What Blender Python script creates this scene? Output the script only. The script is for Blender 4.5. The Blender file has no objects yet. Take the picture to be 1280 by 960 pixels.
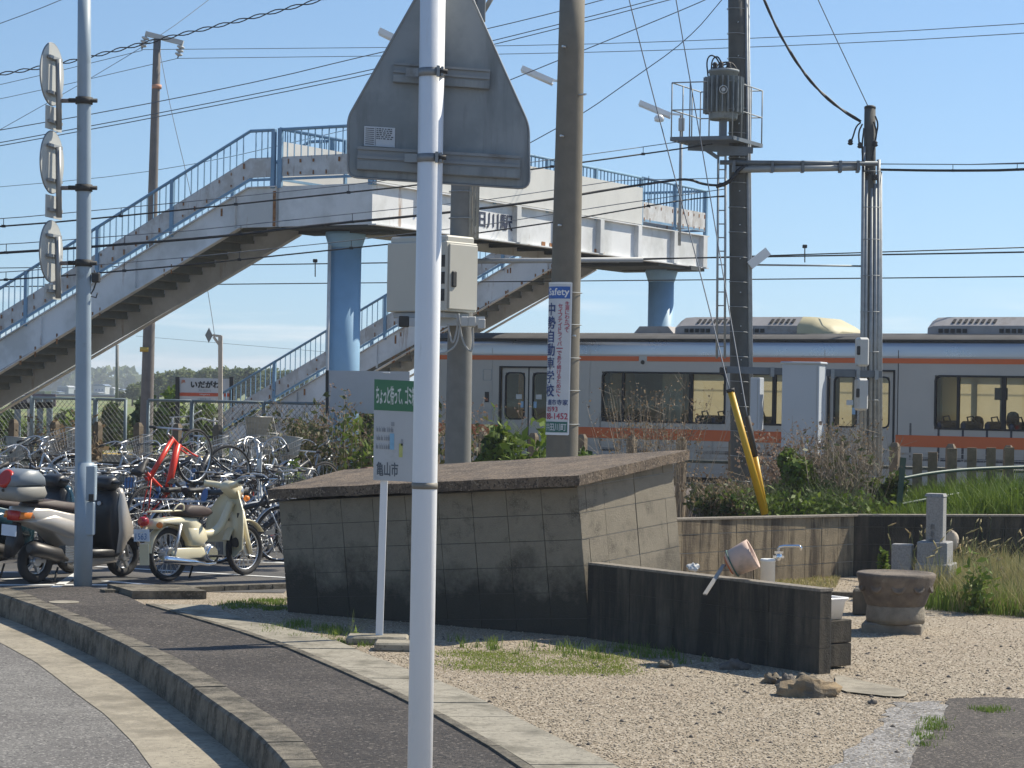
import bpy, math, random
import numpy as np
from mathutils import Vector, Matrix, Euler
random.seed(7); RNG = np.random.default_rng(7)
SC = bpy.context.scene
COL = SC.collection
# ------------------------------------------------------------------ camera
F = 2800.0            # focal length in pixels of a 1280 wide frame
EYE = 2.05
cd = bpy.data.cameras.new('camera'); cam = bpy.data.objects.new('camera', cd); COL.objects.link(cam)
cd.sensor_width = 36.0; cd.lens = F/1280*36.0; cd.clip_start = 0.1; cd.clip_end = 6000
CR = Matrix.Rotation(math.radians(90)+11/F, 3, 'X') @ Matrix.Rotation(math.radians(0.98), 3, 'Z')
cam.matrix_world = Matrix.Translation((0, 0, EYE)) @ CR.to_4x4()
SC.camera = cam
# ------------------------------------------------------------------ sky, sun
SUN = Vector((0.875, 0.484, 1.0*math.tan(math.radians(47.5))*0.993)).normalized()
sel = math.asin(SUN.z); saz = math.atan2(SUN.x, SUN.y)
w = bpy.data.worlds.new('World'); SC.world = w; w.use_nodes = True
nt = w.node_tree; bgn = nt.nodes['Background']
sky = nt.nodes.new('ShaderNodeTexSky'); sky.sky_type = 'NISHITA'; sky.sun_disc = False
sky.sun_elevation = sel; sky.sun_rotation = saz; sky.air_density = 1.2; sky.dust_density = 0.0; sky.ozone_density = 5.0
sky.altitude = 0
# the view direction is lifted a little so that the sky at eye level is the clear band just above the murk
tcs = nt.nodes.new('ShaderNodeTexCoord'); vma = nt.nodes.new('ShaderNodeVectorMath'); vma.operation = 'ADD'; vma.inputs[1].default_value = (0, 0, 0.08)
vmn = nt.nodes.new('ShaderNodeVectorMath'); vmn.operation = 'NORMALIZE'
nt.links.new(tcs.outputs['Generated'], vma.inputs[0]); nt.links.new(vma.outputs[0], vmn.inputs[0]); nt.links.new(vmn.outputs[0], sky.inputs[0])
# thin cloud streaks low in the sky
tc = nt.nodes.new('ShaderNodeTexCoord'); mp = nt.nodes.new('ShaderNodeMapping'); mp.inputs['Scale'].default_value = (9, 9, 95); mp.inputs['Location'].default_value=(0.3,0.1,0.55)
nz = nt.nodes.new('ShaderNodeTexNoise'); nz.inputs['Scale'].default_value = 1.0; nz.inputs['Detail'].default_value = 5
rp = nt.nodes.new('ShaderNodeValToRGB'); rp.color_ramp.elements[0].position = 0.50; rp.color_ramp.elements[1].position = 0.72
sx = nt.nodes.new('ShaderNodeSeparateXYZ'); r2 = nt.nodes.new('ShaderNodeMapRange'); r2.inputs[1].default_value = 0.02; r2.inputs[2].default_value = 0.05; r2.inputs[3].default_value = 0.8; r2.inputs[4].default_value = 0.0
mu = nt.nodes.new('ShaderNodeMath'); mu.operation = 'MULTIPLY'
mx = nt.nodes.new('ShaderNodeMix'); mx.data_type = 'RGBA'; mx.inputs[7].default_value = (9.0, 8.8, 8.6, 1)
L = nt.links
L.new(tc.outputs['Generated'], mp.inputs[0]); L.new(mp.outputs[0], nz.inputs[0]); L.new(nz.outputs[0], rp.inputs[0])
L.new(tc.outputs['Generated'], sx.inputs[0]); L.new(sx.outputs[2], r2.inputs[0]); L.new(rp.outputs[0], mu.inputs[0]); L.new(r2.outputs[0], mu.inputs[1])
L.new(mu.outputs[0], mx.inputs[0]); L.new(sky.outputs[0], mx.inputs[6]); L.new(mx.outputs[2], bgn.inputs[0])
bgn.inputs[1].default_value = 0.104
sd = bpy.data.lights.new('sun', 'SUN'); sd.energy = 5.0; sd.angle = math.radians(0.5); sd.color = (1.0, 0.925, 0.78)
sun = bpy.data.objects.new('sun', sd); COL.objects.link(sun); sun.rotation_euler = SUN.to_track_quat('Z', 'Y').to_euler()
SC.view_settings.view_transform = 'Standard'; SC.view_settings.look = 'None'; SC.view_settings.exposure = 0.40; SC.view_settings.gamma = 1.0
try:
    SC.cycles.max_bounces = 6; SC.cycles.transparent_max_bounces = 12; SC.cycles.caustics_reflective = False; SC.cycles.caustics_refractive = False
except Exception: pass
# ------------------------------------------------------------------ layout helpers: a survey of the place from its photograph
def ray(u, v): return CR @ Vector(((u-640)/F, (480-v)/F, -1))
def P(u, v, Z):
    d = ray(u, v); d = d*(Z/d.y); return Vector((d.x, Z, EYE+d.z))
def G(u, v, z=0.0):
    d = ray(u, v); t = (z-EYE)/d.z; return Vector((d.x*t, d.y*t, z))
def V(*a): return Vector(a)
# ------------------------------------------------------------------ materials
MATS = {}
def mat(name, col, rough=0.7, metal=0.0, var=0.12, scale=6.0, bump=0.0, bscale=40.0, dirt=None, dirtscale=2.0, dirtamt=0.5, streak=False,
        spec=0.5, trans=0.0, coat=0.0, island=None, emit=None, second=None, secpos=(0.45, 0.6), secscale=3.0, low=None, speck=None):
    if name in MATS: return MATS[name]
    m = bpy.data.materials.new(name); m.use_nodes = True; nt = m.node_tree; N = nt.nodes; Lk = nt.links
    b = N['Principled BSDF']; b.inputs['Roughness'].default_value = rough; b.inputs['Metallic'].default_value = metal
    b.inputs['Specular IOR Level'].default_value = spec; b.inputs['Coat Weight'].default_value = coat
    tc = N.new('ShaderNodeTexCoord')
    def noise(sc, det=4, vec=None, r=0.6):
        n = N.new('ShaderNodeTexNoise'); n.inputs['Scale'].default_value = sc; n.inputs['Detail'].default_value = det; n.inputs['Roughness'].default_value = r
        Lk.new(vec or tc.outputs['Object'], n.inputs['Vector']); return n.outputs[0]
    def ramp(fac, p0, p1, c0=(0, 0, 0, 1), c1=(1, 1, 1, 1)):
        r = N.new('ShaderNodeValToRGB'); r.color_ramp.elements[0].position = p0; r.color_ramp.elements[1].position = p1
        r.color_ramp.elements[0].color = c0; r.color_ramp.elements[1].color = c1; Lk.new(fac, r.inputs[0]); return r.outputs[0]
    def mix(fac, a, bb):
        x = N.new('ShaderNodeMix'); x.data_type = 'RGBA'
        for i, s in ((0, fac), (6, a), (7, bb)):
            if hasattr(s, 'is_linked') or hasattr(s, 'node'): Lk.new(s, x.inputs[i])
            elif i == 0: x.inputs[0].default_value = s
            else: x.inputs[i].default_value = (*s[:3], 1)
        return x.outputs[2]
    c = tuple(col)
    lo = tuple(max(0, k*(1-var)) for k in c); hi = tuple(min(1, k*(1+var)) for k in c)
    base = ramp(noise(scale), 0.3, 0.7, (*lo, 1), (*hi, 1))
    if second is not None:
        base = mix(ramp(noise(secscale, 5), *secpos), base, second)
    if island is not None:
        g = N.new('ShaderNodeNewGeometry')
        base2 = ramp(g.outputs['Random Per Island'], 0, 1, (*island[0], 1), (*island[-1], 1))
        if len(island) > 2:
            r = base2.node
            for i, k in enumerate(island[1:-1]):
                e = r.color_ramp.elements.new((i+1)/(len(island)-1)); e.color = (*k, 1)
        base = mix(0.85, base, base2)
    if dirt is not None:
        vec = None
        if streak:
            mpn = N.new('ShaderNodeMapping'); mpn.inputs['Scale'].default_value = (1, 1, 0.12); Lk.new(tc.outputs['Object'], mpn.inputs[0]); vec = mpn.outputs[0]
        base = mix(ramp(noise(dirtscale, 6, vec, 0.7), 1-dirtamt-0.06, 1-dirtamt+0.10), base, dirt)
    if speck is not None:   # (colour, scale, amount): individual grains
        vo = N.new('ShaderNodeTexVoronoi'); vo.inputs['Scale'].default_value = speck[1]; Lk.new(tc.outputs['Object'], vo.inputs['Vector'])
        sp_ = N.new('ShaderNodeSeparateColor'); Lk.new(vo.outputs['Color'], sp_.inputs[0])
        base = mix(ramp(sp_.outputs[0], 1-speck[2], 1-speck[2]+.08), base, speck[0])
        if len(speck) > 3: base = mix(ramp(sp_.outputs[1], 1-speck[4], 1-speck[4]+.08), base, speck[3])
    if low is not None:     # moss and splashed soil growing up from the foot: (colour, height)
        sz_ = N.new('ShaderNodeSeparateXYZ'); Lk.new(tc.outputs['Object'], sz_.inputs[0])
        ad_ = N.new('ShaderNodeMath'); ad_.operation = 'MULTIPLY_ADD'; Lk.new(noise(2.2, 6, None, .7), ad_.inputs[0]); ad_.inputs[1].default_value = -1.5; Lk.new(sz_.outputs[2], ad_.inputs[2])
        mr_ = N.new('ShaderNodeMapRange'); Lk.new(ad_.outputs[0], mr_.inputs[0]); mr_.inputs[1].default_value = low[1]-.95; mr_.inputs[2].default_value = low[1]-.55; mr_.inputs[3].default_value = .92; mr_.inputs[4].default_value = 0
        base = mix(mr_.outputs[0], base, low[0])
    Lk.new(base, b.inputs['Base Color'])
    if rough > 0.15:
        rr = N.new('ShaderNodeMapRange'); rr.inputs[3].default_value = max(0, rough-0.1); rr.inputs[4].default_value = min(1, rough+0.1)
        Lk.new(noise(scale*2), rr.inputs[0]); Lk.new(rr.outputs[0], b.inputs['Roughness'])
    if bump > 0:
        bn = N.new('ShaderNodeBump'); bn.inputs['Strength'].default_value = bump; bn.inputs['Distance'].default_value = 0.02
        Lk.new(noise(bscale, 6, None, 0.7), bn.inputs['Height']); Lk.new(bn.outputs[0], b.inputs['Normal'])
    if trans > 0:
        tr = N.new('ShaderNodeBsdfTranslucent'); Lk.new(base, tr.inputs[0]); ms = N.new('ShaderNodeMixShader'); ms.inputs[0].default_value = trans
        out = N['Material Output']; Lk.new(b.outputs[0], ms.inputs[1]); Lk.new(tr.outputs[0], ms.inputs[2]); Lk.new(ms.outputs[0], out.inputs[0])
    if emit:
        b.inputs['Emission Color'].default_value = (*emit[:3], 1); b.inputs['Emission Strength'].default_value = emit[3]
    MATS[name] = m; return m
def glassmat(name, tint, refl=0.12):
    m = bpy.data.materials.new(name); m.use_nodes = True; nt = m.node_tree; N = nt.nodes; N.clear()
    o = N.new('ShaderNodeOutputMaterial'); t = N.new('ShaderNodeBsdfTransparent'); t.inputs[0].default_value = (*tint, 1)
    g = N.new('ShaderNodeBsdfGlossy'); g.inputs['Roughness'].default_value = 0.02; g.inputs[0].default_value = (.9, .95, .95, 1)
    lw = N.new('ShaderNodeFresnel'); lw.inputs[0].default_value = 1.32
    ad = N.new('ShaderNodeMath'); ad.operation = 'ADD'; ad.inputs[1].default_value = refl; ad.use_clamp = True
    ms = N.new('ShaderNodeMixShader'); nt.links.new(lw.outputs[0], ad.inputs[0]); nt.links.new(ad.outputs[0], ms.inputs[0])
    nt.links.new(t.outputs[0], ms.inputs[1]); nt.links.new(g.outputs[0], ms.inputs[2]); nt.links.new(ms.outputs[0], o.inputs[0])
    MATS[name] = m; return m
# ------------------------------------------------------------------ mesh builder
class MB:
    def __init__(s): s.v = []; s.f = []; s.sm = []
    def add(s, vs, fs, smooth=False):
        o = len(s.v); s.v += [tuple(x) for x in vs]; s.f += [tuple(i+o for i in f) for f in fs]; s.sm += [smooth]*len(fs); return s
    def quad(s, a, b, c, d): return s.add([a, b, c, d], [(0, 1, 2, 3)])
    def box(s, c, size, X=None, Y=None, Z=None, taper=1.0):
        X = Vector(X or (1, 0, 0)).normalized(); Z = Vector(Z or (0, 0, 1)).normalized()
        Y = Vector(Y).normalized() if Y is not None else Z.cross(X).normalized()
        c = Vector(c); hx, hy, hz = size[0]/2, size[1]/2, size[2]/2
        vs = [c+X*hx*i*(taper if k > 0 else 1)+Y*hy*j*(taper if k > 0 else 1)+Z*hz*k for k in (-1, 1) for j in (-1, 1) for i in (-1, 1)]
        return s.add(vs, [(0, 2, 3, 1), (4, 5, 7, 6), (0, 1, 5, 4), (2, 6, 7, 3), (0, 4, 6, 2), (1, 3, 7, 5)])
    def rbox(s, c, size, X=None, Y=None, Z=None, r=0.01):
        # box with chamfered edges
        X = Vector(X or (1, 0, 0)).normalized(); Z = Vector(Z or (0, 0, 1)).normalized()
        Y = Vector(Y).normalized() if Y is not None else Z.cross(X).normalized()
        c = Vector(c); h = [size[0]/2, size[1]/2, size[2]/2]; r = min(r, min(h)*0.9)
        vs = []; idx = {}
        for k in (-1, 1):
            for j in (-1, 1):
                for i in (-1, 1):
                    for ax in range(3):
                        p = [i*(h[0]-r), j*(h[1]-r), k*(h[2]-r)]; p[ax] = (i, j, k)[ax]*h[ax]
                        idx[(i, j, k, ax)] = len(vs); vs.append(c+X*p[0]+Y*p[1]+Z*p[2])
        fs = []
        for ax in range(3):
            o = [a for a in range(3) if a != ax]
            for sg in (-1, 1):
                q = []
                for a, b in ((-1, -1), (1, -1), (1, 1), (-1, 1)):
                    t = [0, 0, 0]; t[ax] = sg; t[o[0]] = a; t[o[1]] = b; q.append(idx[(*t, ax)])
                flip = (sg < 0) ^ (ax == 1)
                fs.append(tuple(q[::-1] if flip else q))
            for a in (-1, 1):
                for b in (-1, 1):
                    t0 = [0, 0, 0]; t0[ax] = -1; t0[o[0]] = a; t0[o[1]] = b; t1 = list(t0); t1[ax] = 1
                    fs.append((idx[(*t0, o[0])], idx[(*t1, o[0])], idx[(*t1, o[1])], idx[(*t0, o[1])]))
        for k in (-1, 1):
            for j in (-1, 1):
                for i in (-1, 1): fs.append((idx[(i, j, k, 0)], idx[(i, j, k, 1)], idx[(i, j, k, 2)]))
        return s.add(vs, fs)
    def bar(s, a, b, w, t=None, up=(0, 0, 1)):
        a = Vector(a); b = Vector(b); d = b-a; t = t or w; L_ = d.length
        if L_ < 1e-6: return s
        d.normalize(); up = Vector(up); side = d.cross(up)
        if side.length < 1e-4: side = d.cross(Vector((1, 0, 0)))
        side.normalize(); up2 = side.cross(d)
        return s.box((a+b)/2, (L_, w, t), d, side, up2)
    def tube(s, pts, r, n=8, closed=False, caps=True, smooth=True):
        pts = [Vector(p) for p in pts]; m = len(pts); rs = r if isinstance(r, (list, tuple)) else [r]*m
        vs = []; prev = None
        for i, p in enumerate(pts):
            if closed: d = pts[(i+1) % m]-pts[i-1]
            else: d = (pts[min(i+1, m-1)]-pts[max(i-1, 0)])
            d.normalize()
            if prev is None:
                a = d.cross(Vector((0, 0, 1)));
                if a.length < 1e-3: a = d.cross(Vector((0, 1, 0)))
            else: a = prev-d*prev.dot(d)
            a.normalize(); prev = a; b = d.cross(a)
            vs += [p+(a*math.cos(2*math.pi*k/n)+b*math.sin(2*math.pi*k/n))*rs[i] for k in range(n)]
        fs = []
        for i in range(m if closed else m-1):
            j = (i+1) % m
            for k in range(n): fs.append((i*n+k, i*n+(k+1) % n, j*n+(k+1) % n, j*n+k))
        s.add(vs, fs, smooth)
        if caps and not closed:
            o = len(s.v)-len(vs); s.f.append(tuple(o+k for k in range(n))[::-1]); s.sm.append(False)
            s.f.append(tuple(o+(m-1)*n+k for k in range(n))); s.sm.append(False)
        return s
    def ring(s, c, ax, R, r, n=24, k=6, a0=0, a1=2*math.pi):
        c = Vector(c); ax = Vector(ax).normalized(); e = ax.cross(Vector((0, 0, 1)));
        if e.length < 1e-3: e = Vector((1, 0, 0))
        e.normalize(); g = ax.cross(e); full = abs(a1-a0-2*math.pi) < 1e-6
        m = n if full else n+1
        pts = [c+(e*math.cos(a0+(a1-a0)*i/n)+g*math.sin(a0+(a1-a0)*i/n))*R for i in range(m)]
        return s.tube(pts, r, k, closed=full)
    def lathe(s, c, prof, n=20, ax=(0, 0, 1), smooth=True):
        c = Vector(c); ax = Vector(ax).normalized(); e = ax.cross(Vector((0, 1, 0)))
        if e.length < 1e-3: e = Vector((1, 0, 0))
        e.normalize(); g = ax.cross(e); vs = []
        for r, h in prof: vs += [c+ax*h+(e*math.cos(2*math.pi*k/n)+g*math.sin(2*math.pi*k/n))*r for k in range(n)]
        fs = [(i*n+k, i*n+(k+1) % n, (i+1)*n+(k+1) % n, (i+1)*n+k) for i in range(len(prof)-1) for k in range(n)]
        s.add(vs, fs, smooth); o = len(s.v)-len(vs)
        s.f.append(tuple(o+k for k in range(n))[::-1]); s.sm.append(False)
        s.f.append(tuple(o+(len(prof)-1)*n+k for k in range(n))); s.sm.append(False)
        return s
    def prism(s, poly, d):
        # polygon (3D points) extruded by vector d
        n = len(poly); a = [Vector(p) for p in poly]; d = Vector(d); vs = a+[p+d for p in a]
        nrm = Vector((0, 0, 0))
        for i in range(n): nrm += a[i].cross(a[(i+1) % n])
        fl = nrm.dot(d) > 0
        f0 = tuple(range(n)); f1 = tuple(range(n, 2*n))
        fs = [f0[::-1] if fl else f0, f1 if fl else f1[::-1]]
        for i in range(n):
            j = (i+1) % n; q = (i, j, n+j, n+i); fs.append(q if fl else q[::-1])
        return s.add(vs, fs)
    def pillow(s, poly, w, yc=0.0, shr=(0.80, 0.95, 1.0), smooth=True):
        # side profile in (x,z) inflated sideways into a rounded body
        n = len(poly); cx = sum(p[0] for p in poly)/n; cz = sum(p[1] for p in poly)/n
        lv = [(-w, shr[0]), (-w*0.85, shr[1]), (-w*0.4, shr[2]), (w*0.4, shr[2]), (w*0.85, shr[1]), (w, shr[0])]
        vs = [(cx+(x-cx)*k, yc+y, cz+(z-cz)*k) for y, k in lv for x, z in poly]
        fs = [(i*n+k, (i+1)*n+k, (i+1)*n+(k+1) % n, i*n+(k+1) % n) for i in range(5) for k in range(n)]
        fs += [tuple(range(n)), tuple(5*n+k for k in range(n))[::-1]]
        return s.add(vs, fs, smooth)
OFF = {}
def link(o): COL.objects.link(o); return o
def finish(me, sm=None):
    if sm is not None: me.polygons.foreach_set('use_smooth', np.array(sm, dtype=bool))
    me.update()
def obj(name, mb, m, parent=None, label=None):
    off = OFF.get(parent.name, Vector((0, 0, 0))) if parent else Vector((0, 0, 0))
    me = bpy.data.meshes.new(name)
    me.from_pydata([(x-off.x, y-off.y, z-off.z) for x, y, z in mb.v], [], mb.f); me.materials.append(m); finish(me, mb.sm)
    o = link(bpy.data.objects.new(name, me))
    if parent: o.parent = parent; OFF[o.name] = off
    if label: o['label'] = label
    return o
def npmesh(name, vs, fs, m, parent=None, smooth=False):
    """vs (N,3) array, fs (M,k) array of same-size faces"""
    off = OFF.get(parent.name, Vector((0, 0, 0))) if parent else Vector((0, 0, 0))
    vs = np.asarray(vs, dtype=np.float32)-np.array(off, dtype=np.float32); fs = np.asarray(fs, dtype=np.int32)
    me = bpy.data.meshes.new(name); me.vertices.add(len(vs)); me.vertices.foreach_set('co', vs.ravel())
    k = fs.shape[1]; me.loops.add(fs.size); me.loops.foreach_set('vertex_index', fs.ravel())
    me.polygons.add(len(fs)); me.polygons.foreach_set('loop_start', np.arange(0, fs.size, k, dtype=np.int32))
    try: me.polygons.foreach_set('loop_total', np.full(len(fs), k, dtype=np.int32))
    except Exception: pass
    me.update(calc_edges=True); me.validate()
    me.materials.append(m)
    if smooth: me.polygons.foreach_set('use_smooth', np.ones(len(fs), dtype=bool))
    o = link(bpy.data.objects.new(name, me))
    if parent: o.parent = parent; OFF[o.name] = off
    return o
def thing(name, label, cat, loc=(0, 0, 0), group=None):
    o = link(bpy.data.objects.new(name, None)); o.location = loc; o.empty_display_size = 0.2; OFF[o.name] = Vector(loc)
    o['label'] = label; o['category'] = cat
    if group: o['group'] = group
    return o
def tag(o, label, cat, group=None, kind=None):
    if label: o['label'] = label
    if cat: o['category'] = cat
    if group: o['group'] = group
    if kind: o['kind'] = kind
    return o
def struct(name, mb, m, label=None):
    o = obj(name, mb, m); o['kind'] = 'structure'
    if label: o['label'] = label
    return o
def stuff(o, label=None, cat=None):
    o['kind'] = 'stuff'
    if label: o['label'] = label
    if cat: o['category'] = cat
    return o
def dup(root, loc, rot=None, label=None, group=None, scale=None):
    def cp(o, par):
        c = o.copy(); COL.objects.link(c)
        if par: c.parent = par
        for ch in o.children: cp(ch, c)
        return c
    r = cp(root, None); r.location = loc
    if rot is not None: r.rotation_euler = rot
    if scale: r.scale = scale
    if label: r['label'] = label
    if group: r['group'] = group
    return r
# lettering -----------------------------------------------------------
def glyphs(s):
    c = bpy.data.curves.new('lettering', 'FONT'); c.body = s; c.resolution_u = 3
    o = bpy.data.objects.new('lettering', c); COL.objects.link(o)
    dg = bpy.context.evaluated_depsgraph_get(); me = bpy.data.meshes.new_from_object(o.evaluated_get(dg))
    v = [(p.co.x, p.co.y) for p in me.vertices]; f = [tuple(p.vertices) for p in me.polygons]
    bpy.data.objects.remove(o); bpy.data.curves.remove(c); bpy.data.meshes.remove(me); return v, f
def text(mb, s, O, R, U, w, h, vertical=False, off=0.003, bold=0.0):
    """text filling a w x h box whose lower-left corner is O; R right, U up (unit vectors)"""
    O = Vector(O); R = Vector(R).normalized(); U = Vector(U).normalized(); Nn = R.cross(U)
    items = [(s, 0, 0, w, h)] if not vertical else [(ch, 0, h-(i+1)*h/len(s), w, h/len(s)*0.9) for i, ch in enumerate(s)]
    for st, x0, y0, ww, hh in items:
        if not st.strip(): continue
        v, f = glyphs(st)
        if not v: continue
        ax = min(p[0] for p in v); bx = max(p[0] for p in v); ay = min(p[1] for p in v); by = max(p[1] for p in v)
        if vertical:
            sc = min(ww/max(bx-ax, 0.5), hh/max(by-ay, 0.5)); sx_ = sy_ = sc; x0 += (ww-(bx-ax)*sc)/2; y0 += (hh-(by-ay)*sc)/2
        else: sx_ = ww/max(bx-ax, 1e-3); sy_ = hh/max(by-ay, 1e-3)
        for dx, dy in (((0, 0), (bold, 0), (0, bold), (bold, bold)) if bold else ((0, 0),)):
            mb.add([O+R*(x0+dx+(p[0]-ax)*sx_)+U*(y0+dy+(p[1]-ay)*sy_)+Nn*(off+(dx+dy)*0.05) for p in v], f)
    return mb
# scatter helpers -------------------------------------------------------
def rand_dirs(n, up=0.0):
    d = RNG.normal(size=(n, 3)); d[:, 2] += up; return d/np.linalg.norm(d, axis=1)[:, None]
def leaf_arr(c, size, elong=1.8, up=0.0):
    """quads (kite-shaped leaves) at centres c (N,3)"""
    n = len(c); size = np.broadcast_to(size, (n,)); a = rand_dirs(n, up); b = np.cross(a, rand_dirs(n)); b /= np.linalg.norm(b, axis=1)[:, None]+1e-9
    s = size[:, None]; k = np.cross(a, b)*0.18*s
    v = np.stack([c-a*s*elong/2, c+b*s/2-k*0.3, c+a*s*elong/2+k, c-b*s/2-k*0.3], axis=1).reshape(-1, 3)
    return v, np.arange(n*4).reshape(n, 4)
def stem_arr(a, b, r0, r1):
    """3-sided tapering stems from a to b (N,3)"""
    n = len(a); d = b-a; d = d/(np.linalg.norm(d, axis=1)[:, None]+1e-9); e = np.cross(d, rand_dirs(n)); e /= np.linalg.norm(e, axis=1)[:, None]+1e-9; g = np.cross(d, e)
    r0 = np.broadcast_to(r0, (n,))[:, None]; r1 = np.broadcast_to(r1, (n,))[:, None]; vs = []
    for p, r in ((a, r0), (b, r1)):
        for t in (0, 2.094, 4.189): vs.append(p+(e*math.cos(t)+g*math.sin(t))*r)
    v = np.stack(vs, axis=1).reshape(-1, 3); base = np.arange(n)[:, None]*6
    f = np.concatenate([base+np.array([i, (i+1) % 3, 3+(i+1) % 3, 3+i]) for i in range(3)]); return v, f
def blades(c, h, wd, lean=0.35):
    """grass blades, two-segment, at bases c (N,3)"""
    n = len(c); h = np.broadcast_to(h, (n,))[:, None]; th = RNG.uniform(0, 6.283, n); sd_ = np.stack([np.cos(th), np.sin(th), np.zeros(n)], 1)*wd/2
    ph = RNG.uniform(0, 6.283, n); ln = np.stack([np.cos(ph), np.sin(ph), np.zeros(n)], 1)*h*RNG.uniform(0, lean*2, n)[:, None]
    up = np.array([0, 0, 1.0]); m_ = c+up*h*0.55+ln*0.35; t = c+up*h*0.95+ln
    v = np.stack([c-sd_, c+sd_, m_+sd_*0.7, m_-sd_*0.7, t+sd_*0.1, t-sd_*0.1], 1).reshape(-1, 3); b = np.arange(n)[:, None]*6
    return v, np.concatenate([b+np.array([0, 1, 2, 3]), b+np.array([3, 2, 4, 5])])
def joinarr(parts):
    vs = []; fs = []; o = 0
    for v, f in parts: vs.append(v); fs.append(f+o); o += len(v)
    return np.concatenate(vs), np.concatenate(fs)
# ================================================================== GROUND
RAILD = Vector((0.865, -0.5016, 0)).normalized(); RAILN = Vector((0.5016, 0.865, 0)).normalized()
def RP(a, q, z): return RAILD*a+RAILN*q+Vector((0, 0, z))
m_gravel = mat('gravel', (0.275, 0.218, 0.150), 0.95, var=0.25, scale=8, bump=0.6, bscale=80, second=(0.29, 0.24, 0.17), secscale=0.7, secpos=(0.45, 0.7), speck=((.52, .45, .35), 85, .28, (.17, .14, .11), .14))
m_field = mat('field_grass', (0.13, 0.17, 0.035), 0.95, var=0.35, scale=0.15, bump=0.3, bscale=3, second=(0.20, 0.20, 0.06), secscale=0.03)
m_asph = mat('road_asphalt', (0.19, 0.18, 0.165), 0.9, var=0.15, scale=5, bump=0.6, bscale=70, second=(0.15, 0.14, 0.13), secscale=0.6, speck=((.34, .32, .29), 75, .16, (.08, .075, .07), .18))
m_walk = mat('pavement_asphalt', (0.060, 0.050, 0.043), 0.86, var=0.2, scale=5, bump=1.0, bscale=60, second=(0.092, 0.078, 0.067), secscale=0.9, speck=((.19, .165, .14), 62, .13, (.03, .027, .025), .25))
m_park = mat('parking_asphalt', (0.125, 0.115, 0.105), 0.9, var=0.3, scale=90, bump=0.4, bscale=120, second=(0.08, 0.078, 0.075), secscale=0.7)
m_conc = mat('concrete', (0.31, 0.28, 0.22), 0.9, var=0.16, scale=14, bump=0.35, bscale=70, dirt=(0.15, 0.135, 0.10), dirtscale=2.6, dirtamt=0.45, speck=((.20, .18, .14), 55, .14))
m_kerb = mat('kerb_concrete', (0.21, 0.183, 0.138), 0.92, var=0.2, scale=16, bump=0.7, bscale=55, dirt=(0.075, 0.066, 0.048), dirtscale=4.5, dirtamt=0.52, speck=((.16, .14, .11), 60, .18))  # real dirt blotches, deepened so the kerb face's shade is partly in the colour
m_gutter = mat('gutter_concrete', (0.33, 0.29, 0.22), 0.9, var=0.14, scale=10, bump=0.35, bscale=70, dirt=(0.20, 0.175, 0.13), dirtscale=1.8, dirtamt=0.47, speck=((.22, .195, .15), 50, .15))
m_ball = mat('ballast', (0.16, 0.13, 0.11), 0.95, var=0.5, scale=25, bump=1.0, bscale=22)
m_white = mat('white_line_paint', (0.72, 0.72, 0.70), 0.7, var=0.08, scale=20, dirt=(0.25, 0.25, 0.24), dirtscale=12, dirtamt=0.35)
# one sheet to the horizon, shaped across the railway
sect = [(-400, -0.001), (33.2, -0.001), (34.6, -0.05), (35.6, -0.72), (43.8, -0.72), (44.0, -0.3), (60, -0.35), (200, -0.4), (1150, -0.4)]
mb = MB(); A = [-1300, -300, -60, -30, -10, 0, 10, 30, 60, 300, 1300]
for i, (q, z) in enumerate(sect):
    for a in A: mb.v.append(tuple(RP(a, q, z)))
n = len(A)
for i in range(len(sect)-1):
    for j in range(n-1): mb.f.append((i*n+j, i*n+j+1, (i+1)*n+j+1, (i+1)*n+j)); mb.sm.append(False)
# gravel near, field beyond: two sheets of the same ground
def sub(mb, rows):
    m2 = MB(); m2.v = list(mb.v); m2.f = [f for f in mb.f if f[0]//n in rows]; m2.sm = [False]*len(m2.f); return m2
struct('ground', sub(mb, (0, 1, 2)), m_gravel)
struct('railway_bed', sub(mb, (3, 4, 5)), m_ball)
struct('field', sub(mb, (6, 7)), m_field)
# ---------- road, gutter, kerb, pavement, concrete edging: outlines surveyed on the ground
ZR = -0.16; ZK = 0.05; ZW = 0.028
def gp(lst, z): return [G(u, v, z) for u, v in lst]
K_out = gp([(-60, 727), (0, 741.6), (43.7, 756.9), (87.5, 774.4), (131, 794), (175, 816), (219, 844), (262.5, 875), (306, 905.6), (341, 938), (372, 975), (402, 1020)], ZK)
K_in = gp([(20, 737), (34, 741.6), (68, 757), (109, 772), (144, 787), (179, 803), (222, 821), (264, 846), (306, 873), (341, 896), (374, 919), (404.6, 960), (440, 1012)], ZK)
def resample(pts, step):
    out = [pts[0].copy()]; acc = 0.0
    d = [0]
    for a, b in zip(pts, pts[1:]): d.append(d[-1]+(b-a).length)
    N_ = max(2, int(round(d[-1]/step)))
    out = []
    for k in range(N_+1):
        t = d[-1]*k/N_
        i = max(j for j in range(len(d)) if d[j] <= t+1e-6); i = min(i, len(pts)-2)
        out.append(pts[i].lerp(pts[i+1], (t-d[i])/max(1e-6, d[i+1]-d[i])))
    return out
def smoothline(pts, it=2):
    for _ in range(it):
        q = [pts[0]]
        for a, b in zip(pts, pts[1:]): q += [a.lerp(b, .25), a.lerp(b, .75)]
        q.append(pts[-1]); pts = q
    return pts
Ko = resample(smoothline(K_out), 0.1); total = len(Ko)
def nearest(p, line):
    return min(line, key=lambda q: (q-p).length)
Kin_f = resample(smoothline(K_in), 0.03)
KW = 0.2
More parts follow.
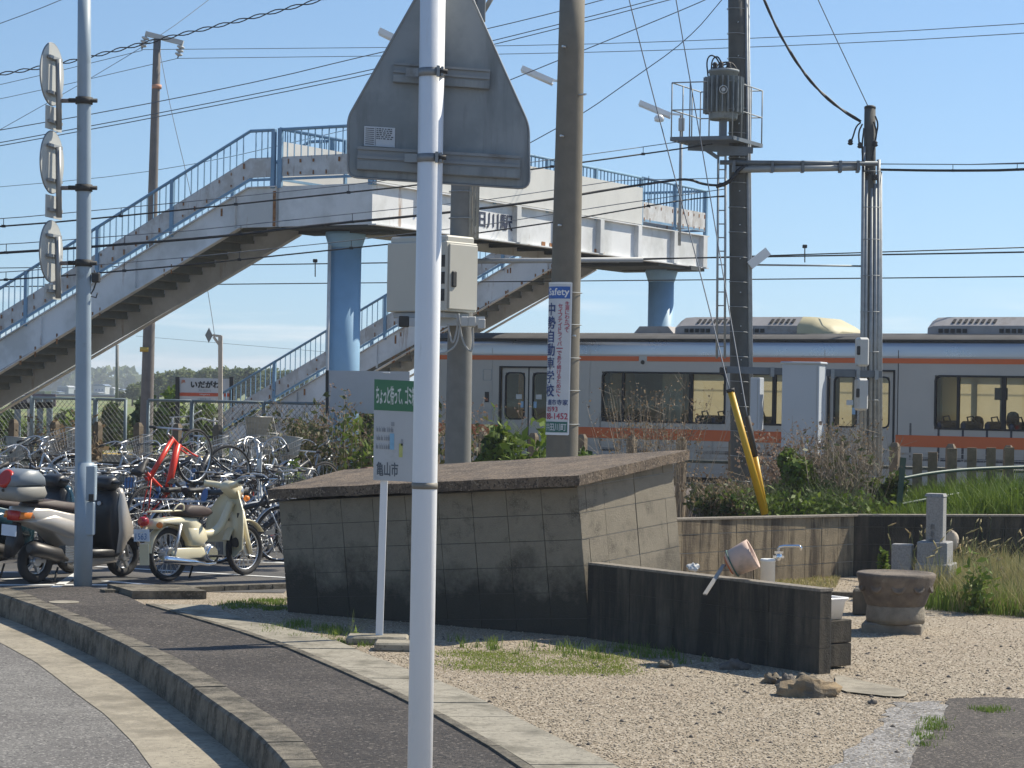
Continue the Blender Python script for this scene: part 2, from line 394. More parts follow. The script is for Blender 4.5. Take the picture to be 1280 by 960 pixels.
def offset(line, dist):
    out = []
    for i, p in enumerate(line):
        d = (line[min(i+1, len(line)-1)]-line[max(i-1, 0)]); d.z = 0; d.normalize(); nrm = Vector((-d.y, d.x, 0)); out.append(p+nrm*dist)
    return out
Ki = [nearest(p, Kin_f) for p in Ko]
# smooth the inner line by averaging
for _ in range(6): Ki = [Ki[0]]+[(Ki[i-1]+Ki[i]*2+Ki[i+1])/4 for i in range(1, len(Ki)-1)]+[Ki[-1]]
kerb = thing('kerb', 'curved weathered concrete kerb between the road gutter and the dark asphalt pavement', 'kerb', Ko[len(Ko)//2])
STEP = 6
for b0 in range(0, total-1, STEP):
    b1 = min(b0+STEP, total-1); mb = MB(); g = 0.006; rr = 0.02; jz = random.uniform(-.004, .004)
    rows = []
    for i in range(b0, b1+1):
        o = Ko[i].copy(); n_ = Ki[i].copy()
        if i == b0: o = o.lerp(Ko[i+1], g/0.1); n_ = n_.lerp(Ki[i+1], g/0.1)
        if i == b1: o = o.lerp(Ko[i-1], g/0.1); n_ = n_.lerp(Ki[i-1], g/0.1)
        d = (n_-o); d.z = 0; d.normalize(); z = ZK+jz
        rows.append([Vector((o.x-d.x*.02, o.y-d.y*.02, ZR-.05)), Vector((o.x, o.y, z-rr)), Vector((o.x+d.x*rr*.8, o.y+d.y*rr*.8, z)), Vector((n_.x, n_.y, z)), Vector((n_.x, n_.y, -0.1))])
    for r in rows: mb.v += [tuple(x) for x in r]
    for i in range(len(rows)-1):
        for k in range(4): mb.f.append((i*5+k, i*5+k+1, (i+1)*5+k+1, (i+1)*5+k)); mb.sm.append(False)
    mb.f += [(0, 1, 2, 3, 4), tuple((len(rows)-1)*5+k for k in (4, 3, 2, 1, 0))]; mb.sm += [False, False]
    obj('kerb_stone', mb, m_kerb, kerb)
# gutter (concrete) and road
Gt = gp([(-80, 775), (-20, 795), (0, 803), (44, 827), (70, 846.5), (100.6, 870.6), (131, 892.5), (166, 927.5), (190, 960), (215, 1000), (240, 1060)], ZR)
def strip(lo, hi, z):
    mb = MB(); N_ = 60; a = resample(lo, sum((p-q).length for p, q in zip(lo, lo[1:]))/N_); b = resample(hi, sum((p-q).length for p, q in zip(hi, hi[1:]))/N_)
    k = min(len(a), len(b))
    for i in range(k): mb.v += [(a[i].x, a[i].y, z), (b[i].x, b[i].y, z)]
    for i in range(k-1): mb.f.append((2*i, 2*i+2, 2*i+3, 2*i+1)); mb.sm.append(False)
    return mb
KoR = [Vector((p.x+0.03, p.y+.03, ZR)) for p in Ko]
gut_in = KoR+[Vector((KoR[-1].x+1.2, KoR[-1].y-3.5, ZR))]
gut_out = Gt+[Gt[-1]+Vector((0.6, -3.0, 0))]
struct('road_gutter', strip(gut_out, gut_in, ZR), m_gutter)
mb = MB(); ro = [Vector((p.x, p.y, ZR-.004)) for p in gut_out]; far = [Vector((p.x-14, p.y-2, ZR-.004)) for p in ro]
for a, b in zip(ro, far): mb.v += [tuple(a), tuple(b)]
for i in range(len(ro)-1): mb.f.append((2*i, 2*i+2, 2*i+3, 2*i+1)); mb.sm.append(False)
struct('road', mb, m_asph)
# trench the ground under the road: the gravel sheet stops at the kerb, so rebuild it from the kerb outwards
bpy.data.objects.remove(bpy.data.objects['ground'])
mb = MB()
nearline = [Vector((-60, 40, 0)), Vector((-40, 23.0, 0)), Vector((-12, 22.2, 0))]+[Vector((p.x, p.y, 0)) for p in Ki[::6]]+[Vector((3.2, 0, 0)), Vector((6, -14, 0)), Vector((14, -60, 0))]
farpts = []
for i, p in enumerate(nearline):
    t = i/(len(nearline)-1); farpts.append(RP(-75+t*150, 33.2, 0))
for a, b in zip(nearline, farpts): mb.v += [(a.x, a.y, -0.001), (b.x, b.y, -0.001)]
for i in range(len(nearline)-1): mb.f.append((2*i, 2*i+2, 2*i+3, 2*i+1)); mb.sm.append(False)
o = len(mb.v)
for q, z in ((33.2, -.001), (34.6, -.05), (35.6, -.72)):
    for a in (-75, 75): mb.v.append(tuple(RP(a, q, z)))
mb.f += [(o, o+1, o+3, o+2), (o+2, o+3, o+5, o+4)]; mb.sm += [False, False]
struct('ground', mb, m_gravel)
# road also swings round the corner in front of the parking area: base sheet below everything
struct('subsoil', MB().quad((-400, -300, -1.2), (400, -300, -1.2), (400, 60, -1.2), (-400, 60, -1.2)), m_gravel)
struct('far_road', MB().quad((-40, 22.9, ZR-.008), (-40, -60, ZR-.008), (20, -60, ZR-.008), (-2, 22.9, ZR-.008)), m_asph)
# pavement asphalt sheet and concrete edging strip
E_r = smoothline(gp([(262, 757), (300, 773), (345, 782), (413, 798), (449.5, 814), (508, 837), (554, 852.6), (617, 882), (685, 916), (730, 938.7), (776, 960), (850, 1010)], .03))
E_l = smoothline(gp([(182, 756), (205.6, 763), (262, 779), (324, 798), (363, 812), (415.6, 835), (458.6, 854), (509, 878), (572, 910), (651, 960), (720, 1010)], .03))
Kpts = resample(Kin_f, 0.25)
mb = MB(); Er = resample(E_r, 0.2)
Nn_ = 60
def at_t(line, t):
    d = [0]
    for a, b in zip(line, line[1:]): d.append(d[-1]+(b-a).length)
    s_ = t*d[-1]; i = 0
    while i < len(d)-2 and d[i+1] < s_: i += 1
    return line[i].lerp(line[i+1], (s_-d[i])/max(1e-6, d[i+1]-d[i]))
inner_edge = [G(20, 738, ZW), G(60, 734, ZW), G(110, 733, ZW), G(150, 741, ZW)]+E_l
for i in range(Nn_+1):
    a = at_t(Kin_f, i/Nn_); b = at_t(inner_edge, i/Nn_); mb.v += [(a.x, a.y, ZW), (b.x, b.y, ZW)]
for i in range(Nn_): mb.f.append((2*i, 2*i+2, 2*i+3, 2*i+1)); mb.sm.append(False)
struct('pavement', mb, m_walk)
edg = thing('concrete_edging', 'strip of pale concrete edging slabs between dark pavement and gravel', 'edging', G(450, 830, 0))
Lr = sum((p-q).length for p, q in zip(E_r, E_r[1:])); NS = int(Lr/0.60)
for i in range(NS):
    t0 = i/NS; t1 = (i+1)/NS-0.012/ (Lr/NS)/NS
    mb = MB(); z = 0.036+random.uniform(-.004, .004)
    q = [at_t(E_l, t0), at_t(E_r, t0), at_t(E_r, t1), at_t(E_l, t1)]
    # a narrow channel kerb on the pavement side, then the slab
    q[0] = q[0].lerp(q[1], .14); q[3] = q[3].lerp(q[2], .14)
    mb.prism([Vector((p.x, p.y, -.06)) for p in q], (0, 0, .06+z)); obj('slab', mb, m_conc, edg)
    if i % 2 == 0:
        t2 = min(1, (i+2)/NS-0.02/NS); a, b = at_t(E_l, t0), at_t(E_r, t0); c, d = at_t(E_l, t2), at_t(E_r, t2)
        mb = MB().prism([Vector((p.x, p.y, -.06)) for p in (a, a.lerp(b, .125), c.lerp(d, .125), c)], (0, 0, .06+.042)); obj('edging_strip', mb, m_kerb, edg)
# parking asphalt beyond the pavement
pk = [G(-260, 741, .004), G(150, 741, .004), G(362, 748, .004), G(362, 700, .004), RP(-3, 30.5, .004), RP(-40, 30.5, .004)]
pk = [Vector((-60, 22.9, .004)), G(34, 735, .004), G(150, 738, .004), G(355, 741, .004), G(390, 700, .004), Vector((-1.6, 31.5, .004)), RP(-60, 33, .004)]
struct('parking_asphalt', MB().add(pk, [tuple(range(len(pk)))]), m_park)
lines = thing('bay_markings', 'worn white painted bay lines on the parking asphalt around the scooters', 'road marking', G(150, 700, .008))
lines['kind'] = 'structure'
for (u0, v0, u1, v1, w_) in ((165, 731, -60, 731, .12), (0, 724, 60, 722, .10), (120, 708, 360, 722, .08), (150, 690, 400, 706, .08), (130, 726, 190, 731, .1), (100, 715, 60, 740, .10), (183, 686, 40, 676, .08), (326, 703, 392, 705, .07), (0, 715, 22, 715, .08)):
    a, b = G(u0, v0, .008), G(u1, v1, .008); obj('painted_line', MB().bar(a, b, w_, .002), m_white, lines)
# low kerb + flat slabs at the parking edge near the shed
ekerb = thing('parking_edge_kerb', 'low straight kerb strip between the parking asphalt and the gravel by the concrete shed', 'kerb', G(260, 740, 0))
for i in range(8):
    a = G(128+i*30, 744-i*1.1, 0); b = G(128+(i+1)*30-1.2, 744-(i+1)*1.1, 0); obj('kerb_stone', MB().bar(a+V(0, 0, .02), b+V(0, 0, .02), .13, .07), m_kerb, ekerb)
cov = thing('drain_cover_slab', 'thick flat concrete slab lying at the corner of the pavement by the scooters', 'concrete slab', G(200, 746, 0))
q = gp([(134, 740), (232, 741), (258, 749), (165, 749)], 0)
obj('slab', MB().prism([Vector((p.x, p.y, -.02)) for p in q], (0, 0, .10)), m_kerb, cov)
mh = obj('round_cover', MB().lathe(G(80, 753, ZW), [(.14, 0), (.14, .006)], 20), m_conc); tag(mh, 'small round concrete cover set in the dark pavement near the kerb', 'cover')
for (u, v, sx_, lab) in ((472, 804, .62, 'flat stone slab under the white post of the green sign'), (500, 812, .5, 'lower flat stone slab beside the foot of the green sign')):
    c = G(u, v, .0); tag(obj('flat_stone', MB().rbox(c+V(0, 0, .03), (sx_*.8, .28, .07), r=.015), m_conc), lab, 'stone slab')
# asphalt patch and worn white area at the lower right
m_patch = mat('patch_asphalt', (0.078, 0.066, 0.056), 0.95, var=0.5, scale=60, bump=0.8, bscale=80, second=(0.16, 0.14, 0.11), secscale=2.0, secpos=(.55, .75), speck=((.20, .17, .14), 70, .18))
m_worn = mat('worn_patch', (0.27, 0.255, 0.24), 0.9, var=0.25, scale=30, bump=0.5, bscale=90, second=(0.15, 0.14, 0.128), secscale=3.5, speck=((.45, .43, .40), 75, .2, (.1, .09, .08), .25))
def blob(pts, z, k=0.06, up=3):
    q = smoothline(gp(pts+[pts[0]], z), up); q = [p+Vector((random.uniform(-k, k), random.uniform(-k, k), 0)) for p in q[:-1]]; return MB().add(q, [tuple(range(len(q)))])
struct('asphalt_patch', blob([(1185, 873), (1235, 871), (1320, 874), (1380, 1000), (1130, 1000), (1140, 940), (1182, 900)], .006, .015), m_patch)
struct('worn_surface_patch', blob([(1115, 878), (1180, 876), (1190, 890), (1150, 940), (1140, 1000), (980, 1000), (1060, 940), (1100, 905)], .003, .055), m_worn)
struct('concrete_apron', blob([(1045, 843), (1075, 850), (1135, 862), (1132, 872), (1090, 868), (1040, 862)], .012, .01, 2), m_gutter)
# loose stones all over the gravel: too many to count
m_stone = mat('gravel_stone', (0.46, 0.38, 0.26), 0.9, var=0.2, scale=30, island=[(0.49, 0.41, 0.30), (0.27, 0.22, 0.155), (0.42, 0.35, 0.255), (0.14, 0.12, 0.095), (0.36, 0.285, 0.20), (0.58, 0.51, 0.41)])
def stones(N_, sampler, s0, s1, m, name, z=0.0):
    c = sampler(N_); c[:, 2] += z; s = RNG.uniform(s0, s1, len(c))**1.0; n_ = len(c)
    base = np.array([[1, 0, 0], [0, 1, 0], [-1, 0, 0], [0, -1, 0], [0, 0, .7], [0, 0, -.5]], dtype=float)
    jit = RNG.uniform(.6, 1.25, (n_, 6, 1)); th = RNG.uniform(0, 6.28, n_); R_ = np.zeros((n_, 3, 3)); R_[:, 0, 0] = np.cos(th); R_[:, 0, 1] = -np.sin(th); R_[:, 1, 0] = np.sin(th); R_[:, 1, 1] = np.cos(th); R_[:, 2, 2] = 1
    v = np.einsum('nij,nkj->nki', R_, base*jit)*s[:, None, None]+c[:, None, :]
    f = np.array([(0, 1, 4), (1, 2, 4), (2, 3, 4), (3, 0, 4), (1, 0, 5), (2, 1, 5), (3, 2, 5), (0, 3, 5)])
    F_ = (np.arange(n_)[:, None, None]*6+f[None]).reshape(-1, 3); o = npmesh(name, v.reshape(-1, 3), F_, m); o['kind'] = 'stuff'; return o
def inpoly(x, y, poly):
    c = np.zeros(len(x), bool); j = len(poly)-1
    for i in range(len(poly)):
        xi, yi, xj, yj = poly[i][0], poly[i][1], poly[j][0], poly[j][1]
        c ^= ((yi > y) != (yj > y)) & (x < (xj-xi)*(y-yi)/(yj-yi+1e-12)+xi); j = i
    return c
gravel_poly = [(p.x, p.y) for p in E_r[::4]]+[(4.5, 8), (9, 16), (8, 25), (3.5, 25.4), (2, 23.6), (0.7, 19), (-2.2, 20.8), (-3.4, 22)]
def samp(poly, dens=None):
    xs = [p[0] for p in poly]; ys = [p[1] for p in poly]
    def f(N_):
        out = []; k = 0
        while k < N_:
            x = RNG.uniform(min(xs), max(xs), N_*2); y = RNG.uniform(min(ys), max(ys), N_*2); m = inpoly(x, y, poly)
            if dens is not None: m &= RNG.uniform(0, 1, len(x)) < dens(x, y)
            out.append(np.stack([x[m], y[m]], 1)); k += m.sum()
        p = np.concatenate(out)[:N_]; return np.concatenate([p, np.zeros((N_, 1))], 1)
    return f
near = samp(gravel_poly, lambda x, y: np.clip((22-y)/10, .12, 1))
tag(stones(70000, near, .003, .0115, m_stone, 'gravel_stones'), 'pale crushed gravel covering the yard in front of the low wall', 'gravel')
m_dstone = mat('dark_stone', (0.12, 0.105, 0.09), 0.9, var=0.3, scale=20)
tag(stones(700, near, .008, .026, m_dstone, 'dark_stones'), 'scattered dark pebbles lying on the pale gravel', 'pebbles')
# grass growing in the gravel
m_grass = mat('grass', (0.14, 0.22, 0.03), 0.8, var=0.3, scale=5, trans=0.35, island=[(0.10, 0.17, 0.025), (0.17, 0.26, 0.04), (0.22, 0.25, 0.07)])
m_moss = mat('lime_grass', (0.24, 0.30, 0.05), 0.85, var=0.3, scale=5, trans=0.3, island=[(0.18, 0.25, 0.04), (0.27, 0.33, 0.06), (0.33, 0.34, 0.10)])
m_dry = mat('dry_grass', (0.42, 0.34, 0.16), 0.85, var=0.2, scale=5, trans=0.3, island=[(0.45, 0.37, 0.20), (0.30, 0.27, 0.11), (0.24, 0.27, 0.08), (0.52, 0.43, 0.26)])
def grasspatch(name, pix, N_, h0, h1, wd, m, label, clump=None, lean=.4):
    poly = [tuple(G(u, v, 0))[:2] for u, v in pix]; c = samp(poly)(N_)
    if clump:
        k = max(3, N_//clump[0]); cc = samp(poly)(k); c = cc[RNG.integers(0, k, N_)]+np.concatenate([RNG.normal(0, clump[1], (N_, 2)), np.zeros((N_, 1))], 1)
    v, f = blades(c, RNG.uniform(h0, h1, N_), wd, lean); o = npmesh(name, v, f, m); return stuff(o, label, 'grass')
grasspatch('grass', [(540, 815), (650, 812), (790, 822), (770, 842), (640, 842), (560, 834)], 9000, .004, .018, .007, m_moss, 'thin flat bright green grass on the gravel in front of the shed', (130, .11))
grasspatch('grass', [(300, 790), (380, 775), (500, 803), (470, 815), (400, 806)], 1200, .02, .07, .006, m_grass, 'sparse grass tufts at the edge of the concrete slabs near the green sign post', (40, .05))
grasspatch('grass', [(265, 752), (360, 750), (365, 763), (290, 762)], 1500, .01, .04, .008, m_grass, 'low grass left of the shed beside the slab corner', (40, .06))
grasspatch('grass', [(560, 800), (830, 812), (900, 832), (800, 828), (560, 812)], 900, .02, .09, .007, m_grass, 'weeds along the shaded foot of the concrete block walls', (18, .03))
grasspatch('grass', [(1170, 895), (1190, 895), (1165, 930), (1145, 935)], 500, .01, .05, .006, m_grass, 'small green tufts at the edge of the dark asphalt patch', (60, .04))
grasspatch('grass', [(1222, 880), (1250, 880), (1255, 898), (1225, 898)], 300, .01, .05, .006, m_grass, 'lone tuft of grass growing on the dark asphalt patch', (80, .04))
grasspatch('grass', [(920, 722), (1050, 722), (1045, 735), (950, 735)], 2500, .01, .05, .012, m_dry, 'pale dry grass on the ground in front of the sunlit back wall')
# ================================================================== CONCRETE BLOCK SHED, WALLS, BASINS
m_block = mat('concrete_block', (0.25, 0.218, 0.165), 0.93, var=0.12, scale=9, bump=0.5, bscale=70, dirt=(0.10, 0.084, 0.062), dirtscale=2.6, dirtamt=0.42, low=((.042, .037, .028), .46), speck=((.25, .22, .165), 130, .25))
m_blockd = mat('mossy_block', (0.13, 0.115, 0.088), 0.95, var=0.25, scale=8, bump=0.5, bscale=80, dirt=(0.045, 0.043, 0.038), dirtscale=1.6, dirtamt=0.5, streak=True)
m_lowblock = mat('stained_shaded_block', (0.092, 0.078, 0.058), 0.95, var=0.25, scale=8, bump=0.6, bscale=60, dirt=(0.032, 0.028, 0.022), dirtscale=4.5, dirtamt=0.54, streak=True)
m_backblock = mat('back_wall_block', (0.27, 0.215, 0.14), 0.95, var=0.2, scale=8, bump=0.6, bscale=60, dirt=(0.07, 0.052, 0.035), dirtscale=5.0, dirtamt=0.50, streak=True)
m_mortar = mat('mortar', (0.34, 0.32, 0.28), 0.95, var=0.15, scale=20)
m_mortard = mat('dark_mortar', (0.09, 0.085, 0.075), 0.95, var=0.15, scale=20)
m_slabtop = mat('roof_concrete', (0.20, 0.150, 0.105), 0.95, var=0.2, scale=9, bump=1.0, bscale=45, dirt=(0.10, 0.078, 0.06), dirtscale=3.0, dirtamt=0.5, speck=((.27, .215, .16), 75, .16, (.08, .062, .048), .22))
def rowwall(parent, O, U, Wv, Nn, widths, heights, topf, m, gap=.006, thick=.12, dark=None, lowmat=None, mort=None):
    """stack-bond block wall. O lower-left outer corner; U along, Wv up, Nn outward; topf(s) gives wall height at s"""
    O = Vector(O); s = 0; g = gap/2
    for wd in widths:
        h = 0
        for k, hh in enumerate(heights):
            t0 = min(h+hh, topf(s)) ; t1 = min(h+hh, topf(s+wd))
            if t0-h > .03 or t1-h > .03:
                t0 = max(t0, h+.012); t1 = max(t1, h+.012)
                pr = random.uniform(-.003, .003)
                a = O+U*(s+g)+Wv*(h+g)+Nn*pr; b = O+U*(s+wd-g)+Wv*(h+g)+Nn*pr; c = O+U*(s+wd-g)+Wv*(t1-g)+Nn*pr; d = O+U*(s+g)+Wv*(t0-g)+Nn*pr
                mm = lowmat if (lowmat is not None and k < lowmat[1]) else None
                obj('concrete_block', MB().prism([a, b, c, d], -Nn*(thick-.02)), mm[0] if False else (lowmat[0] if mm else m), parent)
            h += hh
        s += wd
    S = sum(widths)
    a = O-Nn*.007; q = [a+U*.008+Wv*0.01, a+U*(S-.008)+Wv*0.01, a+U*(S-.008)+Wv*(topf(S)-.008), a+U*.008+Wv*(topf(0)-.008)]
    obj('mortar_core', MB().prism(q, -Nn*(thick-.014)), mort or m_mortar, parent)
C0 = G(737, 797, 0); CL = G(362, 765, 0)
S0 = 2800/C0.y
uh = (C0-CL); uh.z = 0; Lf = uh.length; uh.normalize()
vh = Vector((.60, .80, 0)).normalized()
TU = .078; TV = .068
U_ = (uh+V(0, 0, TU)).normalized(); V_ = (vh+V(0, 0, TV)).normalized(); Wn = U_.cross(V_).normalized()
if Wn.z < 0: Wn = -Wn
Nf = Wn.cross(U_).normalized()
if Nf.y > 0: Nf = -Nf
Ns = V_.cross(Wn).normalized()
if Ns.x < 0: Ns = -Ns
CLf = C0-U_*Lf
shed = thing('concrete_block_shed', 'tilted low grey concrete block shed with a sloping cast concrete slab roof', 'shed', (C0+CL)/2)
# underside of the roof slab, pixel surveyed
def hgt(u, v, Z, O): return (P(u, v, Z)-O).dot(Wn)
topR = hgt(724, 606, C0.y, C0)+.006; topL = topR-.02
drop = -.12
hs = [.222+.0]+[.222]*6
wl = [.355]*8; wl.append(Lf-sum(wl))
offz = -0.10
rowwall(shed, CLf+Wn*offz, U_, Wn, Nf, wl, [.262, .222, .222, .222, .222, .222, .222, .222], lambda s: (topL+(topR-topL)*s/Lf)-offz, m_block, thick=.12, mort=m_mortard)
Le = 1.37
we = [.11, .27, .47, .47, .17]
topB = topR+.112
rowwall(shed, C0+Wn*offz+V_*.002, V_, Wn, Ns, we, [.262, .222, .222, .222, .222, .222, .222, .222], lambda s: (topR+(topB-topR)*s/1.49)-offz, m_block, thick=.12)
# back and left walls
mb = MB(); b0 = C0+V_*1.37; a0 = CLf+V_*1.37
mb.prism([a0+Wn*offz, b0+Wn*offz-U_*.14, b0+Wn*(topB-.0)-U_*.14, a0+Wn*(topL)], V_*.12); obj('rear_wall', mb, m_block, shed)
mb = MB(); mb.prism([CLf+Wn*offz+V_*.13, a0+Wn*offz, a0+Wn*topL, CLf+Wn*topL+V_*.13], U_*.1); obj('side_wall', mb, m_block, shed)
# roof slab
fl = P(333.5, 611.5, CLf.y-.08); fr = P(724, 593, C0.y-.21); br = P(862, 561.5, C0.y+1.24); bl = P(446, 583.5, 0)if False else None
Zbl = CLf.y+1.38; bl = P(430, 586, Zbl)
bm_ = [fl, fr, br, bl]
th = .088; seg = 10; mb = MB(); nv = 0
nrm = (fr-fl).cross(bl-fl).normalized()
if nrm.z < 0: nrm = -nrm
def bil(s, t): return fl.lerp(fr, s).lerp(bl.lerp(br, s), t)
nx, ny = 40, 14
def edgej(s, t):
    p = bil(s, t); e = min(s, 1-s, t, 1-t)
    return p+nrm*(math.sin(s*37+t*11)*.002+math.sin(t*23+s*5)*.0015-(0.006 if e < .01 else 0))
top = [[edgej(i/nx, j/ny) for i in range(nx+1)] for j in range(ny+1)]
for j in range(ny+1): mb.v += [tuple(p) for p in top[j]]
for j in range(ny):
    for i in range(nx): mb.f.append((j*(nx+1)+i, j*(nx+1)+i+1, (j+1)*(nx+1)+i+1, (j+1)*(nx+1)+i)); mb.sm.append(False)
per = [(i, 0) for i in range(nx)]+[(nx, j) for j in range(ny)]+[(nx-i, ny) for i in range(nx)]+[(0, ny-j) for j in range(ny)]
o = len(mb.v)
for k, (i, j) in enumerate(per): mb.v.append(tuple(top[j][i]-Wn*(th+math.sin(k*1.7)*.003)+ (bil(.5, .5)-top[j][i])*0.004))
for k, (i, j) in enumerate(per):
    k2 = (k+1) % len(per); i2, j2 = per[k2]; mb.f.append((j*(nx+1)+i, o+k, o+k2, j2*(nx+1)+i2)); mb.sm.append(False)
mb.f.append(tuple(range(o, o+len(per)))[::-1]); mb.sm.append(False)
obj('roof_slab', mb, m_slabtop, shed)
# low wall running towards the camera
D0 = P(735, 708, C0.y-.02); D0.z = 0; D1 = G(1024, 843, 0); uw = (D1-D0); uw.z = 0; Lw = uw.length; uw.normalize()
Nw = Vector((-uw.y, uw.x, 0)); Nw = Nw if Nw.y < 0 else -Nw
lw = thing('low_block_wall', 'low dark stained concrete block wall running from the shed to the small pillar', 'wall', (D0+D1)/2)
nW = 5
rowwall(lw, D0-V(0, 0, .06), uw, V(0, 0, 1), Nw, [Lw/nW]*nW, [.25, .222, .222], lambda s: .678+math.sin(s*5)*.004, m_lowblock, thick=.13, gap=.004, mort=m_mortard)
m_cap = mat('weathered_cap', (0.24, 0.21, 0.17), 0.95, var=0.3, scale=30, bump=0.6, bscale=60)
obj('coping', MB().prism([D0-V(0, 0, 0)+V(0, 0, .613), D1+V(0, 0, .613), D1+V(0, 0, .634), D0+V(0, 0, .634)], -Nw*.131), m_cap, lw)
# pillar beside its end
pil = thing('block_pillar', 'two stacked dark concrete blocks standing at the end of the low wall under the white basin', 'pillar', G(1040, 845, 0))
pc = Vector((P(1036, 800, D1.y+.42).x, D1.y+.42, 0))
for k in range(2): obj('concrete_block', MB().rbox(pc+V(0, 0, .02+.178*k+.085), (.19, .30, .172), X=uw, r=.006), m_lowblock, pil)
m_porc = mat('white_porcelain', (0.78, 0.76, 0.72), 0.25, var=0.04, scale=4, dirt=(0.4, 0.36, 0.3), dirtscale=6, dirtamt=.3)
bc = pc+V(-.03, 0, .375)
mb = MB(); rimo = .17
def ringrect(w_, d_, z, r=.04, c=bc):
    out = []
    for qx, qy, a0 in ((1, 1, 0), (-1, 1, 90), (-1, -1, 180), (1, -1, 270)):
        for k in range(4):
            a = math.radians(a0+k*30); out.append(c+uw*(qx*(w_/2-r)+math.cos(a)*r)+Nw*-1*(qy*(d_/2-r)+math.sin(a)*r)+V(0, 0, z))
    return out
rings = [ringrect(.18, .22, 0), ringrect(.21, .26, .13), ringrect(.245, .30, .15), ringrect(.245, .30, .163), ringrect(.21, .26, .158), ringrect(.17, .22, .05)]
for r_ in rings: mb.v += [tuple(p) for p in r_]
for i in range(5):
    for k in range(16): mb.f.append((i*16+k, i*16+(k+1) % 16, (i+1)*16+(k+1) % 16, (i+1)*16+k)); mb.sm.append(True)
mb.f += [tuple(range(16))[::-1], tuple(80+k for k in range(16))]; mb.sm += [False]*2
tag(obj('white_basin', mb, m_porc), 'small white glazed basin on top of the block pillar', 'basin')
# back retaining wall
B0 = P(862, 650, 23.9); B1 = P(1068, 644.5, 25.9); B2 = P(1330, 646.8, 26.2)
B0 = B0+(B0-B1)*.25
for b in (B0, B1, B2): b.z = 0
bw = thing('retaining_wall', 'low brown stained block retaining wall behind the tap, turning a corner into shade', 'wall', B1)
def seg_(a, b, m, par, bwid, zt0, zt1, nn=None, mort=None, flip=False):
    u = (b-a); L_ = u.length; u.normalize(); N_ = Vector((u.y, -u.x, 0)); k = max(1, round(L_/bwid))
    rowwall(par, a-V(0, 0, .1), u, V(0, 0, 1), N_, [L_/k]*k, [.27, .20, .20, .20], lambda s: .1+zt0+(zt1-zt0)*s/L_, m, gap=.008, thick=.15, mort=mort)
seg_(B0, B1, m_backblock, bw, .30, .735, .69, mort=m_mortar)
seg_(B1, B2, m_lowblock, bw, .36, .69, .71, mort=m_mortard)  # leg turned from the sun: its shade is put into darker block and mortar
obj('coping', MB().bar(B0+V(-.05, .07, .742), B1+V(0, .07, .70), .17, .02), m_cap, bw)
obj('coping', MB().bar(B1+V(0, .077, .70), B2+V(0, .077, .72), .17, .02), m_cap, bw)
# raised earth behind the retaining wall
m_soil = mat('bank_soil', (0.15, 0.12, 0.075), 0.95, var=0.4, scale=6, bump=0.8, bscale=14, second=(0.10, 0.13, 0.04), secscale=1.2)
bank = [B0+V(-1.5, .3, .55), B1+V(0, .15, .62), B2+V(0, .15, .64), V(14, 26.3, .6), V(14, 27.5, .5), RP(8, 31.5, .15), RP(-0, 32.6, 0), RP(-8, 32.6, -.02), V(-1.5, 27.5, .03), V(-.8, 24.6, .05)]
mb = MB(); c = Vector((4, 27.8, .52)); mb.v = [tuple(c)]+[tuple(p) for p in bank]
for i in range(len(bank)): mb.f.append((0, 1+i, 1+(i+1) % len(bank))); mb.sm.append(True)
struct('earth_bank', mb, m_soil)
# drain channel in front of retaining wall
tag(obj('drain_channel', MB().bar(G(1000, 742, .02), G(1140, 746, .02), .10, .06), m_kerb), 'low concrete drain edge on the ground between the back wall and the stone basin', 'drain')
# stone water basin
m_sbasin = mat('weathered_stone', (0.19, 0.155, 0.12), 0.9, var=0.3, scale=10, bump=0.7, bscale=40, second=(0.10, 0.085, 0.075), secscale=3, secpos=(.4, .6), dirt=(0.36, 0.33, 0.28), dirtscale=4, dirtamt=.33)
m_ped = mat('pedestal_stone', (0.27, 0.235, 0.18), 0.9, var=0.25, scale=12, bump=0.6, bscale=40, dirt=(0.14, 0.12, 0.1), dirtscale=3, dirtamt=.4)
sb = thing('stone_water_basin', 'round weathered stone water basin on a short drum pedestal and square plinth', 'stone basin', G(1118, 790, 0))
sc_ = G(1119, 789, 0)
obj('bowl', MB().lathe(sc_+V(0, 0, .245), [(.235, -.03), (.262, .0), (.305, .12), (.345, .235), (.350, .262), (.338, .275), (.30, .277), (.285, .266), (.15, .264), (.02, .263)], 30), m_sbasin, sb)
mb = MB()
for k in range(10):
    a = k/10*6.283+.2; p = sc_+V(math.cos(a)*.315, math.sin(a)*.315, .245+.17); d = Vector((math.cos(a), math.sin(a), .28)).normalized()
    obj('carved_boss', MB().lathe(p-d*.012, [(.066, 0), (.06, .012), (.045, .018), (.035, .010)], 10, ax=d), m_sbasin, sb)

obj('pedestal', MB().lathe(sc_+V(0, 0, .08), [(.255, 0), (.26, .05), (.25, .16), (.245, .167)], 26), m_ped, sb)
obj('plinth', MB().rbox(sc_+V(-.02, 0, .035), (.52, .44, .095), X=(1, -.25, 0), r=.012), m_ped, sb)
tag(obj('flat_stone', MB().rbox(G(1085, 770, .0)+V(0, .2, .12), (.22, .3, .25), X=(1, -.2, 0), r=.02), m_blockd), 'dark square block standing behind the white basin beside the stone pedestal', 'stone block')
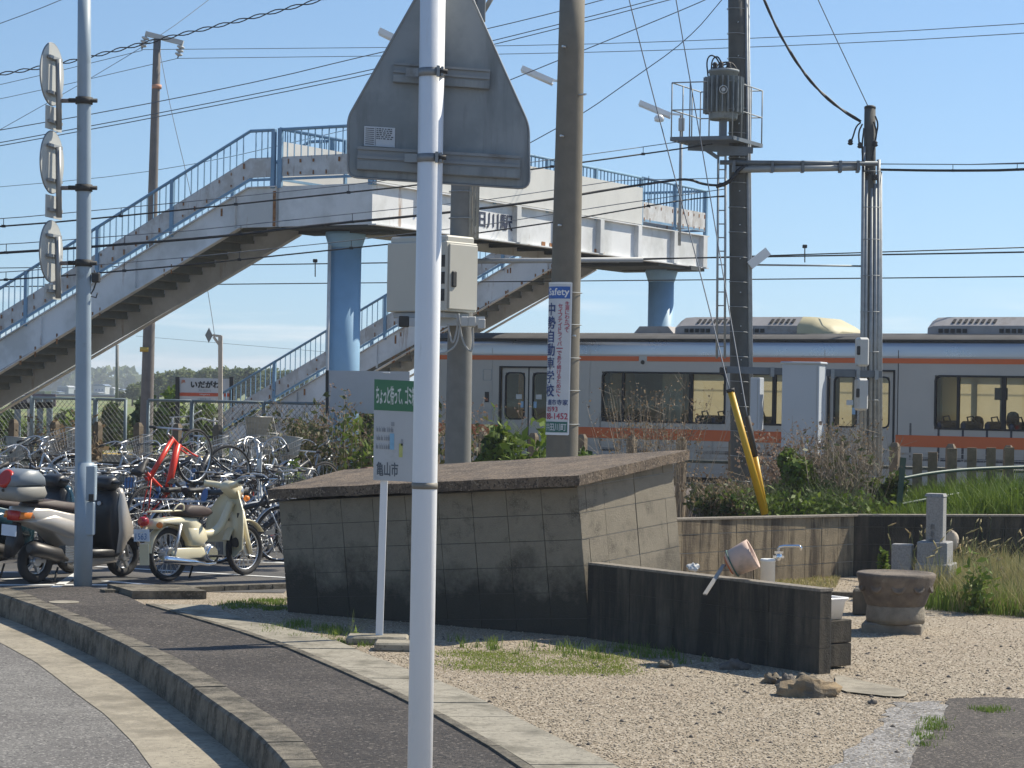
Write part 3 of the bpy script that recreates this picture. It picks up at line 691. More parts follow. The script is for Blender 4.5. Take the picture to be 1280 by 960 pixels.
# pvc stand pipe with tap
m_pvc = mat('pvc_white', (0.78, 0.77, 0.73), 0.45, var=0.04, scale=5, dirt=(0.5, 0.46, 0.4), dirtscale=5, dirtamt=.3)
m_chrome = mat('chrome', (0.75, 0.76, 0.78), 0.12, 1.0, var=0.03, scale=5)
m_steel = mat('brushed_steel', (0.50, 0.51, 0.52), 0.35, 1.0, var=0.1, scale=12)
pp = P(960, 700, 19.0); tp = thing('water_tap_post', 'white pipe stand with a chrome swan-neck tap behind the low wall', 'tap', (pp.x, 19.0, 0))
obj('pipe', MB().lathe((pp.x, 19.0, 0), [(.062, 0), (.062, .655), (.066, .657), (.066, .672), (.06, .68)], 18), m_pvc, tp)
t0 = P(973, 694, 18.98)
obj('spout', MB().tube([P(973, 701, 18.98), P(973, 686, 18.98), P(975, 683.5, 18.97), P(980, 682.5, 18.96), P(999, 682.5, 18.9), P(1001, 684, 18.9), P(1001.5, 688, 18.9)], .012, 8), m_chrome, tp)
obj('tap_body', MB().lathe(P(973.5, 696, 18.98), [(.022, -.03), (.026, -.01), (.026, .02), (.014, .03)], 12).bar(P(966, 696, 18.98), P(980, 696, 18.98), .022), m_chrome, tp)
obj('handle', MB().bar(P(968, 690.5, 18.97), P(979, 690.5, 18.97), .014, .02), m_chrome, tp)
# old wooden/plastic dipper bucket lying over the wall top
m_bkt = mat('faded_pink_plastic', (0.58, 0.42, 0.34), 0.6, var=0.08, scale=6, dirt=(0.34, 0.28, 0.23), dirtscale=3, dirtamt=.4)
m_bkto = mat('orange_plastic', (0.50, 0.13, 0.05), 0.6, var=0.1, scale=6)
Zb = 17.4; bk = thing('dipper', 'faded pinkish plastic dipper with a long grey handle lying tipped over the low wall', 'dipper', P(920, 712, Zb))
ax = (P(939, 700, Zb)-P(905, 710, Zb)); ax = Vector((.80, -.15, .42)).normalized()
b0_ = P(906, 711, Zb)+V(0, 0, .045)
bcx = P(912, 706, Zb)
obj('cup', MB().lathe(bcx, [(.085, 0), (.105, .02), (.118, .16), (.120, .205), (.108, .20), (.10, .03), (.08, .015)], 24, ax=ax), m_bkt, bk)
obj('rim_band', MB().ring(bcx+ax*.025, ax, .109, .006, 26, 6), mat('green_rim', (.05, .12, .10), .6), bk)
obj('patch', MB().lathe(bcx-ax*.012, [(.075, 0), (.085, .02)], 18, ax=ax), m_bkto, bk)
obj('handle', MB().bar(P(905, 706, Zb-.02), P(881, 743, Zb-.35), .03, .012), mat('grey_handle', (.33, .31, .28), .7), bk)
# bits on and by the wall
m_wrock = mat('white_rock', (0.6, 0.6, 0.58), 0.85, var=0.2, scale=12, bump=.5, bscale=30)
m_rock = mat('brown_rock', (0.27, 0.20, 0.12), 0.95, var=0.35, scale=10, bump=0.9, bscale=25, second=(0.13, 0.12, 0.10), secscale=5)
def rock(c, s, m, label, seedv=0, name='rock', rough=1.0):
    rnd = random.Random(seedv); n1, n2 = 9, 14; mb = MB()
    for i in range(n1+1):
        th_ = math.pi*i/n1
        for j in range(n2):
            ph_ = 6.283*j/n2; k = 1+rough*(.22*math.sin(3*th_+seedv+2*math.cos(2*ph_))+.12*math.sin(5*ph_+seedv*2+th_*3)+rnd.uniform(-.06, .06))
            if i in (0, n1): k = 1
            mb.v.append((c[0]+s[0]*k*math.sin(th_)*math.cos(ph_), c[1]+s[1]*k*math.sin(th_)*math.sin(ph_), c[2]+s[2]*k*math.cos(th_)))
    for i in range(n1):
        for j in range(n2): mb.f.append((i*n2+j, (i+1)*n2+j, (i+1)*n2+(j+1) % n2, i*n2+(j+1) % n2)); mb.sm.append(rnd.random() < .5)
    return tag(obj(name, mb, m), label, 'rock')
rock(tuple(P(866, 708, C0.y-.35)+V(0, 0, -.01)), (.05, .045, .035), m_wrock, 'small white stone on top of the low wall near the shed corner', 3)
rock(tuple(G(838, 806, .03)), (.075, .06, .05), m_wrock, 'pale rounded stone in the shadow at the foot of the low wall', 4)
rock(tuple(G(832, 831, .02)), (.065, .05, .032), m_rock, 'small squarish stone at the edge of the low wall shadow', 5)
rock(tuple(G(1008, 862, .04)), (.19, .15, .095), m_rock, 'jagged brown rock lying against the end of the low wall', 8)
rock(tuple(G(965, 850, .02)), (.07, .07, .045), m_rock, 'small grey lump of rubble left of the jagged brown rock', 12)
rock(tuple(G(985, 853, .02)), (.07, .06, .055), m_dstone, 'dark lump of rubble touching the jagged brown rock', 13)
rock(tuple(G(918, 833, .02)), (.10, .08, .05), m_dstone, 'dark lump of rubble in the wall shadow', 14)
rock(tuple(G(1090, 878, .01)), (.03, .025, .02), m_dstone, 'tiny dark stone by the end of the concrete apron', 15)
# ---- granite marker stone
m_gran = mat('granite', (0.29, 0.285, 0.275), 0.75, var=0.25, scale=60, bump=.25, bscale=90, dirt=(0.2, 0.2, 0.2), dirtscale=2, dirtamt=.35)
Zs = 23.2; sS = F/Zs
mk = thing('stone_marker', 'grey granite marker pillar with carved characters on a stepped granite base', 'stone marker', (P(1170, 700, Zs).x, Zs, 0))
xd = Vector((.93, .37, 0)).normalized(); yd = Vector((-.37, .93, 0))
def mk_box(name, u0, u1, v0, v1, dep, m=m_gran, dy=0, r=.01):
    a = P(u0, v1, Zs); b = P(u1, v0, Zs); w_ = (b.x-a.x)
    fw = (w_-dep*.37)/.93
    c = Vector(((a.x+b.x)/2, Zs+dy, (a.z+b.z)/2))
    return obj(name, MB().rbox(c, (fw, dep, b.z-a.z), X=(xd.x, -xd.y*.0+.0, 0) if False else (.93, -.37, 0), r=r), m, mk)
mk_box('pillar_stone', 1155.5, 1185, 620, 680, .20, r=.012)
pcn = P(1170, 620, Zs); 
obj('pillar_top', MB().add([P(1155.5, 620, Zs)+V(0, 0, 0)]*0+[Vector((pcn.x, Zs, pcn.z-.004))+Matrix.Rotation(math.radians(-21.7), 3, 'Z') @ Vector((sx_*.088 if k else sx_*.1, sy_*.088 if k else sy_*.1, k*.03)) for k in (0, 1) for sx_, sy_ in ((-1, -1), (1, -1), (1, 1), (-1, 1))], [(0, 1, 5, 4), (1, 2, 6, 5), (2, 3, 7, 6), (3, 0, 4, 7), (4, 5, 6, 7)]), m_gran, mk)
mk_box('upper_base', 1143, 1194, 677, 716, .34, dy=.0)
mk_box('lower_base', 1140, 1200, 704, 725, .44, dy=.0)
mk_box('side_slab', 1113, 1143, 680, 722, .14, dy=.0)
fr_ = Vector((.93, -.37, 0)); fn = Vector((-.37, -.93, 0))
pO = Vector((pcn.x, Zs, 0))+fn*.108; 
mb = MB(); zz_ = P(0, 672, Zs).z; rnd = random.Random(3)
for k in range(4):
    zc = zz_+.04+k*.075
    for q in range(4): mb.box(pO-fr_*(.012-rnd.uniform(-.004, .004))+V(0, 0, zc+q*.013)-fn*.004, (rnd.uniform(.025, .05), .012, .005), X=fr_)
    mb.box(pO-fr_*(.012+rnd.uniform(-.015, .015))+V(0, 0, zc+.02)-fn*.004, (.006, .012, .05), X=fr_)
obj('carved_marks', mb, mat('carved_grey', (.20, .20, .20), .9), mk)
rock(tuple(P(1190, 676, Zs+.35)), (.07, .06, .11), mat('tan_stone', (.5, .42, .33), .9, var=.2), 'small rounded tan stone behind the granite marker', 21, rough=.15)
# ================================================================== FOOTBRIDGE
m_bw = mat('bridge_white_paint', (0.76, 0.76, 0.75), 0.6, var=0.05, scale=1.2, dirt=(0.30, 0.17, 0.08), dirtscale=4.5, dirtamt=0.335, streak=True, second=(0.58, 0.58, 0.56), secscale=.8)
m_bplate = mat('bridge_plate_rusty', (0.62, 0.62, 0.61), 0.7, var=0.10, scale=5, dirt=(0.22, 0.13, 0.08), dirtscale=9, dirtamt=0.37, streak=True, second=(0.50, 0.48, 0.45), secscale=3.0)
m_bpan = mat('bridge_panel', (0.64, 0.63, 0.59), 0.65, var=0.06, scale=2, dirt=(0.33, 0.30, 0.25), dirtscale=3, dirtamt=0.30, streak=True)
m_bblue = mat('bridge_blue_paint', (0.19, 0.33, 0.47), 0.55, var=0.12, scale=4, dirt=(0.22, 0.2, 0.17), dirtscale=6, dirtamt=0.22)
m_bpier = mat('pier_blue_paint', (0.27, 0.45, 0.62), 0.5, var=0.08, scale=2, dirt=(0.16, 0.3, 0.45), dirtscale=2, dirtamt=0.35, streak=True)
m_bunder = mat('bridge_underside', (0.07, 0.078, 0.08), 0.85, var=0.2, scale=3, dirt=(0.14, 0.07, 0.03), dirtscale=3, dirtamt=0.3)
m_tread = mat('tread_concrete', (0.20, 0.21, 0.195), 0.9, var=0.12, scale=6)
m_rust = mat('rust', (0.24, 0.10, 0.035), 0.95, var=0.4, scale=18, second=(0.36, 0.19, 0.09), secscale=12)
NC = Vector((-2.45, 38.4, 0)); EL = -RAILD; WID = 2.0; LEN = 13.4
ZB, ZT = 4.90, 5.61
def BP(t, n, z): return NC+EL*t+RAILN*n+Vector((0, 0, z))
fb = thing('footbridge', 'white and blue steel footbridge with rusty stair flights crossing over the railway', 'footbridge', BP(1, 1, 0))
def plate(a, b, z0a, z1a, z0b, z1b, thk, nrm, mb=None):
    mb = mb or MB(); return mb.prism([a+V(0, 0, z0a), b+V(0, 0, z0b), b+V(0, 0, z1b), a+V(0, 0, z1a)], nrm*thk)
Z0 = V(0, 0, 0)
# main girders
ga, gb = BP(0, 0, 0), BP(0, LEN, 0)
gird = obj('girder', plate(ga, gb, ZB, ZT, ZB, ZT, .03, EL), m_bw, fb)
mb = MB()
for z in (ZB, ZT): mb.bar(ga+V(0, 0, z)-RAILD*-.0, gb+V(0, 0, z), .17, .022)
obj('flange', mb, m_bw, gird)
def a_of_px(u):
    k = (u-640)/F; return (k*NC.y-NC.x)/(RAILN.x-k*RAILN.y)
for u in (640, 693, 744.5, 792, 837, 874):
    n_ = a_of_px(u); obj('stiffener', MB().box(BP(-.05, n_, (ZB+ZT)/2), (.10, .16 if u < 870 else .2, ZT-ZB-.03), X=-EL), m_bw, gird)
rnd = random.Random(5)
mb = MB()
for u in (686, 698, 742, 750, 676): 
    n_ = a_of_px(u); mb.box(BP(-.004, n_, ZB+.03+rnd.random()*.03), (.012, .14, .05+rnd.random()*.05), X=-EL)
obj('rust_patch', mb, m_rust, gird)
mb = MB(); nT = a_of_px(571); text(mb, '井田川駅', BP(-.004, nT, ZT-.50), RAILN, V(0, 0, 1), a_of_px(636.5)-nT, .30, off=.006, bold=.012)
obj('lettering', mb, mat('navy_letter', (.03, .04, .08), .7), gird)
obj('girder', plate(BP(WID, 0, 0), BP(WID, LEN, 0), ZB, ZT, ZB, ZT, .03, -EL), m_bw, fb)
obj('girder', plate(BP(0.03, 0, 0), BP(2.02, 0, 0), ZB, ZT, ZB, ZT, .03, RAILN), m_bw, fb)
obj('girder', plate(BP(0.03, LEN, 0), BP(2.02, LEN, 0), ZB, ZT, ZB, ZT, .03, -RAILN), m_bw, fb)
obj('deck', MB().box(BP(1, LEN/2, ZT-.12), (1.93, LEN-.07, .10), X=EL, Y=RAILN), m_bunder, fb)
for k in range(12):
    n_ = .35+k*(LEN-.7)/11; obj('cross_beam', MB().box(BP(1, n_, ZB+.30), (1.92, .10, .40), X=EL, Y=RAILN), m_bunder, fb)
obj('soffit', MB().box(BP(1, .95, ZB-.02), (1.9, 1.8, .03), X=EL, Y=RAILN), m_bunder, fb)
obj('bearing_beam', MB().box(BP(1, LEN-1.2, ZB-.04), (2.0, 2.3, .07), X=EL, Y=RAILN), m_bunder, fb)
obj('rust_streak', MB().box(BP(2.06, -.012, ZB+.32), (.05, .02, .62), X=EL), m_rust, fb)
# piers
def pier(t, n, zb):
    c = BP(t, n, zb); p = obj('pier', MB().lathe(c, [(.285, 0), (.285, ZB-.32-zb)], 28), m_bpier, fb)
    obj('pier_head', MB().lathe(BP(t, n, ZB-.34), [(.287, 0), (.30, .03), (.36, .22), (.36, .28)], 28), m_bpier, p)
    obj('cross_head', MB().box(BP(t, n, ZB-.045), (1.7, .5, .09), X=EL, Y=RAILN), m_bunder, p)
    return p
p1 = pier(1.12, .85, -.1); obj('drain_pipe', MB().tube([BP(1.22, .50, -.1), BP(1.22, .50, ZB-.3)], .03, 8), m_bw, p1)
p2 = pier(.72, LEN-.75, -.5)
# stairs
def stair(n_near, t0, tflat, slope, t_end, zend, wid, sides=1):
    """flight running left along EL from t0"""
    th_ = math.atan(slope)
    def zt(t): return ZT if t < tflat else ZT-slope*(t-tflat)
    dep = (ZT-ZB)/math.cos(th_)*.80
    for s_ in (0, 1):
        n_ = n_near+(wid if s_ else 0); N_ = RAILN if not s_ else -RAILN
        tb = tflat+.0
        kink = tflat+(ZT-ZB-(dep-(ZT-ZB))*0)*0
        # bottom follows the slope, meeting the landing soffit
        tk = tflat+(dep-(ZT-ZB))/slope*-1 if slope else tflat
        pts = [(t0, ZB), (tk if tk > t0+.02 else t0+.02, ZB), (t_end, max(zend-.02, zt(t_end)-dep)), (t_end, zt(t_end)), (tflat, ZT), (t0, ZT)]
        g = obj('stringer', MB().prism([BP(t, n_, z) for t, z in pts], N_*.03), m_bw, fb)
        mb = MB(); mb.bar(BP(tflat, n_, ZT), BP(t_end, n_, zt(t_end)), .11, .018); mb.bar(BP(t0, n_, ZT), BP(tflat, n_, ZT), .11, .018)
        mb.bar(BP(max(tk, t0+.02), n_, ZB), BP(t_end, n_, zt(t_end)-dep), .12, .018)
        obj('flange', mb, m_bw, g)
        rr = random.Random(int(n_near*7+s_)); mb = MB()
        for k in range(34):
            t = t0+.6+rr.random()*(t_end-t0-1.0); z = zt(t)-dep*rr.choice((.12, .85, .85, .85)); h_ = rr.uniform(.06, .20); mb.box(BP(t, n_-(.004 if not s_ else -.004), z-h_/2), (rr.uniform(.015, .05), .012, h_), X=EL)
        if not s_: obj('rust_patch', mb, m_rust, g)
        if not s_:
            k = 0; t = t0+.9
            while t < t_end-.3:
                obj('stiffener', MB().box(BP(t, n_-.025, zt(t)-dep/2), (.02, .05, dep-.10), X=EL), m_bw, g); t += 2.25
    run = .30; t = tflat; i = 0
    obj('landing_plate', MB().box(BP((t0+tflat)/2, n_near+wid/2, ZT-.14), (max(.05, tflat-t0), wid-.08, .06), X=EL, Y=RAILN), m_bunder, fb)
    while t < t_end-.05 and zt(t) > zend+.1:
        z = zt(t)-.20; st_ = obj('step', MB().box(BP(t+run/2, n_near+wid/2, z-slope*run/2), (run+.03, wid-.08, .06), X=EL, Y=RAILN), m_tread, fb)
        obj('riser', MB().box(BP(t+.01, n_near+wid/2, z+slope*run/2-.07), (.02, wid-.09, slope*run), X=EL, Y=RAILN), m_tread, st_); t += run
    return zt
def rail_run(n_, A_, B_, zA, zB, post_sp, plate_lo=.17, plate_hi=.52, outward=-1, bal=.145, hh=1.0, first=True, last=True, along=EL, base=None, platem=None):
    """railing between parameter A_ and B_ along direction `along`, base heights zA zB"""
    base = base if base is not None else BP(0, n_, 0)
    d = along; L_ = abs(B_-A_); sg = 1 if B_ > A_ else -1
    def pt(s, h): t = A_+sg*s; return base+d*t+V(0, 0, zA+(zB-zA)*s/L_+h)
    r = obj('railing', MB().tube([pt(0, hh), pt(L_, hh)], .030, 8).bar(pt(0, .13), pt(L_, .13), .03, .045), m_bblue, fb)
    pl = obj('guard_plate', MB().prism([pt(0, plate_lo), pt(L_, plate_lo), pt(L_, plate_hi), pt(0, plate_hi)], d.cross(V(0, 0, 1))*.012), platem or m_bplate, r)
    if plate_hi < .7 and L_ > .6:
        sp = MB(); dn = d.cross(V(0, 0, 1)).normalized(); rs = random.Random(int(L_*100)+int(zA*10)); s = .12
        while s < L_-.05:
            for h in (plate_lo+.07, plate_hi-.07):
                for o_ in (-.016, .016):
                    if rs.random() < .75: sp.box(pt(s+rs.uniform(-.01, .01), h-.015)+dn*o_, (rs.uniform(.018, .04), .006, rs.uniform(.03, .10)), X=d, Y=dn)
            s += .27
        stuff(obj('rust_spots', sp, m_rust, pl))
    k = max(1, round(L_/bal))
    proto = None; tops = MB()
    for i in range(1, k):
        s = L_*i/k
        o = obj('baluster', MB().bar(pt(s, plate_hi-.02), pt(s, hh-.02), .022, .012, up=d), m_bblue, r)
    np_ = max(1, round(L_/post_sp))
    for i in range(np_+1):
        if (i == 0 and not first) or (i == np_ and not last): continue
        s = L_*i/np_; obj('post', MB().box(pt(s, hh/2-.01), (.075, .06, hh+.04), X=d), m_bblue, r)
    return r
# near flight and landing rails
ztn = stair(0, 2.0, 2.62, .468, 13.2, .15, 1.8)
rail_run(0, 2.62, 13.0, ZT, ztn(13.0), 1.73, first=False); rail_run(0, 2.10, 2.62, ZT, ZT, 2, last=False); rail_run(0, 0.04, 1.95, ZT, ZT, 2)
rail_run(1.8, 2.62, 13.0, ZT, ztn(13.0), 1.73, first=False); rail_run(1.8, 2.10, 2.62, ZT, ZT, 2, last=False)
# far flight
ztf = stair(LEN-2.0, 2.0, 2.5, .50, 12.1, .45, 1.8)
rail_run(LEN-2.0, 2.5, 11.9, ZT, ztf(11.9), 1.60); rail_run(LEN-2.0, 2.05, 2.5, ZT, ZT, 2, last=False)
rail_run(LEN-.2, 2.5, 11.9, ZT, ztf(11.9), 1.60)
# side panels of the crossing: tall plain panel with a low band of balusters, then two open bays
nk = a_of_px(797)
for side, tt in ((0, 0.0), (1, 2.0)):
    b_ = BP(tt, 0, 0)
    r = rail_run(0, .05, nk, ZT, ZT, 2.2, plate_lo=.03, plate_hi=.80, bal=.15, along=RAILN, base=b_, platem=m_bpan, hh=1.02)
    oo = EL*(-.045 if side == 0 else .045)
    obj('outer_panel', MB().prism([b_+oo+RAILN*.06+V(0, 0, ZT+.03), b_+oo+RAILN*(nk-.02)+V(0, 0, ZT+.03), b_+oo+RAILN*(nk-.02)+V(0, 0, ZT+.80), b_+oo+RAILN*.06+V(0, 0, ZT+.80)], oo*.2), m_bpan, fb)
    r = rail_run(0, nk+.03, LEN-.02, ZT, ZT, 2.1, plate_lo=.10, plate_hi=.52, bal=.15, along=RAILN, base=b_, hh=1.02)
r = rail_run(0, .02, 1.98, ZT, ZT, 2.1, base=BP(0, LEN, 0), hh=1.02)
# bridge lamps
m_tube = mat('lamp_white', (0.82, 0.83, 0.83), 0.35, var=0.03, scale=4)
m_galv = mat('galvanised', (0.34, 0.36, 0.37), 0.6, 0.3, var=0.15, scale=12)
m_box = mat('grey_box', (0.40, 0.41, 0.41), 0.6, var=0.08, scale=6)
def tube_lamp(n_, ua, va, ub, vb, Zl, label, hid=False):
    base = BP(-.08, n_, ZT-.3); a = P(ua, va, Zl); b = P(ub, vb, Zl); top = Vector((base.x, base.y, b.z+.02))
    t = thing('tube_lamp', label, 'lamp', base, 'white tube lamps on posts along the footbridge')
    obj('post', MB().tube([base, top], .035, 8), m_galv, t)
    ld = (b-a).normalized(); obj('lamp_tube', MB().bar(a, b, .13, .10).tube([a+V(0, 0, -.06), b+V(0, 0, -.06)], .03, 8), m_tube, t)
    obj('arm', MB().bar(b-ld*.1, top, .05, .04), m_tube, t)
    obj('ballast_box', MB().rbox(top+V(0, -.07, -.22), (.13, .10, .28), r=.01), m_box, t)
    return t
tube_lamp(1.5, 474, 38, 499, 50, 39.5, 'white tube lamp at the near end of the footbridge, half hidden by the warning sign')
tube_lamp(6.6, 652, 85, 691, 102, 43.9, 'white tube lamp just left of the dark concrete utility pole')
t3 = tube_lamp(a_of_px(842), 799, 128, 838, 144, 48.6, 'white tube lamp with a round fitting on a post at the footbridge far end')
obj('round_fitting', MB().lathe(P(824, 147, 48.5), [(.02, -.1), (.1, -.08), (.11, 0), (.06, .06)], 14), m_tube, t3)
# ================================================================== TRAIN
m_sst = mat('train_stainless', (0.44, 0.425, 0.40), 0.45, 0.25, var=0.04, scale=1.5, second=(0.41, 0.395, 0.37), secscale=.6)
m_sst2 = mat('train_lower_steel', (0.44, 0.435, 0.42), 0.5, 0.3, var=0.08, scale=3, dirt=(0.30, 0.25, 0.2), dirtscale=1.5, dirtamt=.45)
m_shoulder = mat('train_shoulder_steel', (0.46, 0.47, 0.49), 0.30, 0.85, var=0.03, scale=.8)
m_or = mat('train_orange', (0.62, 0.13, 0.030), 0.45, var=0.05, scale=2)
m_rub = mat('black_rubber', (0.02, 0.02, 0.022), 0.7, var=0.1, scale=10)
m_roof = mat('train_roof', (0.10, 0.095, 0.09), 0.85, var=0.2, scale=3)
m_ac = mat('train_ac', (0.36, 0.34, 0.33), 0.7, var=0.12, scale=4, dirt=(0.2, 0.17, 0.14), dirtscale=2, dirtamt=.4)
m_accr = mat('train_ac_cream', (0.50, 0.44, 0.27), 0.6, var=0.06, scale=3)
m_dark = mat('dark_metal', (0.035, 0.035, 0.035), 0.7, var=0.2, scale=8)
m_cream = mat('interior_cream', (0.66, 0.62, 0.42), 0.6, var=0.04, scale=2, emit=(0.62, .58, .38, 0.0))
m_intfl = mat('interior_floor', (0.25, 0.24, 0.22), 0.8)
m_seat = mat('seat_fabric', (0.05, 0.055, 0.075), 0.9, var=0.2, scale=9)
g_win = glassmat('train_window_glass', (0.76, 0.76, 0.70), 0.02)
g_door = glassmat('train_door_glass', (0.70, 0.70, 0.64), 0.03)
TO = Vector((-1.73, 44.1, 0)); TW = 2.9; TL = 20.0
def TP(a, b, z): return TO+RAILD*a+RAILN*b+Vector((0, 0, z))
def ta(u, off=0.0):
    k = (u-640)/F; return (k*(TO.y+off*RAILN.y)-TO.x-off*RAILN.x)/(RAILD.x-k*RAILD.y)
tr = thing('train_car', 'stainless commuter train car with two orange stripes standing behind the poles', 'train', TP(TL/2, TW/2, -.5))
doors = [(ta(624.5), ta(699)), (ta(1034.5), ta(1118.5))]; dw = doors[1][1]-doors[1][0]
doors[0] = (doors[0][0], doors[0][0]+dw); 
wins = [(ta(752.5), ta(907), [ta(779), ta(864)]), (ta(917), ta(1020), [ta(968)]), (ta(1168.5), ta(1345), [ta(1198), ta(1255)]), (ta(1360), ta(1420), [])]
ZF, ZD, ZW0, ZW1, ZTOP = .56, 2.56, 1.545, 2.48, 2.96
fwins = [(ta(632, 2.8), ta(655, 2.8)), (ta(868, 2.8), ta(914, 2.8)), (ta(938, 2.8), ta(990, 2.8)), (ta(1040, 2.8), ta(1070, 2.8)), (ta(1096, 2.8), ta(1116, 2.8)), (ta(1190, 2.8), ta(1218, 2.8)), (ta(1224, 2.8), ta(1330, 2.8))]
def side_wall(b, out):
    """body side as strips around openings, outward direction sign"""
    mb = MB(); low = []; th_ = .04
    cuts = sorted([(d[0], d[1], 'd') for d in doors]+[(w_[0], w_[1], 'w') for w_ in wins]) if out < 0 else sorted((a_, b_, 'w') for a_, b_ in fwins)
    a = 0.0; bb = b-.0; T = lambda m_, a0, a1, z0, z1: (m_ if m_ is mb else (low.append(MB()) or low[-1])).box(TP((a0+a1)/2, b+out*-th_/2, (z0+z1)/2), (a1-a0, th_, z1-z0), X=RAILD, Y=RAILN)
    for c0, c1, k in cuts:
        T(mb, a, c0, 1.05, ZTOP); T(low, a, c0, ZF, 1.05)
        if k == 'd': T(mb, c0, c1, ZD, ZTOP)
        else: T(mb, c0, c1, ZW1, ZTOP); T(mb, c0, c1, 1.05, ZW0); T(low, c0, c1, ZF, 1.05)
        a = c1
    T(mb, a, TL, 1.05, ZTOP); T(low, a, TL, ZF, 1.05)
    return mb, low, cuts
m1, m1l, cuts = side_wall(0, -1); body = obj('body_side', m1, m_sst, tr); [obj('lower_skirt', m_, m_sst2, tr) for m_ in m1l]
mb = MB()
for z in (1.12, 1.03, .93, .83, .73, .63):
    a = 0
    for d in doors+[(TL, TL)]: mb.bar(TP(a, -.004, z), TP(d[0], -.004, z), .012, .012); a = d[1]
obj('corrugation', mb, m_sst2, tr)
m2, m2l, _ = side_wall(TW, 1); obj('body_side', m2, m_sst, tr); [obj('lower_skirt', m_, m_sst2, tr) for m_ in m2l]
# shoulder and roof
sec = [(0, 2.96), (.0, 2.99), (.07, 3.08), (.18, 3.15), (.5, 3.21), (TW/2, 3.25), (TW-.5, 3.21), (TW-.18, 3.15), (TW-.07, 3.08), (TW, 2.99), (TW, 2.96)]
mb = MB(); mr = MB()
def ext(m_, s_): 
    m_.add([TP(a, b, z) for a in (0, TL) for b, z in s_], [(i, len(s_)+i, len(s_)+i+1, i+1) for i in range(len(s_)-1)], True)
ext(mb, [(-.002, 2.80), (-.004, 2.965), (.012, 3.02), (.06, 3.075)]); obj('shoulder_panel', mb, m_shoulder, tr)
ext(mr, sec[2:-2]+[(TW, 2.96)]); obj('roof', mr, m_roof, tr)
obj('gutter', MB().bar(TP(0, .03, 3.085), TP(TL, .03, 3.085), .05, .03), m_dark, tr)
for a in (0, TL): obj('end_wall', MB().prism([TP(a-.01 if a else 0, b, z) for b, z in [(0, ZF)]+sec+[(TW, ZF)]], RAILD*(.012)), m_sst, tr)
# stripes
us = [(0, ta(798)), (ta(808.5), TL)]
for a0, a1 in us: obj('upper_stripe', MB().box(TP((a0+a1)/2, -.006, 2.725), (a1-a0, .008, .088), X=RAILD), m_or, tr)
obj('marker_light', MB().lathe(TP(ta(803), -.005, 2.66), [(.04, 0), (.035, .02)], 10, ax=-RAILN), m_dark, tr)
segs = []; a = 0
for d in doors: segs.append((a, d[0]-.03)); a = d[1]+.03
segs.append((a, TL))
for a0, a1 in segs: obj('lower_stripe', MB().box(TP((a0+a1)/2, -.006, 1.33), (a1-a0, .008, .20), X=RAILD), m_or, tr)
# windows
def rrect(a0, a1, z0, z1, r, b, n_=4):
    out = []
    for cx, cz, s0 in ((a1-r, z1-r, 0), (a0+r, z1-r, 90), (a0+r, z0+r, 180), (a1-r, z0+r, 270)):
        for k in range(n_+1):
            t = math.radians(s0+90*k/n_); out.append(TP(cx+math.cos(t)*r, b, cz+math.sin(t)*r))
    return out
def frame(a0, a1, z0, z1, r, wd, b, thk, rad_in=None):
    o_ = rrect(a0, a1, z0, z1, r, b); i_ = rrect(a0+wd, a1-wd, z0+wd, z1-wd, rad_in or max(r-wd, .01), b); n_ = len(o_); mb = MB()
    d = RAILN*thk
    vs = o_+i_+[p+d for p in o_]+[p+d for p in i_]
    fs = []
    for k in range(n_):
        j = (k+1) % n_; fs += [(k, j, n_+j, n_+k), (n_+k, n_+j, 3*n_+j, 3*n_+k), (k, 2*n_+k, 2*n_+j, j)]
    return mb.add(vs, fs)
for w0, w1, mull in wins:
    for b, dd in ((-.012, .04),):
        f_ = obj('window', frame(w0-.005, w1+.005, ZW0-.005, ZW1+.005, .10, .035, b, dd, .08), m_rub, tr)
        # square corner fillers behind the rounded frame
        edges = [w0]+mull+[w1]
        for i in range(len(edges)-1):
            obj('pane', MB().quad(TP(edges[i]+.01, b+.03, ZW0+.01), TP(edges[i+1]-.01, b+.03, ZW0+.01), TP(edges[i+1]-.01, b+.03, ZW1-.01), TP(edges[i]+.01, b+.03, ZW1-.01)), g_win, f_)
        for m_ in mull: obj('mullion', MB().box(TP(m_, b+.02, (ZW0+ZW1)/2), (.075 if m_ == mull[-1] else .05, .04, ZW1-ZW0-.04), X=RAILD), m_rub, f_)
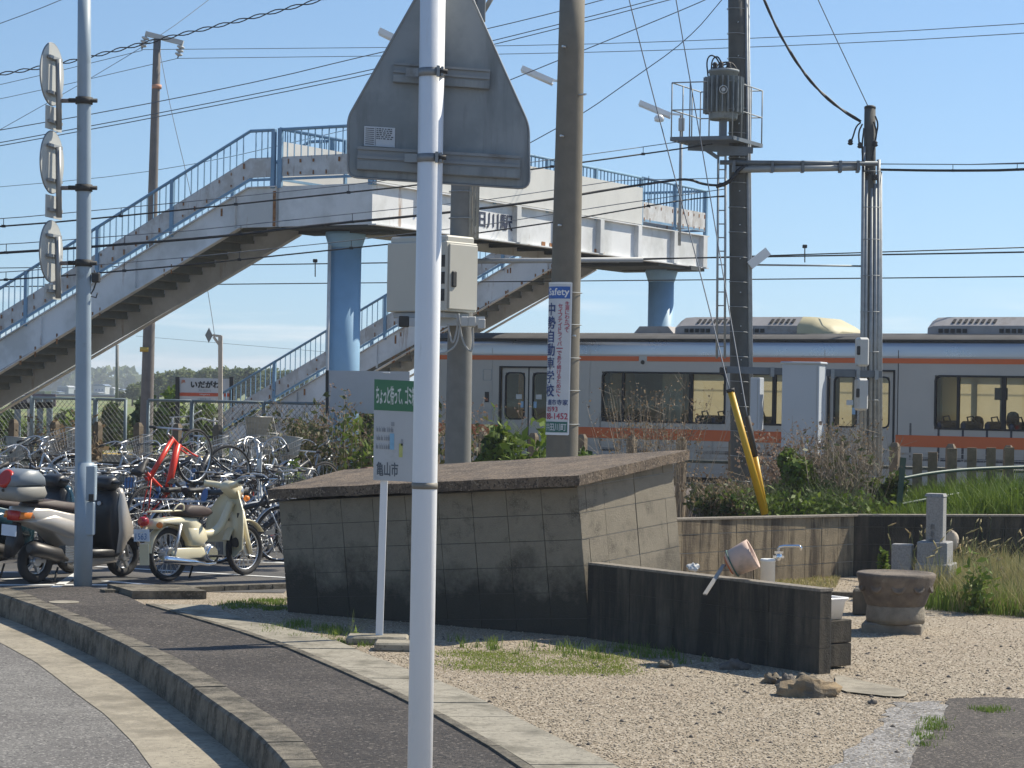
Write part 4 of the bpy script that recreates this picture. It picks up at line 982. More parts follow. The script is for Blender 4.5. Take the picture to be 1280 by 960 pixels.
for d0, d1 in doors:
    for b, sgn in ((0.0, 1),):
        mid = (d0+d1)/2
        obj('door_frame', MB().box(TP(d0+.012, b+sgn*.0, (ZF+ZD)/2), (.03, .04, ZD-ZF), X=RAILD).box(TP(d1-.012, b, (ZF+ZD)/2), (.03, .04, ZD-ZF), X=RAILD).box(TP(mid, b, ZD-.012), (d1-d0, .04, .03), X=RAILD), m_rub if sgn == 1 else m_dark, tr)
        for l0, l1 in ((d0+.035, mid-.014), (mid+.014, d1-.035)):
            wa, wb = l0+.075, l1-.075
            mb = MB(); bb = b+sgn*.05
            for a0, a1, z0, z1 in ((l0, wa, ZF, ZD-.03), (wb, l1, ZF, ZD-.03), (wa, wb, ZF, ZW0), (wa, wb, 2.44, ZD-.03)):
                mb.box(TP((a0+a1)/2, bb, (z0+z1)/2), (a1-a0, .03, z1-z0), X=RAILD)
            dr = obj('door', mb, m_sst, tr)
            obj('window_seal', frame(wa-.01, wb+.01, ZW0-.01, 2.45, .10, .028, bb-.02, .03, .08), m_rub, dr)
            obj('pane', MB().quad(TP(wa, bb, ZW0), TP(wb, bb, ZW0), TP(wb, bb, 2.44), TP(wa, bb, 2.44)), g_door, dr)
            if sgn == 1:
                obj('sticker', MB().box(TP((wb-.13) if l0 < mid-.2 else wa+.13, bb-.006, 1.98), (.13, .003, .09), X=RAILD), mat('white_sticker', (.6, .62, .62), .6), dr)
                obj('blue_sticker', MB().box(TP((wb-.05) if l0 < mid-.2 else wa+.05, bb-.006, 1.83), (.075, .003, .12), X=RAILD), mat('blue_sticker', (.30, .48, .66), .6), dr)
        obj('door_seal', MB().box(TP(mid, b+sgn*.05, (ZF+ZD)/2), (.03, .032, ZD-ZF-.03), X=RAILD), m_rub, tr)
m_blind = mat('cream_blind', (.60, .52, .36), .8, var=.05, trans=.65)
for k_, (a_, b_) in enumerate(fwins):
    f_ = obj('far_window', MB().quad(TP(a_, TW-.03, ZW0), TP(b_, TW-.03, ZW0), TP(b_, TW-.03, ZW1), TP(a_, TW-.03, ZW1)), g_win, tr)
    obj('blind', MB().quad(TP(a_-.05, TW-.10, ZW0-.05), TP(b_+.05, TW-.10, ZW0-.05), TP(b_+.05, TW-.10, ZW1+.07), TP(a_-.05, TW-.10, ZW1+.07)), m_blind if k_ else mat('brown_blind', (.42, .24, .10), .8, trans=.6), f_)
for u_ in (737, 1030.5, 1122.5, 700.5, 615): obj('panel_seam', MB().box(TP(ta(u_), -.003, 1.76), (.012, .006, 2.3), X=RAILD), m_dark if u_ > 1100 else m_sst2, tr)
obj('maker_plate', MB().box(TP(ta(1140), -.004, 1.10), (.5, .005, .04), X=RAILD), m_sst2, tr)
# small fittings by the first door
a_ = ta(609); obj('destination_sign', frame(a_-.10, a_+.10, 2.28, 2.50, .03, .012, -.008, .01), m_galv, tr)
obj('door_switch', MB().box(TP(ta(609), -.006, 1.96), (.085, .012, .20), X=RAILD), m_dark, tr)
obj('door_switch_lamp', MB().box(TP(ta(609), -.014, 1.91), (.06, .006, .06), X=RAILD), mat('brownish_lamp', (.25, .10, .05), .5), tr)
obj('hatch', frame(ta(600), ta(618), 1.50, 1.72, .02, .01, -.006, .008), m_galv, tr)
# roof units
def hvac(u0, u1, z1, nose=False, name='air_conditioner'):
    a0, a1 = ta(u0, .9), ta(u1, .9) ; z0 = 3.16; mb = MB(); b0, b1 = .55, TW-.55
    prof = [(b0, z0), (b0+.02, z0+.20), (b0+.28, z1), (b1-.28, z1), (b1-.02, z0+.20), (b1, z0)]
    ae = a1-(.75 if nose else .12)
    rings = [(a0, .80, 0), (a0+.10, .97, 0), (a0+.30, 1, 0), (ae, 1, 0)]
    n_ = len(prof)
    for a, k, _ in rings: mb.v += [tuple(TP(a, TW/2+(b-TW/2)*(.98 if k < 1 else 1), z0+(z-z0)*k)) for b, z in prof]
    for i in range(3):
        for k in range(n_-1): mb.f.append((i*n_+k, i*n_+k+1, (i+1)*n_+k+1, (i+1)*n_+k)); mb.sm.append(False)
    mb.f += [tuple(range(n_)), tuple(3*n_+k for k in range(n_))[::-1]]; mb.sm += [False]*2
    u = obj(name, mb, m_ac, tr)
    if nose:
        mb = MB(); rg = [(ae+.003, 1.01), (ae+.25, .99), (ae+.55, .62), (a1, .28)]
        for a, k in rg: mb.v += [tuple(TP(a, TW/2+(b-TW/2)*(1 if k > .9 else .9), z0+(z-z0)*k)) for b, z in prof]
        for i in range(3):
            for k in range(n_-1): mb.f.append((i*n_+k, i*n_+k+1, (i+1)*n_+k+1, (i+1)*n_+k)); mb.sm.append(True)
        mb.f.append(tuple(3*n_+k for k in range(n_))); mb.sm.append(False); obj('nose_cowl', mb, m_accr, u)
    # louvres: two rows
    sl = (V(0, 0, 1)*(z1-z0-.20)+RAILN*.26).normalized()
    a = a0+.45
    while a < ae-.1:
        if int((a-a0)/.62) % 5 != 2:
            c = TP(a, b0+.15-.012, z0+.20+(z1-z0-.20)*.52)
            obj('louvre', MB().box(c, (.05, .02, (z1-z0-.16)*.62), X=RAILD, Z=sl), m_dark, u)
        a += .105
    a = a0+.25; k = 0
    while a < ae-.1:
        if (k//5) % 2 == 0: obj('vent_slot', MB().box(TP(a, b0-.001, z0+.11), (.075, .02, .07), X=RAILD), m_dark, u)
        a += .11; k += 1
    return u
hvac(852, 1052, 3.53, True); hvac(1166, 1390, 3.52)
a0, a1 = ta(790, .9), ta(842, .9)
mb = MB(); prof = [(a0, 3.18), (a0+.03, 3.24), (a0+.14, 3.36), (a1-.14, 3.36), (a1-.03, 3.24), (a1, 3.18)]
mb.prism([TP(a, .9, z) for a, z in prof], RAILN*1.0); obj('roof_box', mb, m_ac, tr)
# underframe
obj('underframe', MB().box(TP(TL/2, TW/2, .47), (TL-.2, 2.6, .16), X=RAILD, Y=RAILN), m_dark, tr)
for a, l_ in ((4.2, 1.4), (6.3, 1.0), (8.0, 1.8), (10.4, 1.2), (12.2, 1.0)):
    obj('equipment_box', MB().rbox(TP(a, .55, .12), (l_, .9, .55), X=RAILD, Y=RAILN, r=.02), mat('underfloor_grey', (.10, .10, .10), .8), tr)
for a in (2.6, 16.4):
    bg = obj('bogie', MB().box(TP(a, .55, .0), (2.4, .14, .22), X=RAILD, Y=RAILN).box(TP(a, TW-.55, .0), (2.4, .14, .22), X=RAILD, Y=RAILN), m_dark, tr)
    for da in (-1.05, 1.05):
        for b in (.62, TW-.62): obj('wheel', MB().lathe(TP(a+da, b, -.12), [(.43, -.05), (.43, .05), (.3, .06)], 20, ax=RAILN), m_dark, bg)
# interior
obj('floor', MB().box(TP(TL/2, TW/2, .60), (TL-.1, TW-.12, .05), X=RAILD, Y=RAILN), m_intfl, tr)
obj('ceiling', MB().box(TP(TL/2, TW/2, 2.86), (TL-.1, TW-.12, .04), X=RAILD, Y=RAILN), m_cream, tr)
for d0, d1 in doors:
    for a in (d0-.22, d1+.22):
        for b0 in (.08, TW-1.1-.0):
            obj('partition', MB().box(TP(a, b0+.5, 1.6), (.04, 1.0, 1.9), X=RAILD, Y=RAILN), m_cream, tr)
for u, wd in ((892, .05), (1236, .05)):
    a = ta(u, 1.4); pn = obj('pillar', MB().box(TP(a, TW-.75, 1.95), (wd, .05, 1.9), X=RAILD, Y=RAILN), m_galv, tr)
    obj('notice', MB().box(TP(a, TW-.79, 2.18), (.24, .02, .22), X=RAILD, Y=RAILN), mat('dark_notice', (.12, .12, .11), .5), pn)
obj('interior_panel', MB().box(TP(ta(841, 1.2), 1.2, 2.0), (.42, .03, 1.0), X=RAILD, Y=RAILN), mat('poster_white', (.55, .58, .52), .6), tr)
for k, u in enumerate((765, 800, 885, 905, 955, 1150, 1185, 1215, 1245, 1275)):
    for b in (.45, 2.1):
        a = ta(u, b); st_ = obj('passenger_seat', MB().rbox(TP(a, b, 1.32), (.12, .9, .72), X=RAILD, Y=RAILN, r=.04).rbox(TP(a+.22, b, 1.02), (.45, .9, .14), X=RAILD, Y=RAILN, r=.04), m_seat, tr)
        if b < 1: obj('grab_handle', MB().tube([TP(a+.02, .22, 1.68), TP(a+.02, .16, 1.76), TP(a+.12, .16, 1.78), TP(a+.16, .18, 1.66)], .016, 6), m_dark, st_)
# passengers sitting behind the right hand window
m_skin = mat('skin', (.35, .22, .16), .6); m_cloth = mat('dark_clothes', (.03, .03, .04), .9); m_hair = mat('dark_hair', (.015, .012, .01), .7)
def passenger(u, b, label, zs=1.72):
    a = ta(u, b); p = thing('person', label, 'person', TP(a, b, zs-.55))
    bodyv = MB().lathe(TP(a, b, zs-.55), [(.05, 0), (.17, .05), (.19, .25), (.205, .40), (.14, .49), (.062, .53), (.055, .60), (.075, .64), (.095, .70), (.098, .77), (.085, .83), (.045, .87), (.01, .88)], 18)
    # squash front to back so shoulders are wider than deep, and give the face a nose
    c = TP(a, b, 0)
    for i, v in enumerate(bodyv.v):
        v = Vector(v); d = v-c; h = v.z-(zs-.55)
        if h < .5: v = v+RAILD*(d.dot(RAILD)*-.35)
        elif .66 < h < .74 and d.dot(-RAILD) > .08: v = v-RAILD*.02
        bodyv.v[i] = tuple(v)
    bo = obj('body', bodyv, m_skin, p)
    obj('jacket', MB().lathe(TP(a, b, zs-.56), [(.20, 0), (.215, .2), (.225, .38), (.17, .49), (.085, .545), (.075, .55)], 18), m_cloth, p)
    obj('hair', MB().lathe(TP(a+.012, b, zs+.10), [(.095, 0), (.112, .08), (.11, .16), (.09, .22), (.04, .25), (.01, .253)], 16), m_hair, p)
    return p
passenger(1266, .55, 'dark haired passenger sitting inside the train behind the right hand window', 1.52)
passenger(1222, 1.9, 'passenger further inside the train, left one in the right hand window', 1.42)
# track
trk = thing('railway_track', 'rusty railway rails on sleepers and ballast under the train', 'railway track', TP(8, 1.45, -.6))
m_rail = mat('rail_steel', (.12, .08, .06), .6, .5, var=.2)
for b in (1.45-.55, 1.45+.55): obj('rail', MB().bar(TP(-40, b, -.60), TP(45, b, -.60), .07, .13), m_rail, trk)
for k in range(60): obj('sleeper', MB().box(TP(-22+k*.7, 1.45, -.69), (.22, 2.1, .1), X=RAILD, Y=RAILN), mat('sleeper_concrete', (.22, .19, .16), .9, var=.2), trk)
struct('platform', MB().box(RP(-62, 45.6, -.1), (66, 5.2, .9), X=RAILD, Y=RAILN), m_conc)
o = struct('platform_warning_strip', MB().box(RP(-62, 43.5, .356), (66, .45, .008), X=RAILD, Y=RAILN), mat('yellow_tactile', (.55, .36, .05), .8, var=.1))
# concrete cable trough between fence and track
tag(obj('concrete_trough', MB().bar(RP(-6, 35.9, .26), RP(24, 35.9, .26), .35, .22), m_conc), 'long pale concrete trough running beside the track under the train', 'concrete trough')
# ================================================================== POLES AND SIGNS
m_pole = mat('pole_concrete', (0.185, 0.165, 0.13), 0.85, var=0.10, scale=7, bump=.2, bscale=60, dirt=(0.12, 0.105, 0.09), dirtscale=2, dirtamt=.38, streak=True)
m_pole2 = mat('pole_concrete_grey', (0.21, 0.205, 0.19), 0.85, var=0.10, scale=7, bump=.2, bscale=60, dirt=(0.12, 0.11, 0.10), dirtscale=2, dirtamt=.38, streak=True)
m_rpole = mat('rail_pole_concrete', (0.10, 0.10, 0.092), 0.85, var=0.15, scale=7, bump=.2, bscale=60)
m_wpole = mat('white_pole_paint', (0.78, 0.79, 0.80), 0.38, var=0.03, scale=3, dirt=(0.50, 0.48, 0.44), dirtscale=9, dirtamt=.33, streak=True, bump=.05, bscale=30)
m_gpole = mat('grey_blue_pole_paint', (0.30, 0.37, 0.43), 0.5, var=0.07, scale=3, dirt=(0.22, 0.26, 0.29), dirtscale=5, dirtamt=.35)
m_signback = mat('sign_back_grey', (0.25, 0.27, 0.275), 0.5, 0.25, var=0.14, scale=5, dirt=(0.16, 0.17, 0.172), dirtscale=5, dirtamt=.44, streak=True, second=(.30, .315, .32), secscale=6)
m_chan = mat('sign_channel', (0.27, 0.28, 0.285), 0.5, 0.4, var=0.08, scale=10, dirt=(0.18, 0.165, 0.15), dirtscale=8, dirtamt=.4)
m_lab = mat('sticker_white', (0.62, 0.65, 0.68), 0.6, var=.04)
m_ink = mat('ink', (0.09, 0.10, 0.12), 0.7)
m_band = mat('brown_band', (0.22, 0.20, 0.165), 0.6, var=.1)
m_cable = mat('black_cable', (0.02, 0.022, 0.026), 0.6)
m_wire = mat('thin_wire', (0.12, 0.14, 0.17), 0.6)
m_beige = mat('cabinet_beige', (0.52, 0.50, 0.435), 0.55, var=.03, scale=2, dirt=(.45, .42, .34), dirtscale=3, dirtamt=.25)
m_cab = mat('cabinet_blue_grey', (0.47, 0.51, 0.55), 0.55, var=.03, scale=2, dirt=(.38, .40, .42), dirtscale=2, dirtamt=.3)
m_met = mat('meter_box_grey', (0.52, 0.52, 0.50), 0.5, var=.04)
def poletube(pb, pt, rb, rt, n=22):
    k = 8; return MB().tube([Vector(pb).lerp(Vector(pt), i/k) for i in range(k+1)], [rb+(rt-rb)*i/k for i in range(k+1)], n)
# ---- white sign pole in the foreground with the back of a warning sign
Zw = 7.0
wb = P(519, 1310, Zw); wb.z = 0.0; wtp = P(545, -230, Zw)
wp = thing('sign_post', 'tall white round post in the foreground carrying the grey back of a road sign', 'sign post', (wb.x, wb.y, 0))
rW = 16/ (F/Zw)
obj('pole', MB().tube([wb+V(0, 0, -.1), wb.lerp(wtp, .5), wtp], [rW*.97, rW*.98, rW], 28), m_wpole, wp)
def wpt(v): 
    a = (wb.z-0)/1; z = P(530, v, Zw).z; t = (z-wb.z)/(wtp.z-wb.z); return wb.lerp(wtp, t)
wax = (wtp-wb).normalized()
obj('band', MB().tube([wpt(611), wpt(603)], rW*1.015, 28), m_band, wp)
# plate
Zs_ = Zw+rW+.035
poly = [(436, 143), (553, -64), (565, -60), (661, 157), (661, 226), (657, 233), (648, 235.5), (446, 222), (439, 218), (436, 210)]
def rc(pts, rad, n_=5):
    out = []
    m_ = len(pts)
    for i in range(m_):
        p = Vector(pts[i]); a = Vector(pts[i-1]); b = Vector(pts[(i+1) % m_]); r = rad[i]
        if r <= 0: out.append(tuple(p)); continue
        p0 = p+(a-p).normalized()*r; p1 = p+(b-p).normalized()*r
        for k in range(n_+1):
            t = k/n_; q = p0.lerp(p, t).lerp(p.lerp(p1, t), t); out.append(tuple(q))
    return out
pl2 = rc([(435, 147), (559, -72), (661, 156), (662, 236), (435, 221)], [10, 22, 12, 14, 12])
ps = [P(u, v, Zs_) for u, v in pl2]
sp = thing('warning_sign', 'grey back of a large pointed road sign clamped to the white post', 'sign', P(548, 190, Zs_))
obj('plate', MB().prism(ps, (0, .004, 0)), m_signback, sp)
obj('rim', MB().tube([p+V(0, .001, 0) for p in ps], .0042, 6, closed=True), m_chan, sp)
def channel(u0, v0, u1, v1, h):
    a = P(u0, v0, Zs_-.012); b = P(u1, v1, Zs_-.012); sc_h = h/(F/Zs_)
    o = obj('channel', MB().bar(a, b, .016, sc_h*.98, up=(0, 0, 1)), m_chan, sp)
    mbq = MB(); 
    for k, off_ in enumerate((.46, .06)): mbq.bar(a+V(0, -.010, sc_h*(off_-.0)), b+V(0, -.010, sc_h*(off_-.0)), .010, sc_h*.13)
    obj('channel_lip', mbq, m_chan, o)
    obj('channel_shade', MB().bar(a+V(0, -.0085, -sc_h*.28), b+V(0, -.0085, -sc_h*.28), .004, sc_h*.36), m_signback, o)
channel(492, 91, 612, 100, 24); channel(447, 198, 650, 210, 28)
def clamp(v):
    c = wpt(v); cl = obj('clamp', MB().tube([c-wax*.013, c+wax*.013], rW*1.06, 26), m_chan, sp)
    u0 = 541 if v < 150 else 537
    obj('clamp_wing', MB().bar(c+V(-rW-.04, .015, .002), c+V(-rW+.006, -.006, 0), .006, .026), m_chan, cl)
    obj('clamp_lug', MB().box(c+V(rW*.55, -rW*.85, 0), (.010, .03, .034)).box(c+V(rW*.85, -rW*.7, 0), (.008, .03, .030)), m_chan, cl)
    obj('bolt', MB().lathe(c+V(rW*.4, -rW*.95, 0), [(.0075, 0), (.0075, .035)], 8, ax=(1, 0, 0)), m_dark, cl)
clamp(91); clamp(198)
def quadtext(mb, s, a, b, c, h0, h1, off=.004): pass
la, lb, lc = P(455, 182, Zs_-.003), P(493.5, 184.5, Zs_-.003), P(455.5, 157.5, Zs_-.003)
xr = (lb-la); xu = (lc-la)
lab_ = obj('sticker', MB().prism([la, lb, lb+xu, la+xu], (0, -.0008, 0)), m_lab, sp)
mb = MB(); rnd = random.Random(4)
for r_ in range(9):
    o_ = la+xu*(.08+.10*r_)+V(0, -.002, 0)
    mb.prism([o_+xr*.04, o_+xr*.32, o_+xr*.32+xu*.035, o_+xr*.04+xu*.035], (0, -.0004, 0))
    if r_ > 2:
        k0 = .40
        while k0 < .9:
            w_ = rnd.uniform(.03, .09); mb.prism([o_+xr*k0, o_+xr*(k0+w_), o_+xr*(k0+w_)+xu*.05, o_+xr*k0+xu*.05], (0, -.0004, 0)); k0 += w_+rnd.uniform(.02, .05)
mb.prism([la+xr*.36+xu*.03, la+xr*.367+xu*.03, la+xr*.367+xu*.95, la+xr*.36+xu*.95], (0, -.0024, 0))
stuff(obj('small_print', mb, m_ink, lab_))
# ---- green sign on thin white post
Zg = G(474, 799, .03).y
gpb = G(474, 799, .03); gpt = P(481.5, 560, Zg)
gs = thing('notice_sign', 'small green and white notice board on a thin white post in front of the shed', 'sign', gpb)
obj('post', MB().bar(gpb, gpt, .058, .05, up=(0, 1, 0)), m_wpole, gs)
q = [P(466.5, 600, Zg-.045), P(541, 603.5, Zg-.045), P(541, 478, Zg-.045), P(468, 474, Zg-.045)]
m_gbd = mat('notice_white', (0.46, 0.48, 0.49), 0.6, var=.04, scale=4, dirt=(.36, .37, .37), dirtscale=3, dirtamt=.4); m_grn = mat('notice_green', (0.045, 0.17, 0.085), 0.5, var=.06)
m_gt = mat('notice_lettering', (0.62, 0.66, 0.62), .6)
bd = obj('board', MB().prism(q, (0, .012, 0)), m_gbd, gs)
X_ = (q[1]-q[0]).normalized(); Y_ = (q[3]-q[0]).normalized(); bw_ = (q[1]-q[0]).length; bh_ = (q[3]-q[0]).length
gh = bh_*.305
obj('header', MB().prism([q[0]+Y_*(bh_-gh), q[0]+X_*bw_+Y_*(bh_-gh), q[0]+X_*bw_+Y_*bh_, q[0]+Y_*bh_], (0, -.002, 0)), m_grn, bd)
mb = MB(); text(mb, 'ちょっと待って、ゴミ箱へ', q[0]+X_*bw_*.03+Y_*(bh_-gh*.80)+V(0, -.002, 0), X_, Y_, bw_*.72, gh*.60, off=.002, bold=.004); obj('header_lettering', mb, m_gt, bd)
mb = MB(); text(mb, '亀山市', q[0]+X_*bw_*.05+Y_*bh_*.045, X_, Y_, bw_*.36, bh_*.135, off=.002, bold=.004); obj('town_lettering', mb, mat('sign_dark_letter', (.10, .12, .14), .7), bd)
m_faint = mat('faded_print', (.30, .32, .34), .7)
mb = MB(); rnd = random.Random(9)
for r_ in range(3):
    k0 = .05
    while k0 < .34:
        w_ = rnd.uniform(.02, .045); o_ = q[0]+X_*bw_*k0+Y_*bh_*(.50-.085*r_)+V(0, -.002, 0)
        mb.box(o_+X_*.006, (w_*bw_*.8, .001, bh_*.035), X=X_, Z=Y_).box(o_+Y_*.008, (w_*bw_*.25, .001, bh_*.05), X=X_, Z=Y_); k0 += w_+.012
for c_ in range(3):
    for r_ in range(9): mb.box(q[0]+X_*bw_*(.86+c_*.05)+Y_*bh_*(.62-.032*r_)+V(0, -.002, 0), (bw_*.022, .001, bh_*.02), X=X_, Z=Y_)
stuff(obj('faded_print', mb, m_faint, bd))
def bx(u, v, w_, h_, m_, nm): return obj(nm, MB().box(P(u, v, Zg-.048), (w_/(F/Zg), .002, h_/(F/Zg)), X=X_, Z=Y_), m_, bd)
bx(490, 552, 5.5, 20, mat('faded_blue', (.22, .42, .58), .7, var=.2), 'printed_figure'); bx(491, 530, 4, 5, m_faint, 'printed_figure'); bx(501, 563, 4.5, 17, mat('faded_yellow', (.45, .47, .16), .7, var=.2), 'printed_figure'); bx(502.5, 553, 2.5, 8, m_faint, 'printed_figure')
tag(obj('paper_bundle', MB().rbox(P(483, 466, Zg), (.06, .04, .012), r=.004), m_gbd), 'small pale scrap lying on top of the green notice board', 'scrap')
# ---- left grey-blue pole with three round plates seen from behind
lb_ = G(103.5, 731, ZW); Zl = lb_.y; lt = P(105.5, -20, Zl)
lp = thing('road_sign_pole', 'tall grey-blue steel pole with clamps standing on the pavement by the scooters', 'pole', lb_)
obj('pole', poletube(lb_+V(0, 0, -.05), lt, .0865, .066), m_gpole, lp)
def lpt(v): z = P(105, v, Zl).z; return lb_.lerp(lt, (z-lb_.z)/(lt.z-lb_.z))
sL = F/Zl
obj('base_collar', MB().tube([lb_, lb_+V(0, 0, 1.24)], .093, 22), m_gpole, lp)
obj('upper_control_box', MB().rbox(P(114, 604, Zl-.03), (.10, .12, .36), r=.01), m_gpole, lp)
obj('control_box', MB().rbox(P(113, 648, Zl-.03), (.085, .11, .34), r=.01), m_gpole, lp)
obj('lock', MB().box(P(114, 622, Zl-.125), (.05, .02, .07)), m_dark, lp)
m_plate = mat('plate_back_aluminium', (0.50, 0.50, 0.47), 0.5, .2, var=.05, scale=5, dirt=(.36, .36, .33), dirtscale=4, dirtamt=.35)
m_tubeg = mat('tube_grey', (.33, .34, .34), .5, .3, var=.06)
nrm_ = Vector((.985, -.17, 0)).normalized(); tang = Vector((.17, .985, 0)).normalized()
for i, (vt, varm, vtop_small, v2b, lab) in enumerate(((54, 126, 134, 163, 'topmost'), (164, 235, 245, 273, 'middle'), (276, 329, 356, 374, 'lowest'))):
    R_ = .315 if i < 2 else .31
    cx_u = 66 if i < 2 else 65
    top = P(cx_u, vt, Zl); c = top-V(0, 0, R_)
    g_ = thing('round_sign', '%s of three round traffic signs on the left pole, pale metal backs edge-on' % lab, 'sign', c, 'round traffic signs on the left pole')
    obj('plate', MB().lathe(c-nrm_*.004, [(R_-.004, 0), (R_, .004), (R_-.004, .008)], 40, ax=nrm_), m_plate, g_)
    obj('rim', MB().ring(c-nrm_*.004, nrm_, R_, .008, 36, 6), m_chan, g_)
    c2 = P(cx_u+1, (vtop_small+v2b)/2, Zl); h2 = (v2b-vtop_small)/sL
    obj('small_plate', MB().box(c2, (.44, .006, h2), X=tang, Y=nrm_), m_plate, g_)
    off_ = nrm_*.05
    v0_ = vt+20
    obj('support_tube', MB().tube([P(cx_u+1, v0_, Zl)+off_, P(cx_u+2, v2b-1, Zl)+off_], .030, 12), m_tubeg, g_)
    for vv in (vt+19, varm-9, v2b-10): obj('cross_bracket', MB().bar(P(cx_u+1, vv, Zl)-tang*.17+nrm_*.018, P(cx_u+1, vv, Zl)+tang*.17+nrm_*.018, .03, .03), m_tubeg, g_)
    pc_ = lpt(varm)
    obj('arm', MB().tube([P(cx_u+2, varm, Zl)+off_, pc_], .022, 10), mat('arm_rusty', (.25, .21, .2), .7, var=.2), g_)
    obj('clamp', MB().tube([pc_-V(0, 0, .035), pc_+V(0, 0, .035)], .088, 20), m_dark, g_)
    obj('clamp_bolt', MB().tube([pc_+V(-.15, -.03, 0), pc_+V(.14, -.03, 0)], .022, 8), m_dark, g_)
    obj('sticker', MB().box(P(cx_u-7, vt+52, Zl)+nrm_*.014, (.09, .002, .11), X=tang, Y=nrm_), m_lab, g_)
obj('cable_hook', MB().tube([P(118, 338, Zl), P(121, 350, Zl), P(117, 362, Zl), P(112, 370, Zl), P(120, 372, Zl), P(122, 366, Zl)], .008, 6), m_cable, lp)
obj('small_camera_box', MB().rbox(P(120, 347, Zl), (.08, .09, .10), r=.01), m_dark, lp)
# ---- concrete utility pole A with the advertising plate
Za = 25.5; sA = F/Za
pb = P(699, 719, Za); pt = P(716, -30, Za)
pa = thing('utility_pole', 'dark concrete utility pole with a vertical advertising plate standing behind the shed', 'utility pole', (pb.x, Za, 0))
obj('pole', poletube((pb.x, Za, -.1), pt, .193, .142, 28), m_pole, pa)
def pat(v): z = P(700, v, Za).z; return Vector((pb.x, Za, 0)).lerp(pt, z/pt.z)
for v, du in ((61, -7), (172, -7), (283, -7), (420, 8), (120, 12)):
    c = pat(v); a = c+V(du/sA*1.2, -.15, 0); obj('step_bolt', MB().tube([c, c+(a-c)*1.35], .012, 7), m_steel, pa)
# curved sign plate wrapping the pole
cA = lambda v: pat(v)
def curved(v0, v1, a0, a1, r, n_=10, m_=8):
    mb = MB()
    for j in range(m_+1):
        c = cA(v0+(v1-v0)*j/m_)
        for i in range(n_+1):
            an = a0+(a1-a0)*i/n_; mb.v.append((c.x+math.cos(an)*r, c.y+math.sin(an)*r, c.z))
    for j in range(m_):
        for i in range(n_): mb.f.append((j*(n_+1)+i, (j+1)*(n_+1)+i, (j+1)*(n_+1)+i+1, j*(n_+1)+i+1)); mb.sm.append(True)
    return mb
m_adw = mat('advert_white', (0.60, 0.62, 0.64), 0.45, var=.03); m_adb = mat('advert_blue', (0.03, 0.12, 0.42), .45); m_adn = mat('advert_navy', (.03, .06, .20), .5); m_adr = mat('advert_red', (.42, .05, .10), .5); m_adg = mat('advert_green', (.03, .14, .11), .5)
RA = .193
ad = obj('advert_plate', curved(356, 541, math.radians(188), math.radians(288), RA), m_adw, pa)
obj('advert_rim', curved(353.5, 356, math.radians(188), math.radians(288), RA+.004).add(*(lambda m_: (m_.v, m_.f))(curved(541, 543.5, math.radians(188), math.radians(288), RA+.004))).add(*(lambda m_: (m_.v, m_.f))(curved(354, 543, math.radians(287), math.radians(291), RA+.003))), m_wpole, pa)
obj('logo_field', curved(359, 374, math.radians(190), math.radians(284), RA+.003), m_adb, ad)
obj('town_field', curved(527, 540, math.radians(190), math.radians(284), RA+.003), m_adg, ad)
def wraptext(mb, s, v0, v1, a0, a1, vertical=True, bold=0.0):
    """lettering laid on the curved plate: text box in (angle, height)"""
    t = MB(); W_ = RA*(a1-a0); z0 = cA(v1).z; z1 = cA(v0).z; text(t, s, Z0, (1, 0, 0), (0, 1, 0), W_, z1-z0, vertical=vertical, off=0, bold=bold)
    vs = []
    for x, y, z in t.v:
        an = a0+x/RA; zz = z0+y; c = Vector((pb.x, Za, 0)).lerp(pt, zz/pt.z); r = RA+.0045+z; vs.append((c.x+math.cos(an)*r, c.y+math.sin(an)*r, zz))
    return mb.add(vs, t.f)
D_ = math.radians
obj('logo_lettering', wraptext(MB(), 'Safety', 361.5, 372.5, D_(200), D_(280), False, .004), m_wpole, ad)
obj('main_lettering', wraptext(MB(), '中勢自動車学校', 378, 496, D_(188), D_(240), True, .005), m_adn, ad)
obj('slogan_lettering', wraptext(MB(), '生涯にわたって', 377, 416, D_(264), D_(286), True, .0015), m_adr, ad)
obj('slogan_lettering', wraptext(MB(), 'セイフティドライバーであり続けるために、', 380, 497, D_(241), D_(263), True, .0015), m_adr, ad)
obj('address_lettering', wraptext(MB(), '鹿市寺家', 499.5, 506.5, D_(208), D_(284), False, .002), m_adn, ad)
obj('phone_lettering', wraptext(MB(), '0593', 508.5, 514.5, D_(204), D_(250), False, .002), m_adr, ad)
obj('phone_lettering', wraptext(MB(), '88-1452', 516.5, 524, D_(200), D_(284), False, .003), m_adr, ad)
obj('town_lettering', wraptext(MB(), '井田川町', 529, 538.5, D_(200), D_(280), False, .002), m_adw, ad)
for v in (366, 406, 447.5, 488, 530): obj('wire_band', MB().ring(cA(v), (0, 0, 1), RA-.004, .004, 30, 5), m_galv, pa)
